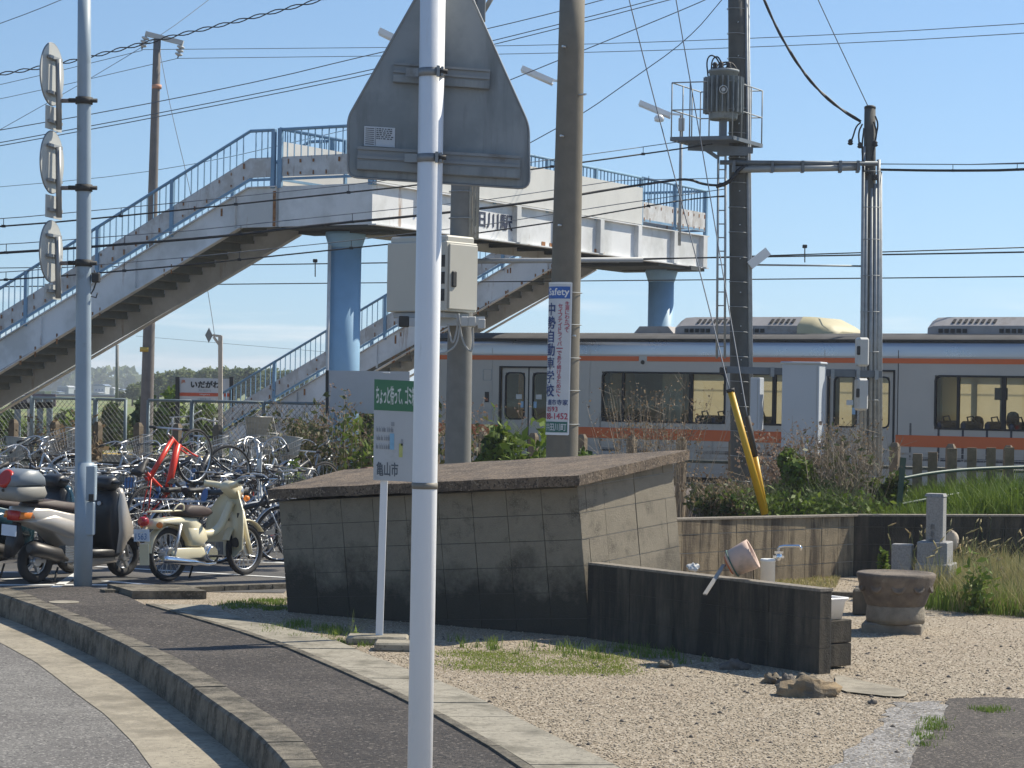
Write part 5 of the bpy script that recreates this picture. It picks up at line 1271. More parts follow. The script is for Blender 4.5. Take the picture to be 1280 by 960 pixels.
# ---- utility pole B behind the white post, with the beige cabinet
Zb_ = 27.0; sB = F/Zb_; pb = P(570, 705, Zb_); pt = P(583, -40, Zb_)
pB = thing('utility_pole', 'grey concrete pole with conduits carrying the beige cabinet, half hidden by the white post', 'utility pole', (pb.x, Zb_, 0))
obj('pole', poletube((pb.x, Zb_, -.1), pt, .165, .125), m_pole2, pB)
def pbt(v): z = P(575, v, Zb_).z; return Vector((pb.x, Zb_, 0)).lerp(pt, z/pt.z)
for du, r_ in ((.10, .022), (.145, .016), (.185, .022)):
    obj('conduit', MB().tube([pbt(300)+V(du, -.10, 0), pbt(120)+V(du, -.10, 0), pbt(-35)+V(du, -.10, 0)], r_, 8), m_galv, pB)
for v in (240, 273, 150): obj('strap', MB().ring(pbt(v), (0, 0, 1), .16, .006, 24, 5), m_galv, pB)
obj('cable_tray', MB().rbox(P(602, 0, Zb_-.2), (.10, .10, .52), r=.008), m_signback, pB)
obj('cable_tray', MB().rbox(P(593, 2, Zb_-.2), (.05, .06, .45), r=.008), m_tubeg, pB)
obj('brace', MB().tube([P(600, 22, Zb_), P(622, -15, Zb_)], .03, 8), m_tubeg, pB)
# cabinet
nl = Vector((.80, -.60, 0)); tl = Vector((.60, .80, 0)); ns = Vector((-.80, -.60, 0)) ; 
co = P(557.5, 345, Zb_-.75); hC = 88/(F/(Zb_-.75))
dirR = Vector((.62, .785, 0)); dirL = Vector((-.785, .62, 0)); wR = .58; wL = .93
cen = co+dirR*wR/2+dirL*wL/2
cb = thing('equipment_cabinet', 'large beige metal cabinet mounted on the pole behind the white post', 'cabinet', cen-V(0, 0, hC/2))
obj('casing', MB().rbox(cen, (wR, wL, hC), X=dirR, Y=dirL, r=.012), m_beige, cb)
obj('lid', MB().rbox(cen+V(0, 0, hC/2+.03), (wR-.06, wL-.04, .09), X=dirR, Y=dirL, r=.02), m_beige, cb)
obj('door', MB().rbox(cen-dirL*(wL/2+.012)+dirR*.01, (wR-.06, .02, hC-.06), X=dirR, Y=dirL, r=.006), m_beige, cb)
obj('handle', MB().rbox(co+dirR*.115-dirL*.03+V(0, 0, -.03), (.085, .03, .19), X=dirR, Y=dirL, r=.03), m_dark, cb)
for z in (.18, -.02, -.22): obj('vent', MB().box(co+dirL*.045-dirR*.003+V(0, 0, z), (.006, .05, .14), X=dirR, Y=dirL), m_dark, cb)
obj('plinth', MB().rbox(cen-V(0, 0, hC/2+.04), (wR-.1, wL-.14, .07), X=dirR, Y=dirL, r=.01), m_box, cb)
obj('bracket', MB().bar(P(497, 403, Zb_-.4), P(606, 401, Zb_-.4), .10, .10), m_cab, cb)
obj('junction_box', MB().rbox(P(505, 402, Zb_-.7), (.12, .10, .13), r=.01), m_dark, cb)
for u, v in ((581, 402), (590, 402), (602, 405)): obj('junction_box', MB().rbox(P(u, v, Zb_-.6), (.09, .10, .12), r=.01), m_met, cb)
for pts in (((573, 392), (571, 415), (566, 432), (562, 418), (560, 405)), ((573, 392), (577, 425), (588, 442), (592, 430), (590, 410)), ((575, 405), (572, 430), (560, 440), (545, 443)), ((590, 400), (592, 425), (589, 440))):
    obj('cable', MB().tube(smoothline([P(u, v, Zb_-.55) for u, v in pts], 2), .013, 6), m_box, cb)
# ---- railway side poles C and D with transformer deck
Zc = 33.0; sC = F/Zc
pb = P(927, 669, Zc); pt = P(920.5, -40, Zc)
pC = thing('utility_pole', 'tall dark railway pole with cable ducts and climbing ladder, standing right of centre', 'utility pole', (pb.x, Zc, 0))
obj('pole', poletube((pb.x, Zc, -.1), pt, .155, .125), m_rpole, pC)
def pct(v): z = P(925, v, Zc).z; return Vector((pb.x, Zc, 0)).lerp(pt, z/pt.z)
for du, r_, v0, v1 in ((.135, .028, 640, -40), (.165, .02, 640, -30), (-.10, .02, 640, 230)): obj('conduit', MB().tube([pct(v0)+V(du, -.06, 0), pct(v1)+V(du, -.06, 0)], r_, 8), m_galv, pC)
for v in range(12, 620, 31): obj('strap', MB().ring(pct(v), (.05, 0, 1), .158-.03*(620-v)/620*.5, .005, 22, 5), m_galv, pC)
for v in range(30, 620, 42): obj('step_bolt', MB().tube([pct(v)+V(0, -.1, 0), pct(v)+V(0, -.2, 0)], .008, 6), m_steel, pC)
ld = thing('ladder', 'narrow steel climbing ladder hanging below the transformer deck on the dark pole', 'ladder', P(901, 450, Zc-.15))
for u0, u1 in ((898, 896), (907, 906)): obj('stile', MB().tube([P(u0, 184, Zc-.2), P(u1, 448, Zc-.2)], .018, 7), m_galv, ld)
for v in range(195, 445, 17): obj('rung', MB().tube([P(897.6, v, Zc-.2), P(906.6, v, Zc-.2)], .010, 6), m_galv, ld)
# platform
dk = thing('transformer_deck', 'grey steel service deck with guard rails bolted high on the dark pole', 'service deck', P(895, 180, Zc))
m_deck = mat('deck_steel', (.17, .19, .21), .6, .4, var=.15)
dz = P(895, 178, Zc).z; fx0, fx1 = P(839, 178, Zc-.35).x, P(952, 178, Zc-.35).x
frn = [P(839, 176, Zc-.5), P(938, 176, Zc-.5)]; bk_ = [P(858, 184, Zc+.45), P(952, 176, Zc+.45)]
corners = [P(839, 176.5, Zc-.35), P(915, 186, Zc-.65), P(952, 176.5, Zc+.35), P(875, 170, Zc+.6)]
for k in range(4): corners[k].z = dz
obj('deck_frame', MB().bar(corners[0], corners[1], .04, .055).bar(corners[1], corners[2], .04, .055).bar(corners[2], corners[3], .04, .055).bar(corners[3], corners[0], .04, .055), m_deck, dk)
for k in range(1, 9): 
    a = corners[0].lerp(corners[3], k/9); b = corners[1].lerp(corners[2], k/9); obj('grating_bar', MB().bar(a, b, .05, .03), m_deck, dk)
obj('support_beam', MB().bar(P(860, 184, Zc-.2), P(941, 188, Zc-.2), .07, .09).bar(P(872, 180, Zc-.2), P(897, 197, Zc-.2), .05, .05).bar(P(897, 192, Zc-.2), P(935, 192, Zc-.2), .06, .06), m_deck, dk)
hr = 1.02*66/66
for a, b in ((0, 1), (1, 2), (2, 3), (3, 0)):
    A_, B_ = corners[a], corners[b]
    for h in (.82, .42): obj('guard_rail', MB().tube([A_+V(0, 0, h), B_+V(0, 0, h)], .010, 6), m_galv, dk)
    for t in ((0, .3, .62) if (B_-A_).length > .8 else (0, .5)): p = A_.lerp(B_, t); obj('guard_post', MB().tube([p, p+V(0, 0, .82)], .010, 6), m_galv, dk)
# transformer
tc_ = P(904, 140, Zc-.42); tfz0 = P(904, 150, Zc-.42).z; tfz1 = P(904, 88, Zc-.42).z; H_ = tfz1-tfz0
tf = thing('transformer', 'grey finned pole transformer with round badge standing above the steel deck', 'transformer', (tc_.x, tc_.y, tfz0))
m_tf = mat('transformer_grey', (.25, .28, .29), .6, var=.08, dirt=(.10, .11, .12), dirtscale=4, dirtamt=.4)
obj('tank', MB().lathe((tc_.x, tc_.y, tfz0), [(.20, 0), (.21, .03), (.21, H_*.95), (.225, H_*.95), (.225, H_), (.1, H_+.03)], 24), m_tf, tf)
for k in range(22):
    an = k/22*6.283; d = V(math.cos(an), math.sin(an), 0); obj('cooling_fin', MB().box(Vector((tc_.x, tc_.y, tfz0+.08+H_*.38))+d*.25, (.09, .016, H_*.72), X=d), m_tf, tf)
obj('badge', MB().ring((tc_.x-.03, tc_.y-.30, tfz0+H_*.56), (.0, -1, .0), .055, .008, 22, 6).lathe((tc_.x-.03, tc_.y-.29, tfz0+H_*.56), [(.03, 0), (.03, .02)], 14, ax=(0, -1, 0)), m_met, tf)
obj('hanger', MB().bar((tc_.x, tc_.y+.2, tfz0+.1), pct(140), .12, .1).bar((tc_.x, tc_.y+.2, tfz1-.15), pct(100), .12, .1).bar((tc_.x, tc_.y, tfz0-.25), (tc_.x, tc_.y, tfz0+.02), .18, .1), m_deck, tf)
for k in range(3):
    an = 3.6+k*.75; c = Vector((tc_.x+math.cos(an)*.15, tc_.y+math.sin(an)*.12, tfz1))
    obj('bushing', MB().lathe(c, [(.03, 0), (.045, .03), (.03, .05), (.042, .08), (.02, .11)], 10), m_dark, tf)
for pts in (((885, 95), (883, 76), (888, 68), (896, 72), (902, 86)), ((889, 88), (890, 74), (898, 69), (905, 88)), ((893, 88), (898, 80), (908, 77), (918, 80), (925, 98)), ((903, 82), (912, 78), (922, 86), (927, 110), (926, 130))):
    obj('lead', MB().tube(smoothline([P(u, v, Zc-.38) for u, v in pts], 2), .012, 6), m_cable, tf)
# pole D
pb = P(1084, 669, Zc); pt = P(1087.5, 134, Zc)
pD = thing('utility_pole', 'shorter dark railway pole with conduits and two grey meter boxes at the right', 'utility pole', (pb.x, Zc, 0))
obj('pole', poletube((pb.x, Zc, -.1), pt, .145, .082), m_rpole, pD)
def pdt(v): z = P(1086, v, Zc).z; return Vector((pb.x, Zc, 0)).lerp(pt, z/pt.z)
for du, r_, vt_ in ((-.11, .03, 184), (.135, .03, 200), (.085, .028, 230), (.17, .022, 215), (-.06, .028, 226), (.02, .03, 236)): obj('conduit', MB().tube([pdt(612)+V(du*1.05, -.13, 0), pdt(vt_)+V(du*.9, -.07, 0)], r_, 8), m_galv, pD)
for v in (215, 260, 300, 345, 390, 440, 500, 545, 595): obj('strap', MB().ring(pdt(v)+V(.02, -.04, 0), (0, 0, 1), .165-.03*(600-v)/400, .006, 22, 5), m_galv, pD)
obj('pole_cap', MB().lathe(pdt(136), [(.086, 0), (.086, .03), (.05, .05)], 16), m_dark, pD)
for pts in (((1076, 153), (1070, 158), (1066, 172), (1064, 176)), ((1078, 155), (1073, 165), (1074, 180)), ((1092, 152), (1096, 165), (1094, 178)), ((1080, 160), (1077, 185), (1080, 215)), ((1094, 145), (1098, 155), (1095, 170), (1090, 200))): obj('lead', MB().tube(smoothline([P(u, v, Zc-.12) for u, v in pts], 2), .013, 6), m_cable, pD)
for u, v in ((1063, 178), (1075, 182), (1094, 180), (1094, 222), (1085, 215)): obj('insulator', MB().lathe(P(u, v, Zc-.12), [(.02, -.04), (.045, -.02), (.03, 0), (.04, .02), (.015, .05)], 10), m_dark, pD)
for v0, v1, u in ((422, 458, 1077), (473, 513, 1076)):
    a, b = P(u-9, v1, Zc-.35), P(u+10, v0, Zc-.35); c = (a+b)/2
    mbx = thing('meter_box', '%s grey electricity meter box on the shorter dark pole' % ('upper' if v0 < 450 else 'lower'), 'meter box', c-V(0, 0, .2), 'meter boxes on the right pole')
    obj('case', MB().rbox(c, (b.x-a.x-.04, .16, b.z-a.z), X=(.96, .28, 0), r=.03), m_met, mbx)
    obj('window', MB().rbox(c+V(-.055, -.085, .02), (.07, .02, .13), X=(.96, .28, 0), r=.01), m_dark, mbx)
# beams between C and D
bmU = thing('cross_pipes', 'pair of grey pipes bridging high between the two dark railway poles', 'pipe bridge', P(1005, 210, Zc))
obj('pipe', MB().tube([P(900, 203, Zc-.2), P(1097, 204.5, Zc-.2)], .035, 10), m_deck, bmU); obj('pipe', MB().tube([P(918, 212, Zc-.2), P(1075, 209, Zc-.2)], .052, 10), m_tubeg, bmU); obj('pipe', MB().tube([P(930, 206, Zc-.16), P(1072, 205, Zc-.16)], .04, 10), m_tubeg, bmU)
for u in (917, 965, 1003, 1050, 1072): obj('pipe_clip', MB().box(P(u, 208.5, Zc-.2), (.04, .14, .17)), m_deck, bmU)
obj('elbow', MB().tube(smoothline([P(934, 208, Zc-.2), P(924, 211, Zc-.25), P(917, 222, Zc-.25), P(907, 230, Zc-.25), P(895, 233, Zc-.25)], 2), .03, 8), m_cable, bmU)
bmL = thing('cross_beam', 'grey horizontal steel beam between the two dark poles above the cabinet', 'beam', P(1005, 464, Zc))
obj('beam', MB().bar(P(906, 462, Zc-.28), P(1102, 468, Zc-.28), .09, .10), m_deck, bmL)
obj('beam_end', MB().rbox(P(904, 463, Zc-.3), (.10, .14, .10), r=.01), m_dark, bmL)
for u in (965, 1040, 1072, 1095): obj('bracket', MB().box(P(u, 463+(u-906)*.03, Zc-.3), (.05, .16, .14)), m_galv, bmL)
# cabinets between
def cab(u0, u1, us_, v0, v1, Zx, label, cat='cabinet', lidv=0, dep=.35):
    a = P(u0, v1, Zx); b = P(us_, v0, Zx); X2 = V(.94, -.34, 0); Y2 = V(.34, .94, 0); w_ = (b.x-a.x)/.94; c0 = Vector((a.x, Zx, a.z)); 
    d_ = (P(u1, v1, Zx).x-b.x)/.34*1.0; d_ = min(max(d_, .12), 1.2)
    cc = Vector((a.x, Zx+ (b.x-a.x)*.18, (a.z+b.z)/2))+X2*w_/2+Y2*d_/2
    cc = Vector((a.x, Zx, (a.z+b.z)/2))+X2*w_/2+Y2*d_/2
    t = thing('equipment_cabinet', label, cat, cc-V(0, 0, (b.z-a.z)/2))
    obj('casing', MB().rbox(cc, (w_, d_, b.z-a.z), X=X2, Y=Y2, r=.008), m_cab, t)
    if lidv: obj('lid', MB().rbox(cc+V(0, 0, (b.z-a.z)/2+.012), (w_+.05, d_+.05, .035), X=X2, Y=Y2, r=.01), m_cab, t)
    obj('door_line', MB().box(cc-Y2*(d_/2+.002)+X2*(w_/2-.03), (.006, .004, b.z-a.z-.06), X=X2, Y=Y2), m_tubeg, t)
    return t, cc
cab_, cc_ = cab(976, 1034, 1022, 455, 568, 32.2, 'tall pale grey cabinet hanging between the two dark poles in front of the train', lidv=1)
obj('support_foot', MB().bar(P(985, 574, 32.3), P(1028, 574, 32.3), .2, .07), m_deck, cab_)
obj('support_leg', MB().tube([P(1000, 575, 32.4), P(1000, 655, 32.4)], .04, 8).tube([P(1022, 575, 32.4), P(1022, 655, 32.4)], .04, 8), m_deck, cab_)
cab(937, 956, 949.5, 472, 538, 32.3, 'narrow pale grey box with a sunlit side right beside the dark pole')
# floodlight on the pole C
fl_ = thing('floodlight', 'small white slanted lamp head sticking out right of the dark pole', 'lamp', P(948, 323, Zc))
obj('lamp_head', MB().bar(P(937, 332, Zc-.1), P(960, 314, Zc-.1), .10, .13), m_tube, fl_); obj('arm', MB().tube([pct(330), P(940, 331, Zc-.1)], .015, 6), m_galv, fl_)
# yellow guy wire guards
m_yel = mat('guard_yellow', (.62, .36, .015), .45, var=.05, dirt=(.4, .25, .05), dirtscale=5, dirtamt=.3)
Zy = 26.45
g1 = thing('guy_guard', 'long leaning yellow guy wire guard ending in a black tip at the wall', 'guy wire guard', P(956, 642, Zy)); obj('tube', MB().tube([P(956, 643, Zy), P(913, 488, Zy)], [.043, .040], 12), m_yel, g1); obj('tip', MB().tube([P(957.5, 646, Zy), P(954.5, 636, Zy)], .035, 8), m_dark, g1); obj('top_collar', MB().tube([P(913.5, 490, Zy), P(912.5, 486, Zy)], .052, 10), m_dark, g1)
g2 = thing('guy_guard', 'shorter leaning guy wire guard, black above and yellow below, beside the long one', 'guy wire guard', P(958, 642, Zy+.2)); obj('tube', MB().tube([P(957, 640, Zy+.12), P(944, 571, Zy+.12)], .034, 12), m_yel, g2); obj('upper_tube', MB().tube([P(944, 571, Zy+.12), P(934, 520, Zy+.12)], .035, 12), m_dark, g2)
for g_ in (g1, g2): pass
# ---- far left pole E
Ze = 52.0; pb = P(181, 590, Ze); pt = P(196.5, 49, Ze)
pE = thing('utility_pole', 'tall slim concrete pole with a slanted crossarm behind the near stair flight', 'utility pole', (pb.x, Ze, 0))
obj('pole', poletube((pb.x, Ze, -.5), pt, .165, .085), mat('pole_brown', (.185, .165, .15), .85, var=.12), pE)
ca, cb2 = P(182, 42, Ze), P(229, 54, Ze); obj('crossarm', MB().bar(ca, cb2, .11, .11), m_met, pE)
def insul(c0, c1, par):
    c0 = Vector(c0); c1 = Vector(c1)
    for k in range(3): q_ = c0.lerp(c1, .25+k*.25); obj('insulator', MB().lathe(q_, [(.03, -.05), (.09, -.03), (.09, .0), (.03, .03)], 10, ax=(c1-c0)), m_met, par)
    obj('insulator_rod', MB().tube([c0, c1], .015, 6), m_dark, par)
insul(P(183, 44, Ze), P(177, 62, Ze), pE); insul(P(227, 55, Ze), P(222, 73, Ze), pE)
obj('orange_band', MB().tube([P(195.8, 111, Ze), P(195.9, 106, Ze)], .115, 16), mat('band_orange', (.55, .28, .18), .7), pE)
obj('yellow_band', MB().tube([P(183.0, 440, Ze), P(183.2, 434, Ze)], .155, 16), mat('band_yellow', (.6, .40, .08), .7), pE)
pF = thing('utility_pole', 'thin distant pole rising from the field left of the far grove', 'utility pole', P(146, 500, 150)); obj('pole', MB().tube([P(146, 512, 150), P(146.5, 431, 150)], .11, 8), m_pole2, pF)
# small diamond signal post near the station sign
dm = thing('signal_post', 'thin pale post with a small dark diamond plate beside the far stair', 'signal post', P(276, 540, 47)); m_pv = mat('post_cream', (.55, .48, .40), .6, var=.06)
obj('post', MB().bar(P(275.5, 572, 47), P(275.5, 420, 47), .085, .085, up=(0, 1, 0)), m_pv, dm); obj('arm', MB().bar(P(277, 420.5, 47), P(266, 419, 47), .05, .05).bar(P(274, 431, 47), P(267, 421, 47), .05, .05), m_pv, dm)
dc = P(261, 419, 47); obj('diamond', MB().prism([dc+V(-.08, 0, 0), dc+V(0, 0, -.16), dc+V(.08, 0, 0), dc+V(0, 0, .16)], (0, .04, 0)), m_signback, dm)
# ---- station name board
Zn = 56.0; q = [P(224, 502, Zn), P(288, 503, Zn), P(288, 473.5, Zn), P(224.5, 472, Zn)]
X_ = (q[1]-q[0]).normalized(); Y_ = V(0, 0, 1); bw_ = (q[1]-q[0]).length; bh_ = (q[3]-q[0]).length
sb_ = thing('station_name_sign', 'white station name board with an orange stripe reading いだがわ beyond the fence', 'station sign', (q[0]+q[1])/2)
obj('board', MB().prism(q, (0, .08, 0)), mat('board_white', (.60, .60, .60), .5, var=.03), sb_)
obj('stripe', MB().prism([q[0]+Y_*bh_*.24+X_*.01, q[0]+Y_*bh_*.24+X_*bw_, q[0]+Y_*bh_*.38+X_*bw_, q[0]+Y_*bh_*.38+X_*.01], (0, -.01, 0)), mat('stripe_orange', (.60, .10, .04), .5), sb_)
obj('name_lettering', text(MB(), 'いだがわ', q[0]+X_*bw_*.22+Y_*bh_*.58, X_, Y_, bw_*.56, bh_*.28, off=.006, bold=.016), m_dark, sb_)
obj('kanji_lettering', text(MB(), '井田川', q[0]+X_*bw_*.37+Y_*bh_*.42, X_, Y_, bw_*.24, bh_*.11, off=.006), m_faint, sb_)
obj('small_lettering', text(MB(), 'Idagawa', q[0]+X_*bw_*.40+Y_*bh_*.27, X_, Y_, bw_*.20, bh_*.08, off=.012), m_lab, sb_)
obj('lower_lettering', text(MB(), '三重県亀山市', q[0]+X_*bw_*.36+Y_*bh_*.08, X_, Y_, bw_*.26, bh_*.08, off=.006), m_faint, sb_)
obj('emblem', text(MB(), 'JR', q[0]+X_*bw_*.03+Y_*bh_*.76, X_, Y_, bw_*.08, bh_*.13, off=.006, bold=.01), mat('emblem_orange', (.6, .2, .1), .5), sb_)
for u in (222, 289.5): obj('leg', MB().bar(P(u, 471, Zn), P(u, 566, Zn), .10, .10, up=(0, 1, 0)), m_dark, sb_)
# ---- plain panel behind the weeds near the pier
Zp = 36.5; q = [P(410, 516, Zp), P(512, 518, Zp), P(512, 464.5, Zp), P(410, 463, Zp)]
pn = thing('blank_panel', 'blank pale grey metal panel standing in front of the blue pier behind dry weeds', 'panel', (q[0]+q[1])/2)
obj('panel', MB().prism(q, (0, .05, 0)), mat('panel_grey', (.47, .48, .50), .5, var=.03), pn)
obj('frame_edge', MB().bar(P(409, 463, Zp+.02), P(409, 520, Zp+.02), .05, .06, up=(0, 1, 0)), m_dark, pn)
for u in (420, 500): obj('leg', MB().bar(P(u, 515, Zp+.06), P(u, 648, Zp+.06), .06, .06, up=(0, 1, 0)), m_bblue, pn)
# ================================================================== FENCES
m_fpost = mat('fence_post_concrete', (.17, .135, .095), .9, var=.25, scale=10, bump=.4, bscale=50)
m_frail = mat('fence_rail_dark', (.035, .05, .045), .6, var=.2)
FA, FB_ = P(174, 532, 43.0), P(1120, 558, 36.2); fd = (FB_-FA); fd.z = 0; fd.normalize()
cf = thing('concrete_post_fence', 'row of short brown concrete posts joined by dark rails along the railway', 'fence', (FA.x, FA.y, 0))
def fpx(u):
    k = (u-640)/F; t = (k*FA.y-FA.x)/(fd.x-k*fd.y); return FA+fd*t
upx = [-35, 18, 70, 123, 174, 223, 273, 325, 378, 432, 487, 545, 605, 668, 729, 791, 853, 918.5, 984, 1051, 1120, 1190, 1262]
for i, u in enumerate(upx):
    p = fpx(u); w_ = .14
    mb = MB().box((p.x, p.y, .56), (w_, w_, 1.45), X=fd); mb.box((p.x, p.y, 1.32), (w_, w_, .07), X=fd, taper=.55)
    obj('post', mb, m_fpost, cf)
for z in (.95, .56): obj('rail', MB().tube([fpx(-60)+V(0, 0, z-fpx(-60).z), fpx(1300)+V(0, 0, z-fpx(1300).z)], .030, 6), m_frail, cf)
# chain link fence further back
m_mesh = mat('chain_link_wire', (.16, .17, .165), .6, .3); m_ffr = mat('fence_frame_blue_grey', (.17, .22, .25), .6, .2)
ch = thing('chain_link_fence', 'chain link fence panels in blue-grey frames behind the bicycles', 'fence', P(100, 560, 45.2))
CN = FA+Vector((.46, .887, 0))*1.3; CN.z = 0
def cpx(u, z):
    k = (u-640)/F; t = (k*CN.y-CN.x)/(fd.x-k*fd.y); p = CN+fd*t; return Vector((p.x, p.y, z))
def panel(u0, u1, zt_, zb=.05):
    A0, B0_ = cpx(u0, 0), cpx(u1, 0); L_ = (B0_-A0).length; d = (B0_-A0).normalized()
    fr_p = obj('fence_frame', MB().tube([A0+V(0, 0, zb), A0+V(0, 0, zt_)], .035, 8).tube([B0_+V(0, 0, zb), B0_+V(0, 0, zt_)], .035, 8).tube([A0+V(0, 0, zt_), B0_+V(0, 0, zt_)], .028, 8), m_ffr, ch)
    mb = MB(); s = -(zt_-zb); st = .115
    while s < L_:
        for sg in (1, -1):
            # line z = zb + sg*(x - s) clipped
            x0 = s; x1 = s+(zt_-zb)
            if sg < 0: za, zb2 = zt_, zb
            else: za, zb2 = zb, zt_
            a = max(x0, 0); b = min(x1, L_)
            if b > a: 
                fa = (a-x0)/(x1-x0); fb_ = (b-x0)/(x1-x0); mb.bar(A0+d*a+V(0, 0, za+(zb2-za)*fa), A0+d*b+V(0, 0, za+(zb2-za)*fb_), .006, .006)
        s += st
    stuff(obj('wire_mesh', mb, m_mesh, fr_p))
for u0, u1 in ((-40, 40), (42, 119), (121, 157.5), (186, 240), (241, 330), (331, 406)): panel(u0, u1, 1.78 if u0 > -1 else 1.80)
# sleeper fence at the right, and its green rail
m_sleep = mat('old_timber_sleeper', (.22, .16, .10), .9, var=.3, scale=9, bump=.5, bscale=30, dirt=(.30, .25, .18), dirtscale=4, dirtamt=.3)
Zt = 30.0
tfc = thing('timber_fence', 'row of old dark timber posts set close together on the grassy bank', 'fence', P(1210, 640, Zt))
for i, (u, v) in enumerate(((1147, 567), (1166, 565), (1190.5, 560.5), (1215, 559.5), (1239, 559.5), (1262, 559), (1286, 561), (1310, 562), (1334, 562))):
    p = P(u, v, Zt+i*.06); obj('post', MB().box((p.x, p.y, (p.z+.1)/2), (.125, .10, p.z-.1), X=(.9, -.2, 0)), m_sleep, tfc)
m_green = mat('green_rail_paint', (.045, .085, .06), .5, var=.1)
gr = thing('green_rail_fence', 'green painted pipe rail fence in front of the timber posts', 'fence', P(1127, 640, 28))
obj('post', MB().bar(P(1129, 572, 28), P(1122, 650, 28), .07, .05, up=(0, 1, 0)), m_green, gr)
obj('rail', MB().tube(smoothline([P(1128, 598, 28), P(1165, 591, 28.3), P(1215, 586, 28.8), P(1300, 583, 29.4)], 2), .022, 8), m_green, gr)
obj('rail', MB().tube(smoothline([P(1125, 631, 28), P(1160, 624, 28.2), P(1200, 617, 28.5)], 2), .022, 8), m_green, gr)
# ================================================================== WIRES
def wire(pts, r, label, m=None, name='overhead_wire', cat='wire', hang=0, group=None, sag=0.0, tw=False):
    q_ = [P(u, v, z) for u, v, z in pts]
    out_ = lambda p: p[0] < 0 or p[0] > 1280 or p[1] < 0      # wires run on to poles outside the frame
    if out_(pts[0]): d_ = (q_[0]-q_[1]).normalized(); q_ = [q_[0]+d_*12+V(0, 0, .3), q_[0]]+q_[1:]
    if out_(pts[-1]): d_ = (q_[-1]-q_[-2]).normalized(); q_ = q_+[q_[-1]+d_*12+V(0, 0, .3)]
    if len(q_) == 2 and sag: q_ = [q_[0].lerp(q_[1], i/12)-V(0, 0, sag*4*(i/12)*(1-i/12)) for i in range(13)]
    else: q_ = smoothline(q_, 2) if len(q_) > 2 else q_
    if tw:
        t = thing(name, label, cat, q_[0], group); qq = resample(q_, .12)
        for ph in (0, math.pi):
            obj('strand', MB().tube([p+V(math.cos(i*1.1+ph)*.0, math.cos(i*.9+ph)*tw, math.sin(i*.9+ph)*tw) for i, p in enumerate(qq)], r, 5), m or m_cable, t)
        return t
    if not hang: 
        return tag(obj(name, MB().tube(q_, r, 6), m or m_wire), label, cat, group)
    t = thing(name, label, cat, q_[0], group); cabl = obj('cable', MB().tube(q_, r, 6), m_cable, t)
    hg = hang; msg = [p+V(0, 0, hg) for p in resample(q_, 2.0)]
    obj('messenger_wire', MB().tube(msg, .006, 5), m_wire, t)
    qq = resample(q_, 1.5)
    for p in qq[1:-1]: obj('hanger', MB().bar(p, p+V(0, 0, hg), .008, .008, up=(0, 1, 0)).box(p, (.05, .03, .035)), m_cable, t)
    return t
wire([(-10, 285, 29), (185, 267, 29.5), (430, 241, 30), (519, 232, 30.2), (662, 212, 31), (830, 189, 32), (890, 180, Zc-.1)], .012, 'uppermost thick cable with hangers running left from the transformer deck pole', hang=.10)
wire([(-10, 318, 29), (185, 303, 29.3), (285, 295, 29.5), (400, 281, 29.9), (519, 270, 30.2), (600, 261, 30.6), (691, 249, 31), (780, 234, 31.6), (830, 227, 32), (860, 223, 32.3), (880, 231, 32.6), (905, 232, Zc-.2)], .019, 'thickest black cable with hangers crossing in front of the station name on the bridge', hang=.11)
wire([(-10, 352, 29), (200, 335, 29.4), (400, 314, 30), (519, 302, 30.3), (600, 291, 30.6), (691, 278, 31), (727, 272, 31.2), (830, 254, 32), (870, 248, 32.5), (905, 245, Zc-.2)], .011, 'lowest of the black hanger cables running left from the dark pole', hang=.10)
wire([(-10, 95, 46), (90, 77, 45), (187, 52, 44), (300, 26, 43), (420, -5, 42)], .012, 'twisted thick cable sagging across the upper left of the sky', tw=.034)
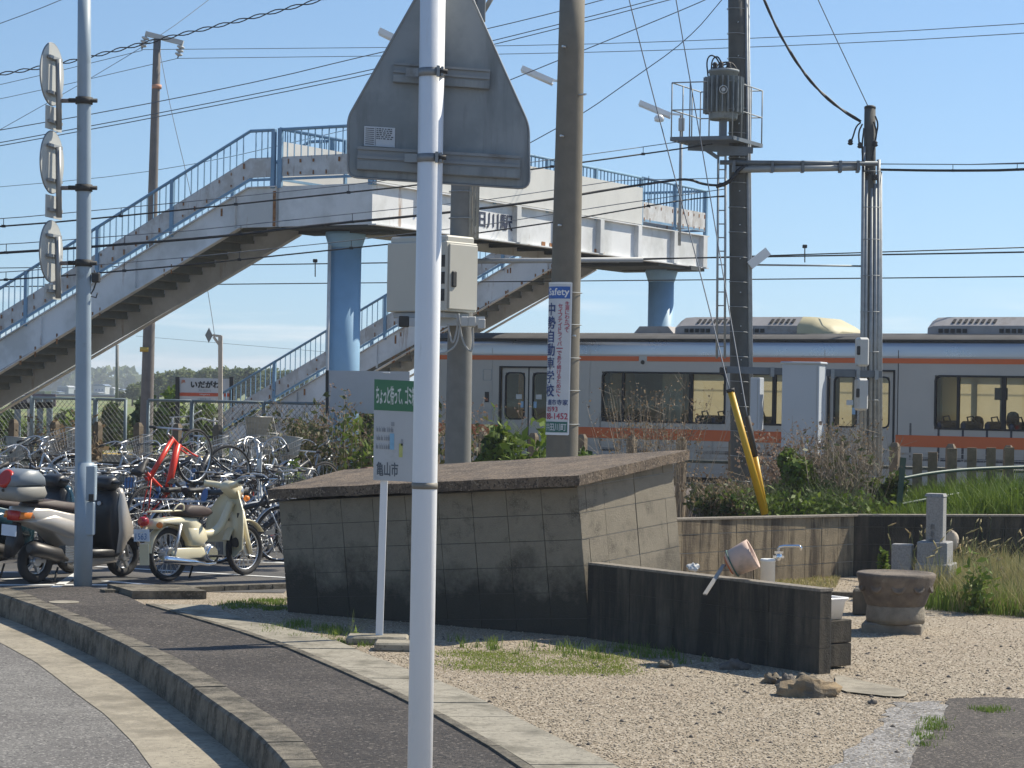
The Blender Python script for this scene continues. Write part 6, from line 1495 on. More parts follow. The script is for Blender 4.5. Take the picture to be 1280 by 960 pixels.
for pts, lab in (
    ([(-5, 32, 45), (90, -5, 44)], 'thin wire crossing the top left corner of the sky'),
    ([(-5, 108, 55), (178, 63, Ze)], 'thin wire running left from the left insulator of the slim pole'),
    ([(-5, 166, 50), (187, 55, Ze), (268, -5, 54)], 'steep thin wire passing the head of the slim pole'),
    ([(-5, 126, 58), (222, 73, Ze)], 'thin wire running left from the right insulator of the slim pole'),
    ([(178, 62, Ze), (640, 58, 47), (930, 49, 42), (1290, 30.5, 38)], 'upper of two long level wires running right from the slim pole'),
    ([(222, 73, Ze), (640, 68, 47), (930, 60, 42), (1290, 42.5, 38)], 'lower of two long level wires running right from the slim pole'),
    ([(-5, 165, 34), (300, 108, 34), (480, 64, 34), (620, 34, 34), (775, -5, 34)], 'highest of three long wires rising to the right across the sky'),
    ([(-5, 181, 34), (430, 96, 34), (612, 52, 34), (840, -5, 34)], 'middle of three long wires rising to the right across the sky'),
    ([(-5, 185, 34), (430, 101, 34), (612, 57, 34), (860, -5, 34)], 'lowest of three long wires rising to the right across the sky'),
    ([(-5, 235, 56), (215, 213, 55), (435, 162, 54)], 'faint thin wire passing behind the handrail of the near stair'),
    ([(199, 60, Ze), (214, 140, 50), (240, 245, 49), (265, 395, 48), (268, 418, 47)], 'thin stay wire dropping from the slim pole to the diamond plate post'),
    ([(905, -3, 33), (860, 50, 33), (780, 106, 33), (731, 141, 33), (660, 180, 33)], 'curved thin wire sweeping down left from the top of the dark pole'),
    ([(900, -8, 33), (830, 22, 33), (635, 101, 33)], 'thin wire running down left from the dark pole to the sign'),
    ([(785, -5, 30), (823, 145, 29.6), (870, 320, 28.6), (912, 488, Zy)], 'long guy wire running down to the yellow guard'),
    ([(844, -5, 30), (878, 187, 29.5), (900, 320, 29), (934, 520, Zy+.12)], 'second guy wire running down to the black and yellow guard'),
    ([(1020, -5, 33), (1086, 135, Zc)], 'thin wire dropping onto the top of the shorter dark pole'),
    ([(170, 420, 90), (300, 431, 90), (420, 441, 90)], 'faint distant wire above the grove'),
    ([(1097, 205, Zc), (1290, 206, 30)], 'thin messenger wire running right from the shorter dark pole')):
    wire(pts, .0075, lab)
wire([(1097, 212, Zc), (1180, 213.5, 32), (1290, 212.5, 30)], .020, 'thick dark cable running right from the shorter dark pole', hang=.085)
wire([(953, -5, 33), (975, 45, 33), (1010, 100, 33), (1045, 133, 33), (1076, 152, Zc-.1)], .017, 'thick twisted cable curving down to the head of the shorter dark pole', tw=.012)
# overhead line of the railway
for b, z0, zz in ((1.45, 4.28, 'contact wire of the near railway track'), (1.6, 4.82, 'messenger wire above the near railway track'), (4.6, 4.45, 'contact wire of the far railway track'), (4.7, 5.02, 'messenger wire above the far railway track')):
    q_ = [TP(a, b, z0-(.02*math.sin(a*.12) if 'contact' in zz else .12*math.sin((a+30)/70*3.14))) for a in range(-45, 46, 5)]
    tag(obj('catenary_wire', MB().tube(q_, .008 if 'contact' in zz else .010, 6), m_cable), zz, 'wire')
t = thing('catenary_pipe', 'thick grey insulated pipe under the near end of the footbridge', 'pipe', P(760, 325, 42)); obj('pipe', MB().tube([P(540, 327, 42), P(804, 324.5, 42)], .05, 10), m_box, t); obj('thin_wire', MB().tube([P(804, 324.5, 42), P(1290, 309, 40)], .012, 6), m_cable, t)
for u, v in ((394, 326), (1006, 308)): tag(obj('wire_dropper', MB().bar(P(u, v, 44), P(u, v+20, 44), .02, .02, up=(0, 1, 0)).rbox(P(u, v, 44), (.09, .06, .07)), m_cable), 'small dropper clip on the railway wires %s' % ('left of the blue pier' if u < 600 else 'between the two dark poles'), 'wire clip')
# ================================================================== BICYCLES
m_tyre = mat('tyre_rubber', (.025, .025, .027), .8, var=.2, scale=20)
m_alu = mat('polished_alloy', (.55, .56, .57), .36, .8, var=.05, scale=10)
m_spoke = mat('spoke_steel', (.55, .56, .57), .35, .8)
m_sad = mat('saddle_black', (.03, .028, .028), .6, var=.15)
m_sadb = mat('saddle_brown', (.10, .05, .03), .5, var=.15)
m_bsil = mat('bike_silver_paint', (.50, .51, .53), .35, .5, var=.04)
m_bblk = mat('bike_black_paint', (.035, .035, .04), .35, var=.1)
m_bnav = mat('bike_blue_grey_paint', (.10, .14, .20), .35, .2, var=.05)
m_bred = mat('bike_red_paint', (.72, .055, .03), .35, var=.04)
m_bwht = mat('bike_white_paint', (.66, .67, .66), .35, var=.04)
m_wbask = mat('basket_wire', (.48, .48, .47), .45, .5)
m_dbask = mat('basket_dark', (.05, .045, .045), .6)
m_bdot = mat('parking_sticker_blue', (.07, .19, .42), .5, var=.08)
m_ref = mat('reflector_red', (.5, .03, .02), .3); m_orr = mat('reflector_orange', (.75, .22, .03), .3)
def wheel(par, x, z, R_, rt=.019, n_=30, spokes=18, rimm=None, name='wheel', hubr=.022):
    c = Vector((x, 0, z)); wbm = MB().ring(c, (0, 1, 0), R_-rt-.012, .0115, n_, 5); o = obj(name, wbm, rimm or m_alu, par)
    obj('tyre', MB().ring(c, (0, 1, 0), R_-rt, rt, n_, 6), m_tyre, o)
    mb = MB()
    for k in range(spokes):
        a = 2*math.pi*k/spokes; d = Vector((math.cos(a), 0, math.sin(a))); s_ = Vector((0, .022 if k % 2 else -.022, 0)); t = Vector((-d.z, 0, d.x))*(.02 if k % 4 < 2 else -.02)
        mb.tube([c+s_+t, c+d*(R_-rt-.016)], .0030, 3, caps=False)
    mb.tube([c-V(0, .045, 0), c+V(0, .045, 0)], hubr, 8)
    obj('spokes', mb, m_spoke, o); return o
def arc(cx, cz, R_, a0, a1, n_=12, y=0): return [Vector((cx+math.cos(math.radians(a0+(a1-a0)*k/n_))*R_, y, cz+math.sin(math.radians(a0+(a1-a0)*k/n_))*R_)) for k in range(n_+1)]
def fender(par, cx, cz, R_, a0, a1, w_, m, name='mudguard'):
    mb = MB(); n_ = 14
    for k in range(n_+1):
        a = math.radians(a0+(a1-a0)*k/n_); d = Vector((math.cos(a), 0, math.sin(a)))
        for y, rr in ((-w_/2, R_-.012), (-w_/4, R_), (w_/4, R_), (w_/2, R_-.012)): mb.v.append(tuple(Vector((cx, y, cz))+d*rr))
        for y, rr in ((w_/2, R_-.016), (-w_/2, R_-.016)): mb.v.append(tuple(Vector((cx, y, cz))+d*rr))
    for k in range(n_):
        for j in range(6): mb.f.append((k*6+j, (k+1)*6+j, (k+1)*6+(j+1) % 6, k*6+(j+1) % 6)); mb.sm.append(True)
    return obj(name, mb, m, par)
def bicycle(label, fm, basket='wire', bm=None, sad=None, sport=False, dot=True):
    t = thing('bicycle', label, 'bicycle', (0, 0, 0), 'bicycles parked in rows behind the scooters')
    R_ = .335; rx, fx = -.53, .56
    wheel(t, rx, R_, R_, name='rear_wheel'); wheel(t, fx, R_, R_, name='front_wheel')
    hd0, hd1 = V(.40, 0, .62), V(.345, 0, .80); bb = V(-.09, 0, .28); st_ = V(-.23, 0, .70)
    mb = MB()
    if sport: mb.tube([bb, hd0+V(0, 0, .03)], .042, 8).tube([bb, st_+V(-.01, 0, .03)], .024, 8).tube([st_+V(.01, 0, -.06), hd1+V(0, 0, -.04)], .030, 8)
    else: mb.tube(smoothline([hd0, V(.22, 0, .42), V(.03, 0, .31), bb], 2), .020, 8).tube(smoothline([hd1, V(.20, 0, .60), V(0, 0, .45), V(-.15, 0, .43)], 2), .016, 8).tube([bb, st_], .017, 8)
    mb.tube([hd0, hd1], .020, 8)
    for y in (-.05, .05): mb.tube([bb+V(0, y*.3, 0), V(rx, y, R_)], .010, 6).tube([st_+V(.01, y*.3, -.08), V(rx, y, R_)], .008, 6)
    obj('frame', mb, fm, t)
    mb = MB(); mb.tube([hd1, hd0], .016, 8)
    for y in (-.05, .05): mb.tube([hd0+V(.004, y*.3, 0), hd0+V(.02, y, -.04), V(.50, y, .42), V(fx, y, R_)], .011, 6)
    obj('fork', mb, m_alu if not sport else fm, t)
    hb = V(.32, 0, .90 if not sport else .88); mb = MB().tube([hd1, hb], .012, 7)
    if sport: mb.tube([hb+V(.06, -.28, .02), hb+V(.06, .28, .02)], .012, 7).tube([hb, hb+V(.06, 0, .02)], .012, 6)
    else:
        for s_ in (-1, 1): mb.tube(smoothline([hb, hb+V(.10, s_*.07, .04), hb+V(.09, s_*.22, .12), hb+V(-.07, s_*.28, .12), hb+V(-.17, s_*.285, .11)], 2), .011, 6)
    h_ = obj('handlebar', mb, m_alu, t)
    for s_ in (-1, 1):
        if sport: obj('grip', MB().tube([hb+V(.06, s_*.20, .02), hb+V(.06, s_*.30, .02)], .017, 7), m_sad, h_)
        else: obj('grip', MB().tube([hb+V(-.07, s_*.281, .12), hb+V(-.18, s_*.286, .11)], .016, 7), m_sad, h_)
        obj('brake_lever', MB().tube([hb+V(.05, s_*.20, .10 if not sport else .0), hb+V(-.04, s_*.24, .07 if not sport else -.02)], .006, 5), m_alu, h_)
    obj('seat_post', MB().tube([st_, V(-.255, 0, .80)], .013, 7), m_alu, t)
    mb = MB(); pr = [(-.14, .085), (-.10, .10), (-.03, .075), (.04, .035), (.12, .02)]
    for x, w_ in pr: mb.v += [(-.255+x, y, .825+z) for y, z in ((-w_, 0), (-w_*.7, .035), (0, .045), (w_*.7, .035), (w_, 0), (0, -.02))]
    for i in range(4):
        for k in range(6): mb.f.append((i*6+k, (i+1)*6+k, (i+1)*6+(k+1) % 6, i*6+(k+1) % 6)); mb.sm.append(True)
    mb.f += [tuple(range(6)), tuple(24+k for k in range(6))[::-1]]; mb.sm += [False]*2
    obj('saddle', mb, sad or m_sad, t)
    mb = MB().ring(V(-.09, .05, .28), (0, 1, 0), .085, .006, 18, 5)
    for s_, dz in ((1, -.17), (-1, .17)): mb.tube([V(-.09, s_*.06, .28), V(-.09+dz*.3, s_*.075, .28+dz*.95)], .009, 6).box(V(-.09+dz*.3, s_*.12, .28+dz*.95), (.09, .08, .02))
    obj('crank', mb, m_alu if not sport else m_dark, t)
    obj('chain', MB().tube([V(-.09, .05, .365), V(rx, .05, R_+.035)], .005, 4).tube([V(-.09, .05, .195), V(rx, .05, R_-.035)], .005, 4), m_dark, t)
    if not sport:
        fender(t, rx, R_, R_+.028, 20, 190, .058, m_alu); fender(t, fx, R_, R_+.028, 40, 170, .052, m_alu)
        obj('chain_case', MB().prism([(-.02, .055, .36), (-.14, .055, .385), (-.46, .055, .38), (-.46, .055, .35), (-.16, .055, .33), (-.02, .055, .30)], (0, .012, 0)), fm, t)
        mb = MB()
        for y in (-.065, 0, .065): mb.tube([V(-.30, y, .735), V(-.72, y, .735)], .006, 5)
        for x in (-.36, -.5, -.64, -.72): mb.tube([V(x, -.065, .735), V(x, .065, .735)], .006, 5)
        for y in (-.065, .065): mb.tube([V(-.66, y, .735), V(rx, y*.9, R_)], .006, 5)
        obj('rear_rack', mb, m_alu, t); obj('lamp', MB().lathe(V(.58, .0, .62), [(.012, -.05), (.035, -.02), (.038, .02), (.03, .028)], 10, ax=(1, 0, .1)), m_alu, t)
    obj('kickstand', MB().tube([V(rx+.02, -.07, R_-.02), V(rx-.06, -.13, .01)], .008, 5).tube([V(rx+.02, .07, R_-.02), V(rx-.06, .13, .01)], .008, 5), m_alu, t)
    obj('reflector', MB().box(V(-.90, 0, R_+.20) if not sport else V(-.27, 0, .66), (.015, .05, .05)), m_ref, t)
    if basket:
        mb = MB(); x0, x1, w0, w1, z0, z1 = .46, .74, .13, .19, .74, .99; mt = bm or m_wbask
        def bp(s, t_, z):
            f = (z-z0)/(z1-z0); hw = w0+(w1-w0)*f; xa = x0-.02*f; xb = x1-.03+.08*f; return Vector((xa+(xb-xa)*s, -hw+2*hw*t_, z))
        for z, r_ in ((z0, .005), (z0+.083, .003), (z0+.166, .003), (z1, .007)):
            mb.tube([bp(0, 0, z), bp(1, 0, z), bp(1, 1, z), bp(0, 1, z)], r_, 4, closed=True)
        for k in range(9):
            s = k/8
            for a, b in (((s, 0), (s, 0)), ((s, 1), (s, 1)), ((0, s), (0, s)), ((1, s), (1, s))): mb.tube([bp(*a, z0), bp(*b, z1)], .003, 3, caps=False)
            mb.tube([bp(s, 0, z0), bp(s, 1, z0)], .003, 3, caps=False)
        obj('basket', mb, mt, t); obj('basket_stay', MB().tube([bp(.5, .1, z0), V(fx, -.05, R_)], .006, 5).tube([bp(.5, .9, z0), V(fx, .05, R_)], .006, 5), m_alu, t)
        if basket == 'net': obj('basket_sheet', MB().quad(bp(1.02, .02, z0), bp(1.02, .98, z0), bp(1.02, .98, z1), bp(1.02, .02, z1)), mat('net_cream', (.5, .46, .38), .7), t)
    if dot: obj('parking_sticker', MB().lathe(V(-.42, .0, .80), [(.085, 0), (.085, .006)], 16, ax=(-1, 0, .2)), m_bdot, t)
    return t
protos = [bicycle('x', m_bsil, 'wire'), bicycle('x', m_bblk, 'wire', m_dbask, m_sad), bicycle('x', m_bnav, 'wire', None, m_sadb, dot=False), bicycle('x', m_bwht, 'net', None, m_sad), bicycle('x', m_bsil, None, None, m_sad, dot=False), bicycle('x', m_bblk, None, sport=True, dot=False)]
cols = ['silver city bicycle with wire basket', 'black city bicycle with dark basket', 'blue-grey city bicycle with brown saddle', 'white framed bicycle with cream netted basket', 'silver bicycle without a basket', 'black sports bicycle with straight handlebar']
used = [False]*6
rb = random.Random(21)
def put(k, x, y, heading, pitch=0.0, lift=0.0, lean=0.0, label=''):
    global used
    rot = (Matrix.Rotation(heading, 4, 'Z') @ Matrix.Rotation(-pitch, 4, 'Y') @ Matrix.Rotation(lean, 4, 'X')).to_euler()
    if not used[k]:
        b = protos[k]; used[k] = True; b.location = (x, y, lift); b.rotation_euler = rot
    else: b = dup(protos[k], (x, y, lift), rot)
    b['label'] = label; b['category'] = 'bicycle'; return b
def gx(u, y): return (u-640)/F*y
# front row
ords = ['first', 'second', 'third', 'fourth', 'fifth', 'sixth', 'seventh', 'eighth', 'ninth', 'tenth', 'eleventh', 'twelfth', 'thirteenth', 'fourteenth', 'fifteenth', 'sixteenth', 'seventeenth', 'eighteenth']
rows = [(26.7, -30, 345, 12, .75, 'front'), (29.4, -20, 395, 11, 1.0, 'second'), (32.6, -10, 400, 9, .8, 'third'), (35.0, 60, 510, 6, 1.2, 'back')]
for ri, (yy, u0, u1, n_, hd, rn) in enumerate(rows):
    for i in range(n_):
        u = u0+(u1-u0)*(i+.5)/n_+rb.uniform(-5, 5); y = yy+rb.uniform(-.25, .25)-(.012*u if ri == 0 else 0)*.1
        if ri == 0 and 168 < u < 215: continue
        if ri == 3 and 395 < u < 430: continue
        k = rb.choice([0, 1, 1, 2, 2, 3, 4, 5, 5, 0]); head = hd+rb.uniform(-.35, .35)+(math.pi if rb.random() < .3 else 0)
        put(k, gx(u, y), y, head, lean=rb.uniform(-.08, .08), **(dict(pitch=.0, lift=0) if (rb.random() < .62 or ri == 0) else dict(pitch=.30, lift=.17)), label='%s, %s from the left in the %s row' % (cols[k], ords[i], rn))
# individuals one can pick out
rbx = bicycle('bicycle with an orange-red frame and knobbly black tyres tipped up above the others', m_bred, None, sport=True, dot=False)
for c in rbx.children:
    if c.name.startswith('frame'):
        c.data = c.data.copy()
def rearat(t, u, v, Zx, hd, pitch, lean=0.0):
    M_ = Matrix.Rotation(hd, 4, 'Z') @ Matrix.Rotation(-pitch, 4, 'Y') @ Matrix.Rotation(lean, 4, 'X'); h = M_ @ Vector((-.53, 0, .335)); t.rotation_euler = M_.to_euler(); t.location = P(u, v, Zx)-h
rearat(rbx, 181, 643, 26.2, 1.0, .66, .05)
kb = dup(protos[5], (0, 0, 0), (0, 0, 0), 'black bicycle with its front wheel lifted high right of the red frame'); rearat(kb, 196, 634, 28.0, .62, .42)
put(4, gx(330, 26.6), 26.6, .62+math.pi, label='silver bicycle with a large black front wheel beside the shed corner')
put(3, gx(322, 29.0), 29.0, 1.9, pitch=.75, lift=.42, label='white bicycle reared up with its netted basket high beside the shed')
put(0, gx(52, 28.8), 28.8, .55, pitch=.35, lift=.30, label='silver bicycle reared up with its wire basket high at the left')
put(0, gx(5, 25.6), 25.6, 1.2, label='silver bicycle with its curved mudguard right behind the top box at the left edge')
# rack rails
rk = thing('bicycle_rack', 'long pale grey pipe rails of the bicycle rack behind the bicycles', 'bicycle rack', P(270, 620, 31))
for z, yy in ((.62, 31.6), (.36, 31.2)): obj('rail', MB().tube([V(gx(-40, yy), yy, z), V(gx(400, yy), yy, z)], .032, 8), m_cab, rk)
for u in (-30, 60, 150, 240, 330, 395): obj('rack_post', MB().tube([V(gx(u, 31.6), 31.6, 0), V(gx(u, 31.6), 31.6, .64)], .028, 8), m_cab, rk)
# ================================================================== SCOOTERS
def mwheel(par, x, z, R_, rt, m_rim, spokes, name, wd=1.0):
    c = Vector((x, 0, z)); o = obj(name, MB().ring(c, (0, 1, 0), R_-rt*1.9, rt*.32, 28, 6), m_rim, par); obj('tyre', MB().ring(c, (0, 1, 0), R_-rt, rt, 30, 10), m_tyre, o)
    mb = MB()
    if spokes > 12:
        for k in range(spokes):
            a = 2*math.pi*k/spokes; d = Vector((math.cos(a), 0, math.sin(a))); mb.tube([c+V(0, .035 if k % 2 else -.035, 0), c+d*(R_-rt*1.9)], .004, 4, caps=False)
        mb.lathe(c-V(0, .055, 0), [(.07, 0), (.075, .02), (.075, .09), (.07, .11)], 16, ax=(0, 1, 0))
    else:
        for k in range(spokes): a = 2*math.pi*k/spokes; d = Vector((math.cos(a), 0, math.sin(a))); mb.bar(c+d*.02, c+d*(R_-rt*1.7), .035, .04, up=(0, 1, 0))
        mb.lathe(c-V(0, .05, 0), [(.045, 0), (.06, .02), (.06, .08), (.045, .10)], 14, ax=(0, 1, 0))
    obj('spokes', mb, m_rim, o); return o
m_ssil = mat('scooter_silver', (.47, .43, .38), .36, .25, var=.04, scale=4, coat=.3); m_sblk = mat('scooter_black_plastic', (.02, .02, .022), .42, var=.15, scale=6); m_steal = mat('scooter_dark_teal', (.015, .05, .07), .22, .2, var=.1, coat=.6)
m_sseat = mat('scooter_seat', (.055, .035, .03), .6, var=.1); m_tbox = mat('top_box_grey', (.22, .25, .28), .4, var=.05, scale=4); m_tboxl = mat('top_box_lower', (.27, .26, .235), .5, var=.05)
m_plt = mat('number_plate', (.60, .68, .78), .5, var=.04)
def scooter(name, label, pm, box, group=None):
    t = thing(name, label, 'scooter', (0, 0, 0), group); rx, fx, R_ = -.60, .62, .225
    mwheel(t, rx, R_, R_, .05, m_alu, 5, 'rear_wheel'); mwheel(t, fx, R_, R_, .048, m_alu, 6, 'front_wheel')
    # tail body
    obj('rear_body', MB().pillow([(-.92, .72), (-.88, .80), (-.60, .80), (-.30, .74), (-.05, .70), (.02, .58), (-.02, .36), (-.10, .28), (-.26, .32), (-.50, .52), (-.80, .62)], .155), pm, t)
    obj('side_cowl', MB().pillow([(-.86, .66), (-.50, .72), (-.12, .62), (-.06, .44), (-.30, .46), (-.66, .58)], .178), pm, t)
    obj('lower_cowl', MB().pillow([(-.20, .36), (-.02, .40), (.08, .28), (.36, .26), (.42, .18), (.0, .14), (-.14, .22)], .17), pm, t)
    obj('floorboard', MB().pillow([(-.06, .30), (-.04, .34), (.38, .32), (.42, .27), (.38, .24), (-.04, .24)], .185, shr=(.95, 1, 1)), m_sblk, t)
    obj('seat', MB().pillow([(-.78, .80), (-.74, .85), (-.50, .87), (-.30, .84), (-.12, .82), (.02, .76), (.04, .70), (-.10, .70), (-.50, .77)], .145, shr=(.75, .93, 1)), m_sseat, t)
    obj('rear_mudguard', MB().pillow([(-.90, .62), (-.86, .64), (-.80, .42), (-.92, .30), (-.98, .28), (-.96, .44)], .07), m_sblk, t)
    obj('engine', MB().pillow([(-.72, .30), (-.66, .38), (-.30, .38), (-.18, .30), (-.20, .18), (-.50, .14), (-.70, .18)], .06, yc=.10), m_sblk, t)
    ew = obj('engine_fins', MB().box((-.26, -.10, .30), (.14, .10, .18)), m_alu, t)
    for k in range(6): obj('fin', MB().bar((-.335, -.155, .24+k*.026), (-.185, -.155, .24+k*.026), .008, .010), m_chan, ew)
    obj('muffler', MB().tube([V(-.30, -.15, .24), V(-.38, -.17, .27), V(-.45, -.18, .30), V(-.80, -.19, .38), V(-.86, -.19, .39)], [.02, .03, .072, .078, .045], 14), mat('muffler_dark', (.07, .065, .06), .45, .5, var=.15), t)
    obj('centre_stand', MB().tube([V(-.38, -.10, .16), V(-.46, -.14, .02)], .012, 6).tube([V(-.38, .10, .16), V(-.46, .14, .02)], .012, 6).tube([V(-.46, -.14, .02), V(-.46, .14, .02)], .012, 6), m_dark, t)
    # leg shield: inner black, outer painted
    obj('leg_shield_inner', MB().pillow([(.30, .28), (.26, .50), (.26, .78), (.32, .95), (.40, .95), (.42, .60), (.46, .34), (.42, .26)], .185, shr=(.88, .97, 1)), m_sblk, t)
    obj('leg_shield', MB().pillow([(.34, .24), (.37, .50), (.34, .80), (.36, .97), (.42, .98), (.52, .72), (.60, .55), (.60, .46), (.50, .36), (.44, .24)], .20, shr=(.82, .96, 1)), pm, t)
    obj('front_mudguard', MB().pillow([(.44, .38), (.50, .48), (.64, .50), (.78, .42), (.84, .32), (.74, .40), (.62, .44), (.52, .42)], .07), pm, t)
    obj('front_fork', MB().tube([V(.50, -.07, .60), V(fx, -.08, R_)], .02, 8).tube([V(.50, .07, .60), V(fx, .08, R_)], .02, 8), m_alu, t)
    hc = obj('handlebar_cowl', MB().pillow([(.24, .98), (.26, 1.06), (.36, 1.09), (.44, 1.03), (.42, .94), (.34, .92)], .14, shr=(.6, .92, 1)), m_sblk, t)
    for s_ in (-1, 1):
        obj('grip', MB().tube([V(.32, s_*.12, 1.03), V(.25, s_*.32, 1.03)], .018, 8), m_sblk, hc); obj('brake_lever', MB().tube([V(.36, s_*.14, 1.02), V(.31, s_*.30, 1.0)], .007, 6), m_alu, hc)
    obj('headlamp', MB().lathe(V(.42, 0, .99), [(.07, -.02), (.075, .02), (.05, .05)], 16, ax=(1, 0, .1)), m_alu, t)
    obj('emblem', MB().lathe(V(.255, .0, .80), [(.022, -.01), (.022, .012)], 12, ax=(-1, 0, 0)), m_lab, t)
    tl_ = obj('tail_lamp', MB().pillow([(-.93, .66), (-.92, .76), (-.86, .76), (-.84, .66)], .09), m_ref, t)
    for s_ in (-1, 1): obj('indicator', MB().pillow([(-.92, .68), (-.90, .75), (-.78, .75), (-.74, .68)], .035, yc=s_*.12), m_orr, t)
    pl = obj('number_plate', MB().box((-.965, 0, .56), (.008, .22, .11), X=(1, 0, .35)), m_plt, t)
    obj('plate_bracket', MB().bar((-.88, 0, .64), (-.95, 0, .55), .06, .02), m_dark, t)
    obj('rear_rack', MB().tube([V(-.62, -.10, .86), V(-.92, -.09, .86), V(-.92, .09, .86), V(-.62, .10, .86)], .010, 6), m_dark, t)
    if box:
        bx_ = obj('top_box', MB().pillow([(-1.05, .90), (-1.06, 1.02), (-.66, 1.02), (-.62, .94), (-.66, .88), (-1.0, .86)], .20, shr=(.86, .97, 1)), m_tboxl, t)
        obj('lid', MB().pillow([(-1.065, 1.02), (-1.04, 1.12), (-.92, 1.19), (-.76, 1.18), (-.66, 1.10), (-.64, 1.02)], .205, shr=(.82, .96, 1)), m_tbox, bx_)
        obj('reflector', MB().lathe(V(-1.035, 0, 1.09), [(.10, -.02), (.10, .01), (.08, .022)], 18, ax=(-.9, 0, .45)), m_ref, bx_)
        obj('lock', MB().lathe(V(-1.065, 0, .97), [(.014, -.01), (.014, .006)], 10, ax=(-1, 0, 0)), m_dark, bx_)
    return t
hdg = math.atan2(.70, .72)
def placeveh(t, ur, vr, hd, rxl, lean=0.0):
    """put the rear wheel's ground point at a surveyed pixel"""
    g = G(ur, vr, .006); o = Vector((rxl, 0, 0)); o.rotate(Euler((0, 0, hd))); t.location = (g.x-o.x, g.y-o.y, .006); t.rotation_euler = (lean, 0, hd)
s1 = scooter('scooter', 'silver scooter with grey top box parked behind the left pole', m_ssil, True); placeveh(s1, 43, 729, .93, -.60, .03)
s2 = scooter('scooter', 'dark teal scooter partly cut off at the left edge beside the silver one', m_steal, False); placeveh(s2, -24, 724, .90, -.60, .03)
# cream step-through motorbike
m_crm = mat('cream_paint', (.70, .63, .43), .32, var=.04, scale=4, coat=.4, dirt=(.50, .42, .27), dirtscale=4, dirtamt=.25)
cu = thing('motorbike', 'cream step-through motorbike with large leg shields parked left of the shed', 'motorbike', (0, 0, 0)); R_ = .285; rx, fx = -.59, .60
mwheel(cu, rx, R_, R_, .034, m_alu, 28, 'rear_wheel'); mwheel(cu, fx, R_, R_, .034, m_alu, 28, 'front_wheel')
fender(cu, rx, R_, R_+.03, 45, 175, .13, m_crm, 'rear_mudguard'); obj('mudflap', MB().box((-.93, 0, .30), (.012, .13, .22), X=(1, 0, .3)), m_crm, cu)
obj('rear_body', MB().pillow([(-.86, .56), (-.84, .66), (-.52, .68), (-.22, .66), (-.10, .54), (-.06, .40), (-.20, .36), (-.36, .40), (-.50, .60), (-.74, .62)], .10), m_crm, cu)
obj('side_cover', MB().pillow([(-.38, .56), (-.12, .54), (-.08, .42), (-.18, .34), (-.36, .36)], .125), m_crm, cu)
obj('main_tube', MB().tube(smoothline([V(.40, 0, .80), V(.22, 0, .52), V(.0, 0, .46), V(-.2, 0, .52)], 2), .045, 12), m_crm, cu)
obj('seat', MB().pillow([(-.44, .68), (-.46, .74), (-.36, .80), (-.16, .79), (-.02, .75), (.02, .70), (-.06, .66), (-.30, .66)], .125, shr=(.72, .92, 1)), m_sseat, cu)
mb = MB().tube(smoothline([V(-.42, -.09, .74), V(-.80, -.09, .74), V(-.86, 0, .74), V(-.80, .09, .74), V(-.42, .09, .74)], 1), .010, 7)
for y in (-.03, .03): mb.tube([V(-.44, y, .735), V(-.84, y, .735)], .007, 6)
mb.tube(smoothline([V(-.44, -.10, .74), V(-.44, -.11, .80), V(-.52, -.11, .815), V(-.60, -.10, .74)], 1), .009, 6); obj('rear_rack', mb, m_crm, cu)
# leg shields : curved sheet, wide
mb = MB(); prof_ = [(.50, .93), (.44, .85), (.40, .72), (.37, .58), (.36, .42), (.38, .30), (.33, .22)]; hw = [.08, .16, .24, .275, .27, .24, .18]
NC_ = 10
for (x, z), w_ in zip(prof_, hw):
    for k in range(NC_+1): s = k/NC_*2-1; mb.v.append((x-abs(s)**2*.10+.02, s*w_, z))
for (x, z), w_ in zip(prof_, hw):
    for k in range(NC_+1): s = k/NC_*2-1; mb.v.append((x-abs(s)**2*.10+.036, s*w_, z))
m_ = NC_+1; nn = len(prof_)*m_
for i in range(len(prof_)-1):
    for k in range(NC_): a = i*m_+k; mb.f += [(a, a+1, a+m_+1, a+m_), (nn+a, nn+a+m_, nn+a+m_+1, nn+a+1)]; mb.sm += [True, True]
for i in range(len(prof_)-1):
    for k in (0, NC_): a = i*m_+k; mb.f.append((a, a+m_, nn+a+m_, nn+a)); mb.sm.append(False)
ls = obj('leg_shield', mb, m_crm, cu); obj('shield_hole', MB().lathe((.37, -.09, .37), [(.055, 0), (.05, .02)], 14, ax=(-1, 0, 0)), m_dark, ls); obj('badge', MB().box((.385, -.12, .66), (.01, .035, .05)).box((.385, .05, .62), (.01, .06, .03)), m_dark, ls)
obj('head_cover', MB().pillow([(.30, .94), (.28, 1.0), (.36, 1.04), (.48, 1.02), (.54, .94), (.50, .84), (.44, .84)], .075, shr=(.7, .93, 1)), m_crm, cu)
hb_ = obj('handlebar', MB().tube(smoothline([V(.34, -.05, .98), V(.34, -.16, 1.00), V(.26, -.26, 1.02)], 1), .035, 9).tube(smoothline([V(.34, .05, .98), V(.34, .16, 1.00), V(.26, .26, 1.02)], 1), .035, 9), m_crm, cu)
for s_ in (-1, 1): obj('grip', MB().tube([V(.27, s_*.25, 1.02), V(.20, s_*.36, 1.02)], .020, 9), m_sblk, hb_); obj('brake_lever', MB().tube([V(.34, s_*.20, .99), V(.28, s_*.34, .98)], .007, 6), m_alu, hb_)
obj('headlamp', MB().lathe((.50, 0, .92), [(.075, -.03), (.08, .02), (.05, .06)], 18, ax=(1, 0, 0)), m_alu, cu)
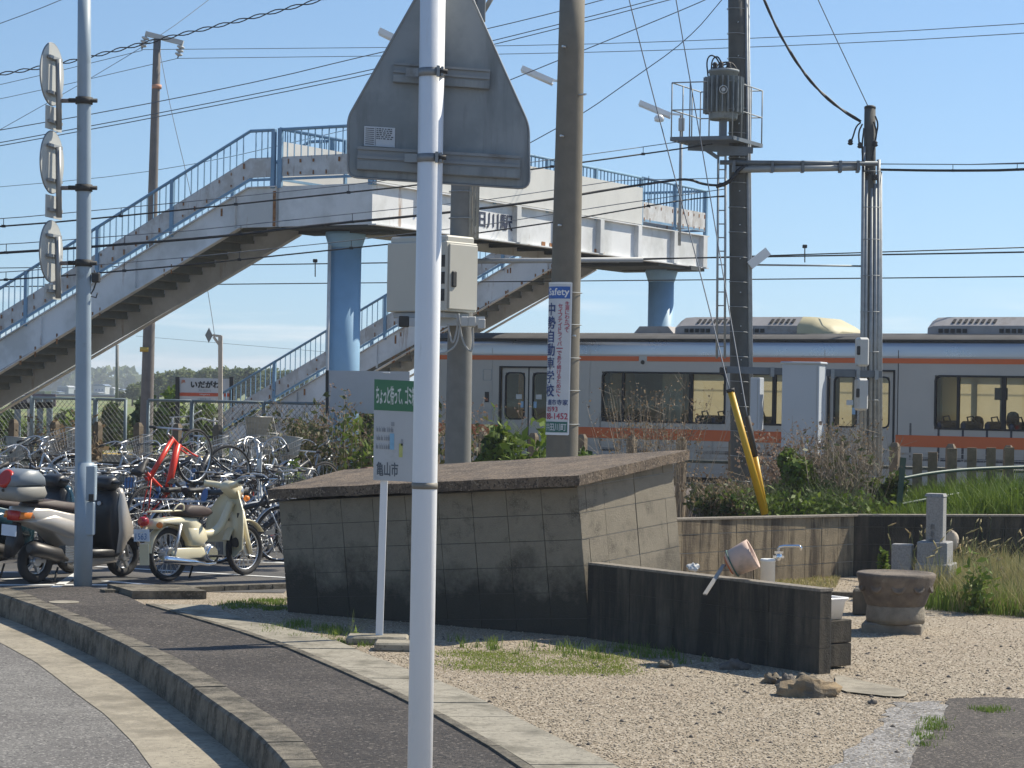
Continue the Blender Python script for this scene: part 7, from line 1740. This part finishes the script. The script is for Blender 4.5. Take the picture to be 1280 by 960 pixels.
for s_ in (-1, 1): obj('front_indicator', MB().lathe((.52, s_*.11, .84), [(.02, -.02), (.035, 0), (.03, .03)], 12, ax=(1, 0, 0)), m_orr, cu); obj('rear_indicator', MB().lathe((-.80, s_*.12, .60), [(.03, 0), (.035, .02), (.02, .05)], 12, ax=(-1, 0, 0)), m_orr, cu)
mb = MB()
for s_ in (-.075, .075): mb.tube([V(.49, s_*.9, .72), V(.565, s_, .40), V(.62, s_, .24)], [.030, .028, .024], 9)
obj('front_fork', mb, m_crm, cu); fender(cu, fx, R_, R_+.045, 35, 160, .11, m_crm, 'front_mudguard')
obj('engine', MB().lathe((-.06, -.11, .28), [(.085, 0), (.095, .03), (.095, .18), (.085, .22)], 18, ax=(0, 1, 0)).lathe((.04, 0, .30), [(.075, 0), (.08, .08), (.06, .16)], 12, ax=(1, 0, .05)), m_alu, cu)
for k in range(6): obj('cooling_fin', MB().box((.06+k*.022, 0, .31), (.007, .17, .15)), m_chan, cu)
obj('engine_cover', MB().lathe((-.04, -.14, .27), [(.07, 0), (.085, .02), (.085, .04)], 18, ax=(0, 1, 0)), m_chrome, cu)
obj('exhaust', MB().tube([V(.08, -.08, .22), V(.0, -.12, .16), V(-.15, -.14, .16), V(-.28, -.15, .18), V(-.36, -.155, .19), V(-.78, -.16, .245), V(-.82, -.16, .25)], [.016, .018, .02, .024, .038, .042, .026], 12), m_chrome, cu)
obj('chain_case', MB().pillow([(-.62, .25), (-.64, .31), (-.58, .35), (-.16, .34), (-.12, .27), (-.18, .23), (-.56, .23)], .022, yc=-.10), m_crm, cu)
for s_ in (-1, 1): obj('shock_absorber', MB().tube([V(-.50, s_*.115, .60), V(-.60, s_*.115, .28)], [.020, .016], 9), m_alu, cu)
obj('foot_peg', MB().tube([V(-.02, -.26, .24), V(-.02, .26, .24)], .014, 8), m_dark, cu); obj('kickstand', MB().tube([V(-.08, .10, .20), V(-.04, .22, .01)], .012, 6), m_dark, cu)
obj('tail_lamp', MB().lathe((-.90, 0, .64), [(.048, 0), (.052, .03), (.045, .075), (.03, .085)], 16, ax=(-1, 0, .1)), mat('lamp_red', (.45, .01, .015), .2, coat=.5), cu)
pl = obj('number_plate', MB().box((-.965, 0, .50), (.008, .22, .125), X=(1, 0, .12)), m_plt, cu)
obj('plate_lettering', text(MB(), '1563', V(-.972, .08, .455), (0, -1, 0), (0.12, 0, 1), .16, .065, off=.006), m_bdot, pl)
obj('plate_bracket', MB().bar((-.90, 0, .58), (-.96, 0, .52), .05, .03), m_crm, cu)
placeveh(cu, 210, 727, .95, -.59, -.05)
# ================================================================== VEGETATION AND FAR SCENERY
def leafmat(name, cols, rough=.6, tr=.3): return mat(name, cols[1], rough, var=.15, scale=3, trans=tr, island=cols, spec=.35)
L_green = leafmat('leaf_green', [(.09, .14, .02), (.14, .21, .03), (.20, .26, .05)])
L_dark = leafmat('leaf_dark', [(.03, .055, .018), (.05, .085, .025), (.075, .11, .03)])
L_olive = leafmat('leaf_olive', [(.07, .09, .035), (.10, .12, .04), (.14, .13, .06)])
L_brown = leafmat('leaf_dry', [(.16, .10, .06), (.24, .17, .10), (.32, .25, .16)], .8)
L_seed = leafmat('seed_head', [(.20, .13, .09), (.28, .19, .14), (.36, .27, .20)], .9)
m_stem = mat('dry_stem', (.22, .17, .12), .85, var=.3, scale=3, island=[(.14, .10, .07), (.26, .21, .15), (.36, .31, .24)])
m_gstem = mat('green_stem', (.10, .14, .04), .8, var=.3, scale=3)
m_bark = mat('bark', (.10, .075, .055), .9, var=.3, scale=8, bump=.6, bscale=20)
def clump(center, rad, N_, k, s0, s1, squash=.8):
    """leaf centres gathered in k uneven lobes"""
    cc = RNG.normal(size=(k, 3)); cc /= np.linalg.norm(cc, axis=1)[:, None]; cc *= RNG.uniform(.25, .8, (k, 1)); w_ = RNG.uniform(.22, .5, k)
    i = RNG.integers(0, k, N_); d = RNG.normal(size=(N_, 3)); d /= np.linalg.norm(d, axis=1)[:, None]; d *= RNG.uniform(.5, 1.05, (N_, 1))
    p = (cc[i]+d*w_[i][:, None])*np.array(rad); p[:, 2] = np.maximum(p[:, 2], -rad[2]*.98)
    return p+np.array(center), RNG.uniform(s0, s1, N_)
def bush(name, label, cat, pix, Zx, depth, zb, N_, s0, s1, ms, stems=60, k=14, group=None, elong=1.8):
    """bush filling the surveyed outline (u0,u1,vtop) at distance Zx, standing on height zb"""
    u0, u1, vt = pix; a = P(u0, vt, Zx); b = P(u1, vt, Zx); h = a.z-zb; c = Vector(((a.x+b.x)/2, Zx, zb))
    t = thing(name, label, cat, c, group); rx_ = (b.x-a.x)/2
    p, s = clump((c.x, c.y, zb+h*.52), (rx_, depth/2, h*.55), N_, k, s0, s1); p[:, 2] = np.maximum(p[:, 2], zb+.02)
    idx = RNG.integers(0, len(ms), N_)
    for j, m in enumerate(ms):
        sel = idx == j; v, f = leaf_arr(p[sel], s[sel], elong); o = npmesh('leaves', v, f, m, t)
    n_ = stems; base = np.stack([RNG.normal(c.x, rx_*.35, n_), RNG.normal(c.y, depth*.15, n_), np.full(n_, zb-.05)], 1); tip = p[RNG.integers(0, N_, n_)]
    v, f = stem_arr(base, tip, .012, .004); npmesh('stems', v, f, m_stem, t); return t
def twigs(name, label, cat, pix, Zx, depth, zb, n_, mstem, head=None, hs=(.03, .06), nh=6, r=.006, spread=.25, group=None, leaf=None, nl=0, ls=(.05, .1)):
    u0, u1, vt = pix; a = P(u0, vt, Zx); b = P(u1, vt, Zx); h = a.z-zb; c = Vector(((a.x+b.x)/2, Zx, zb)); t = thing(name, label, cat, c, group); rx_ = (b.x-a.x)/2
    base = np.stack([RNG.uniform(c.x-rx_*.75, c.x+rx_*.75, n_), RNG.uniform(c.y-depth/2, c.y+depth/2, n_), np.full(n_, zb-.03)], 1)
    hh = h*RNG.uniform(.45, 1.0, n_); tip = base+np.stack([RNG.normal(0, spread, n_)*hh, RNG.normal(0, spread, n_)*hh, hh], 1); mid = (base+tip)/2+RNG.normal(0, .03, (n_, 3))
    parts = [stem_arr(base, mid, r, r*.8), stem_arr(mid, tip, r*.8, r*.35)]
    m_ = n_*4; i = RNG.integers(0, n_, m_); f_ = RNG.uniform(.35, 1, (m_, 1)); st = mid[i]*(1-f_)+tip[i]*f_; en = st+np.stack([RNG.normal(0, .11, m_), RNG.normal(0, .11, m_), RNG.uniform(.03, .22, m_)], 1)
    parts.append(stem_arr(st, en, r*.5, r*.25)); v, f = joinarr(parts); npmesh('stems', v, f, mstem, t)
    if head:
        q_ = np.concatenate([tip, en]); q_ = q_[RNG.integers(0, len(q_), nh*n_)]+RNG.normal(0, .035, (nh*n_, 3)); v, f = leaf_arr(q_, RNG.uniform(*hs, len(q_)), 1.3); npmesh('seed_heads', v, f, head, t)['kind'] = 'stuff'
    if leaf:
        i = RNG.integers(0, n_, nl); f_ = RNG.uniform(0.05, 1, (nl, 1)); q_ = base[i]*(1-f_)+tip[i]*f_+RNG.normal(0, .05, (nl, 3)); v, f = leaf_arr(q_, RNG.uniform(*ls, nl), 2.2); npmesh('leaves', v, f, leaf, t)
    return t
# beside the blue pier
twigs('weed_clump', 'tall brown flowering weeds with reddish heads in front of the blank panel', 'weeds', (392, 440, 478), 35.6, 1.0, .0, 34, m_stem, L_seed, (.015, .04), 14, .007, .10, leaf=L_olive, nl=500, ls=(.04, .08))
bush('shrub', 'dark tangled shrub growing at the foot of the far stair left of the pier', 'shrub', (345, 412, 528), 38.2, 2.0, -.1, 3800, .04, .09, [L_dark, L_olive, L_olive], 320)
twigs('weed_clump', 'dry tangled weeds between the far stair and the bicycles', 'weeds', (325, 402, 498), 37.0, 1.6, 0, 110, m_stem, L_brown, (.012, .03), 4, .006, .25, leaf=L_olive, nl=1300, ls=(.03, .07))
twigs('weed_clump', 'greenish weeds behind the notice sign and right of the blue pier', 'weeds', (440, 515, 505), 35.9, 1.4, 0, 90, m_stem, L_brown, (.02, .05), 8, .006, .2, leaf=L_green, nl=1800, ls=(.05, .10))
bush('shrub', 'small bright green weed clump behind the bicycles left of the shed roof', 'shrub', (345, 385, 585), 30.5, .8, 0, 900, .04, .08, [L_green], 30)
twigs('weed_clump', 'dry stalks standing between the grey pole and the train end', 'weeds', (535, 612, 500), 33.5, 1.2, 0, 60, m_stem, L_seed, (.02, .05), 10, .006, .14, leaf=L_olive, nl=500, ls=(.05, .09))
# behind the shed
bush('shrub', 'bright green leafy shrub behind the shed between the two concrete poles', 'shrub', (582, 692, 540), 28.4, 1.5, .0, 15000, .04, .09, [L_green, L_green, L_green, L_dark], 140, 30)
bush('shrub', 'low green shrub behind the shed right of the advertising pole', 'shrub', (700, 768, 550), 28.9, 1.2, .0, 6500, .045, .09, [L_green, L_dark], 80, 14)
twigs('weed_clump', 'thin green shoots rising from the leafy shrub in front of the train door', 'weeds', (600, 690, 510), 28.2, 1.0, .6, 26, m_gstem, None, r=.005, spread=.16, leaf=L_green, nl=420, ls=(.05, .10))
twigs('dry_bush', 'pale leafless twiggy bush in front of the long train window', 'bush', (770, 872, 478), 30.2, 1.3, .0, 130, m_stem, L_brown, (.015, .035), 8, .0055, .16)
# on the bank behind the retaining wall
bush('shrub', 'low dark tangled shrub at the base of the dark pole behind the wall', 'shrub', (862, 950, 612), 27.3, 1.3, .50, 2600, .025, .06, [L_dark, L_olive, L_brown], 240, 16)
twigs('weed_clump', 'brown tangle of dry stalks beside the yellow guards on the bank', 'weeds', (865, 950, 600), 27.6, 1.2, .5, 110, m_stem, L_brown, (.015, .04), 6, .005, .35, leaf=L_olive, nl=900, ls=(.03, .06))
bush('shrub', 'green shrub right of the yellow guy guards on the bank', 'shrub', (960, 1040, 552), 28.0, 1.2, .5, 4200, .03, .07, [L_green, L_green, L_olive], 160, 9)
twigs('dry_bush', 'large grey brown twiggy bush on the bank under the pale grey cabinet', 'bush', (1000, 1090, 528), 28.2, 1.4, .55, 170, m_stem, L_brown, (.012, .03), 5, .006, .30, leaf=L_olive, nl=420, ls=(.03, .06))
twigs('dry_bush', 'reddish brown dead bush behind the yellow guards below the train window', 'bush', (945, 1000, 540), 29.2, 1.2, .4, 70, m_stem, L_seed, (.02, .05), 14, .006, .2)
bush('shrub', 'leafy green shrub around the foot of the shorter dark pole', 'shrub', (1085, 1140, 590), 28.5, 1.0, .5, 2200, .04, .08, [L_green, L_olive], 60, 10)
twigs('weed_clump', 'low green weeds along the top of the sunlit retaining wall', 'weeds', (880, 1125, 606), 27.0, .7, .56, 190, m_gstem, None, r=.004, spread=.4, leaf=L_green, nl=1300, ls=(.025, .055))
# tall grass on the right bank
gp_ = [(tuple(P(u, v, 1)) and (x, y)) for u, v, x, y in ()]
N_ = 15000; c = np.stack([RNG.uniform(4.7, 8.2, N_), RNG.uniform(26.6, 30.5, N_), np.full(N_, .5)], 1); k = 60; cc = c[:k]; j = RNG.integers(0, k, N_); c = cc[j]+np.concatenate([RNG.normal(0, .16, (N_, 2)), np.zeros((N_, 1))], 1)
hj = RNG.uniform(.22, .62, k)[j]*np.clip(.45+(c[:, 0]-4.6)/2.6, .45, 1.15); m_ = c[:, 1] > 26.45; v, f = blades(c[m_], (hj*RNG.uniform(.6, 1.15, N_))[m_], .016, .35)
stuff(npmesh('tall_grass', v, f, L_green), 'bright green tall grass on the bank around the timber posts', 'grass')
bush('shrub', 'broad leaved bright green plant at the right edge of the bank', 'shrub', (1250, 1310, 612), 27.6, 1.0, .5, 1500, .07, .13, [L_green], 40, 10)
# yellow foxtail grass before the dark wall
N_ = 15000; poly = [(tuple(G(u, v, 0)))[:2] for u, v in ((1152, 762), (1290, 773), (1320, 745), (1300, 722), (1215, 716), (1170, 735))]; cl = samp(poly)(70); j = RNG.integers(0, 70, N_); c = cl[j]+np.concatenate([RNG.normal(0, .10, (N_, 2)), np.zeros((N_, 1))], 1)
hh = RNG.uniform(.16, .52, 70)[j]*RNG.uniform(.5, 1.1, N_); v, f = blades(c, hh, .008, .35); stuff(npmesh('tall_grass', v, f, m_dry), 'yellow and green foxtail grass growing in front of the dark wall', 'grass')
N_ = 7000; c = samp(poly)(N_); v, f = blades(c, RNG.uniform(.06, .3, N_), .010, .35); stuff(npmesh('grass', v, f, m_grass), 'green blades mixed low into the foxtail grass', 'grass')
m_fox = mat('foxtail_head', (.55, .46, .24), .9, var=.15, trans=.3, island=[(.42, .36, .16), (.60, .52, .30), (.50, .36, .20)])
N_ = 75; c = samp(poly)(N_-22); c2 = np.stack([[*G(u, 738+random.uniform(-8, 8), 0)[:2], 0.] for u in RNG.uniform(1120, 1215, 22)]); c = np.concatenate([c, c2]); h_ = RNG.uniform(.40, .68, N_); tip = c+np.stack([RNG.normal(0, .09, N_), RNG.normal(0, .06, N_), h_], 1)
fx = thing('foxtail_grass', 'pale nodding foxtail seed heads on thin stalks beside the granite marker', 'grass', tuple(c.mean(0)))
v, f = stem_arr(c, tip, .003, .002); npmesh('stems', v, f, m_gstem, fx)
d_ = np.stack([RNG.normal(0, .035, N_)+.02, RNG.normal(0, .02, N_), RNG.uniform(.02, .06, N_)], 1)
v, f = joinarr([stem_arr(tip, tip+d_*.6, .004, .011), stem_arr(tip+d_*.6, tip+d_*1.3, .011, .003)]); npmesh('seed_heads', v, f, m_fox, fx)['kind'] = 'stuff'
twigs('weed', 'single upright green weed in the middle of the yellow foxtail grass', 'weed', (1216, 1234, 690), 21.6, .2, 0, 8, m_gstem, None, r=.004, spread=.10, leaf=L_green, nl=170, ls=(.03, .06))
bush('weed', 'small green leafy plant at the foot of the dark wall left of the marker', 'weed', (1096, 1112, 690), 24.6, .3, 0, 260, .04, .07, [L_green], 20, 6)
twigs('weed', 'tiny upright seedling at the edge of the concrete slabs by the sign post', 'weed', (437, 445, 777), G(441, 800, 0).y, .06, 0, 4, m_gstem, None, r=.003, spread=.12, leaf=L_green, nl=26, ls=(.02, .035))
# grass and weeds between the bicycles and the fence
N_ = 12000; c = np.stack([RNG.uniform(-11, -1.5, N_), RNG.uniform(36.2, 44, N_), np.full(N_, -.02)], 1); q_ = c[:, 0]*.5016+c[:, 1]*.865; m_ = (q_ > 33.0) & (q_ < 37.0); c = c[m_]; c[:, 2] = np.where((c[:, 0]*.5016+c[:, 1]*.865) > 34.6, -.3, -.03)
v, f = blades(c, RNG.uniform(.1, .55, len(c)), .022, .4); stuff(npmesh('grass', v, f, L_olive), 'rough olive grass along the concrete post fence behind the bicycles', 'grass')
twigs('weed_clump', 'dry brown reeds by the chain link fence at the left', 'weeds', (55, 118, 520), 42.6, .8, -.1, 60, m_stem, L_brown, (.03, .06), 10, .008, .22, leaf=L_brown, nl=300, ls=(.06, .12))
# beyond the platform: bushes, field vegetation
for k, (u0, u1, vt, Zx, ms, lab) in enumerate(((188, 236, 482, 62, [L_green, L_green, L_dark], 'bright green bush beyond the fence just right of the slim concrete pole'), (232, 285, 505, 60, [L_green, L_olive], 'light green bush below the station name board'), (120, 175, 510, 60, [L_dark, L_olive], 'dark bush beyond the fence left of the slim concrete pole'), (165, 200, 500, 64, [L_dark], 'dark bush hidden behind the slim concrete pole'), (-20, 40, 512, 60, [L_green, L_dark], 'green bush beyond the fence at the left edge'), (70, 130, 515, 66, [L_olive, L_green], 'olive bush beyond the fence behind the left pole'), (280, 345, 512, 62, [L_olive, L_dark], 'olive bush under the far stair'), (430, 520, 505, 64, [L_green, L_olive], 'green bush seen beyond the station right of the pier'))):
    bush('bush', lab, 'bush', (u0, u1, vt), Zx, 3.0, -.35, 3600, .10, .24, ms, 60, 14, 'bushes beyond the platform')
N_ = 16000; c = np.stack([RNG.uniform(-20, 2, N_), RNG.uniform(56, 95, N_), np.full(N_, -.4)], 1); v, f = blades(c, RNG.uniform(.5, 1.3, N_), .07, .4)
stuff(npmesh('tall_grass', v, f, leafmat('field_blades', [(.10, .15, .02), (.15, .20, .03), (.20, .23, .05)])), 'tall yellow green field grass beyond the platform', 'grass')
# grove on the horizon
def tree_mesh(rad, h, N_, ms, cols):
    t = thing('tree', 'x', 'tree', (0, 0, 0), 'trees of the distant grove')
    obj('trunk', MB().tube([V(0, 0, -.3), V(.1, 0, h*.35), V(0, .1, h*.6)], [.28, .2, .1], 8).tube([V(.05, 0, h*.35), V(rad*.5, 0, h*.6)], [.12, .05], 6).tube([V(.05, 0, h*.3), V(-rad*.5, .2, h*.55)], [.12, .05], 6), m_bark, t)
    p, s = clump((0, 0, h*.58), (rad, rad, h*.46), N_, 26, .22, .5)
    half = RNG.random(N_) < .5
    for sel, m in ((half, ms[0]), (~half, ms[1])): v, f = leaf_arr(p[sel], s[sel], 1.5); npmesh('crown', v, f, m, t)
    return t
L_far = leafmat('leaf_grove', [(.13, .17, .06), (.18, .22, .09), (.22, .25, .13)], .6, .45); T1 = tree_mesh(2.6, 6.2, 3600, [L_far, L_far], 0); T2 = tree_mesh(2.0, 7.0, 3200, [L_dark, L_far], 0)
tdesc = [('broad olive tree', T1), ('taller dark tree', T2)]; usedt = [0, 0]
spots_ = [(150, 487, 280, 0, .55), (166, 477, 280, 0, .7), (180, 470, 285, 1, .75), (198, 462, 270, 0, .9), (214, 459, 275, 0, .98), (230, 456, 270, 0, 1.03), (246, 455, 275, 1, .95), (262, 455, 270, 0, 1.05), (279, 454, 272, 0, 1.06), (296, 455, 268, 0, 1.02), (312, 448, 262, 1, 1.08), (324, 452, 268, 1, 1.0), (340, 455, 270, 0, 1.0), (358, 458, 268, 0, .98), (376, 462, 275, 0, .93), (395, 470, 280, 0, .8), (470, 478, 300, 0, .7), (490, 482, 300, 1, .6)]
for i, (u, v, Zx, k, sc) in enumerate(spots_):
    p = P(u, v, Zx); hfull = (6.2*1.04, 7.0*1.04)[k]; sz = (p.z+.45)/hfull
    lab = '%s in the distant grove, %s from the left' % (tdesc[k][0], ords[i])
    src = tdesc[k][1]
    if not usedt[k]: o = src; usedt[k] = 1; o.location = (p.x, Zx, -.45)
    else: o = dup(src, (p.x, Zx, -.45))
    o.scale = (sz*1.05, sz*1.05, sz); o.rotation_euler = (0, 0, i*1.7); o['label'] = lab
# far town at the left
m_town = [mat('town_pale', (.42, .44, .46), .8, var=.05), mat('town_grey', (.28, .31, .34), .8, var=.05), mat('town_blue_roof', (.16, .21, .28), .8, var=.05), mat('town_red', (.24, .12, .11), .8, var=.05)]
tb = [(62, 78, 489, 0, 'low pale building'), (76, 90, 482, 1, 'grey block with a stepped roof'), (88, 104, 487, 0, 'pale blue building'), (114, 128, 490, 1, 'low grey house'), (121, 135, 480, 0, 'white building with a small tower'), (133, 146, 484, 1, 'taller grey building'), (146, 158, 486, 0, 'pale block beside the thin distant pole'), (40, 64, 492, 2, 'long low roof'), (100, 118, 491, 2, 'blue grey hall')]
for i, (u0, u1, v, k, d) in enumerate(tb):
    Zx = 520+i*7; a, b = P(u0, v, Zx), P(u1, v, Zx); h_ = a.z+.4
    t = thing('building', d+' in the distant town, %s listed from the left stair' % ords[i] if False else d+' in the distant hazy town at the left', 'building', ((a.x+b.x)/2, Zx, -.4), 'buildings of the distant town')
    obj('wall', MB().box(((a.x+b.x)/2, Zx, -.4+h_*.42), (b.x-a.x, 8, h_*.84)), m_town[k], t)
    obj('roof', MB().prism([(a.x-.2, Zx-4.3, -.4+h_*.84), (b.x+.2, Zx-4.3, -.4+h_*.84), ((a.x+b.x)/2+.8, Zx-4.3, -.4+h_), ((a.x+b.x)/2-.8, Zx-4.3, -.4+h_)], (0, 8.6, 0)), m_town[(k+2) % 3], t)
    for q_ in range(3): obj('window', MB().box((a.x+(b.x-a.x)*(.22+.28*q_), Zx-4.03, -.4+h_*.5), ((b.x-a.x)*.14, .1, h_*.16)), m_town[2], t)
rl = thing('long_building', 'long dark red low building along the far edge of the field', 'building', P(95, 492, 480), ); a, b = P(62, 493, 480), P(160, 494, 480); obj('wall', MB().box(((a.x+b.x)/2, 480, (a.z-.4)/2), (b.x-a.x, 6, a.z+.4)), m_town[3], rl); obj('roof', MB().box(((a.x+b.x)/2, 480, a.z+.1), (b.x-a.x+.6, 6.6, .25)), m_town[2], rl)
tag(obj('hedge', MB().bar(P(-60, 493, 420), P(60, 493, 420), 6, 1.2), L_dark), 'dark hedge line at the far left edge of the field', 'hedge')
# small structures under the near stair on the platform side
sh = thing('platform_shelter', 'dark framed open shelter behind the chain link fence under the near stair', 'shelter', P(45, 540, 50))
for u in (22, 38, 50, 62): obj('post', MB().bar(P(u, 497, 50), P(u, 575, 50), .12, .12, up=(0, 1, 0)), m_ffr if u != 38 else m_met, sh)
obj('beam', MB().bar(P(14, 508, 50), P(66, 506, 50), .12, .14), m_dark, sh)
obj('panel', MB().box(P(42, 500, 50.2), (1.0, .06, .28)), mat('dull_purple_panel', (.22, .18, .19), .8), sh)
# bars of a barrier by the station sign
bar_ = thing('pipe_barrier', 'low bent white pipe barrier behind the chain link fence under the station sign', 'barrier', P(245, 545, 50)); 
obj('pipe', MB().tube(smoothline([P(212, 530, 50), P(235, 532, 50), P(250, 522, 50), P(262, 526, 50), P(274, 527, 50)], 2), .03, 6), m_met, bar_); obj('pipe', MB().tube([P(212, 522, 50), P(240, 520, 50), P(252, 513, 50)], .02, 6), m_met, bar_)
for u in (216, 240, 268): obj('post', MB().tube([P(u, 522, 50), P(u, 560, 50)], .03, 6), m_met, bar_)
# stair foot solid wall
obj('foot_wall', MB().prism([BP(t, LEN-2.03, z) for t, z in ((11.6, -.3), (11.6, ztf(11.6)-.05), (8.2, ztf(8.2)-.5), (8.2, -.3))], -RAILN*.03), m_bw, fb)

# long low wood closing the far side of the field
N_ = 26000; xx = RNG.uniform(-1250, 1250, N_); yy = 900+RNG.uniform(-14, 14, N_); hgt_ = 8.5+3*np.sin(xx*.021)+2*np.sin(xx*.063+1)+1.5*np.sin(xx*.19); c = np.stack([xx, yy, -.4+hgt_*RNG.uniform(0, 1, N_)**.7], 1)
mb = MB(); xs_ = np.arange(-1250, 1251, 12.5)
for x in xs_:
    h_ = 6.5+2.4*math.sin(x*.021)+1.6*math.sin(x*.063+1); mb.v += [(x, 892, -.6), (x, 897, h_*.8), (x, 903, h_*.85), (x, 908, -.6)]
for i in range(len(xs_)-1):
    for k in range(3): mb.f.append((i*4+k, i*4+k+1, (i+1)*4+k+1, (i+1)*4+k)); mb.sm.append(False)
o = struct('hills', mb, L_far); o['label'] = 'low wooded rise along the far horizon'
v, f = leaf_arr(c, RNG.uniform(2.0, 4.2, N_), 1.2); stuff(npmesh('far_wood', v, f, L_far), 'distant line of trees along the horizon beyond the field', 'wood')
# ================================================================== AIR
hz = bpy.data.materials.new('haze_air'); hz.use_nodes = True; hn = hz.node_tree; hn.nodes.clear()
ho = hn.nodes.new('ShaderNodeOutputMaterial'); hv = hn.nodes.new('ShaderNodeVolumePrincipled'); hv.inputs['Color'].default_value = (.86, .92, 1, 1); hv.inputs['Density'].default_value = 0.00055; hv.inputs['Anisotropy'].default_value = .3
hn.links.new(hv.outputs[0], ho.inputs['Volume'])
stuff(obj('haze', MB().box((0, 100, 11), (3900, 3900, 28)), hz), 'thin pale air haze over the whole place', 'haze')
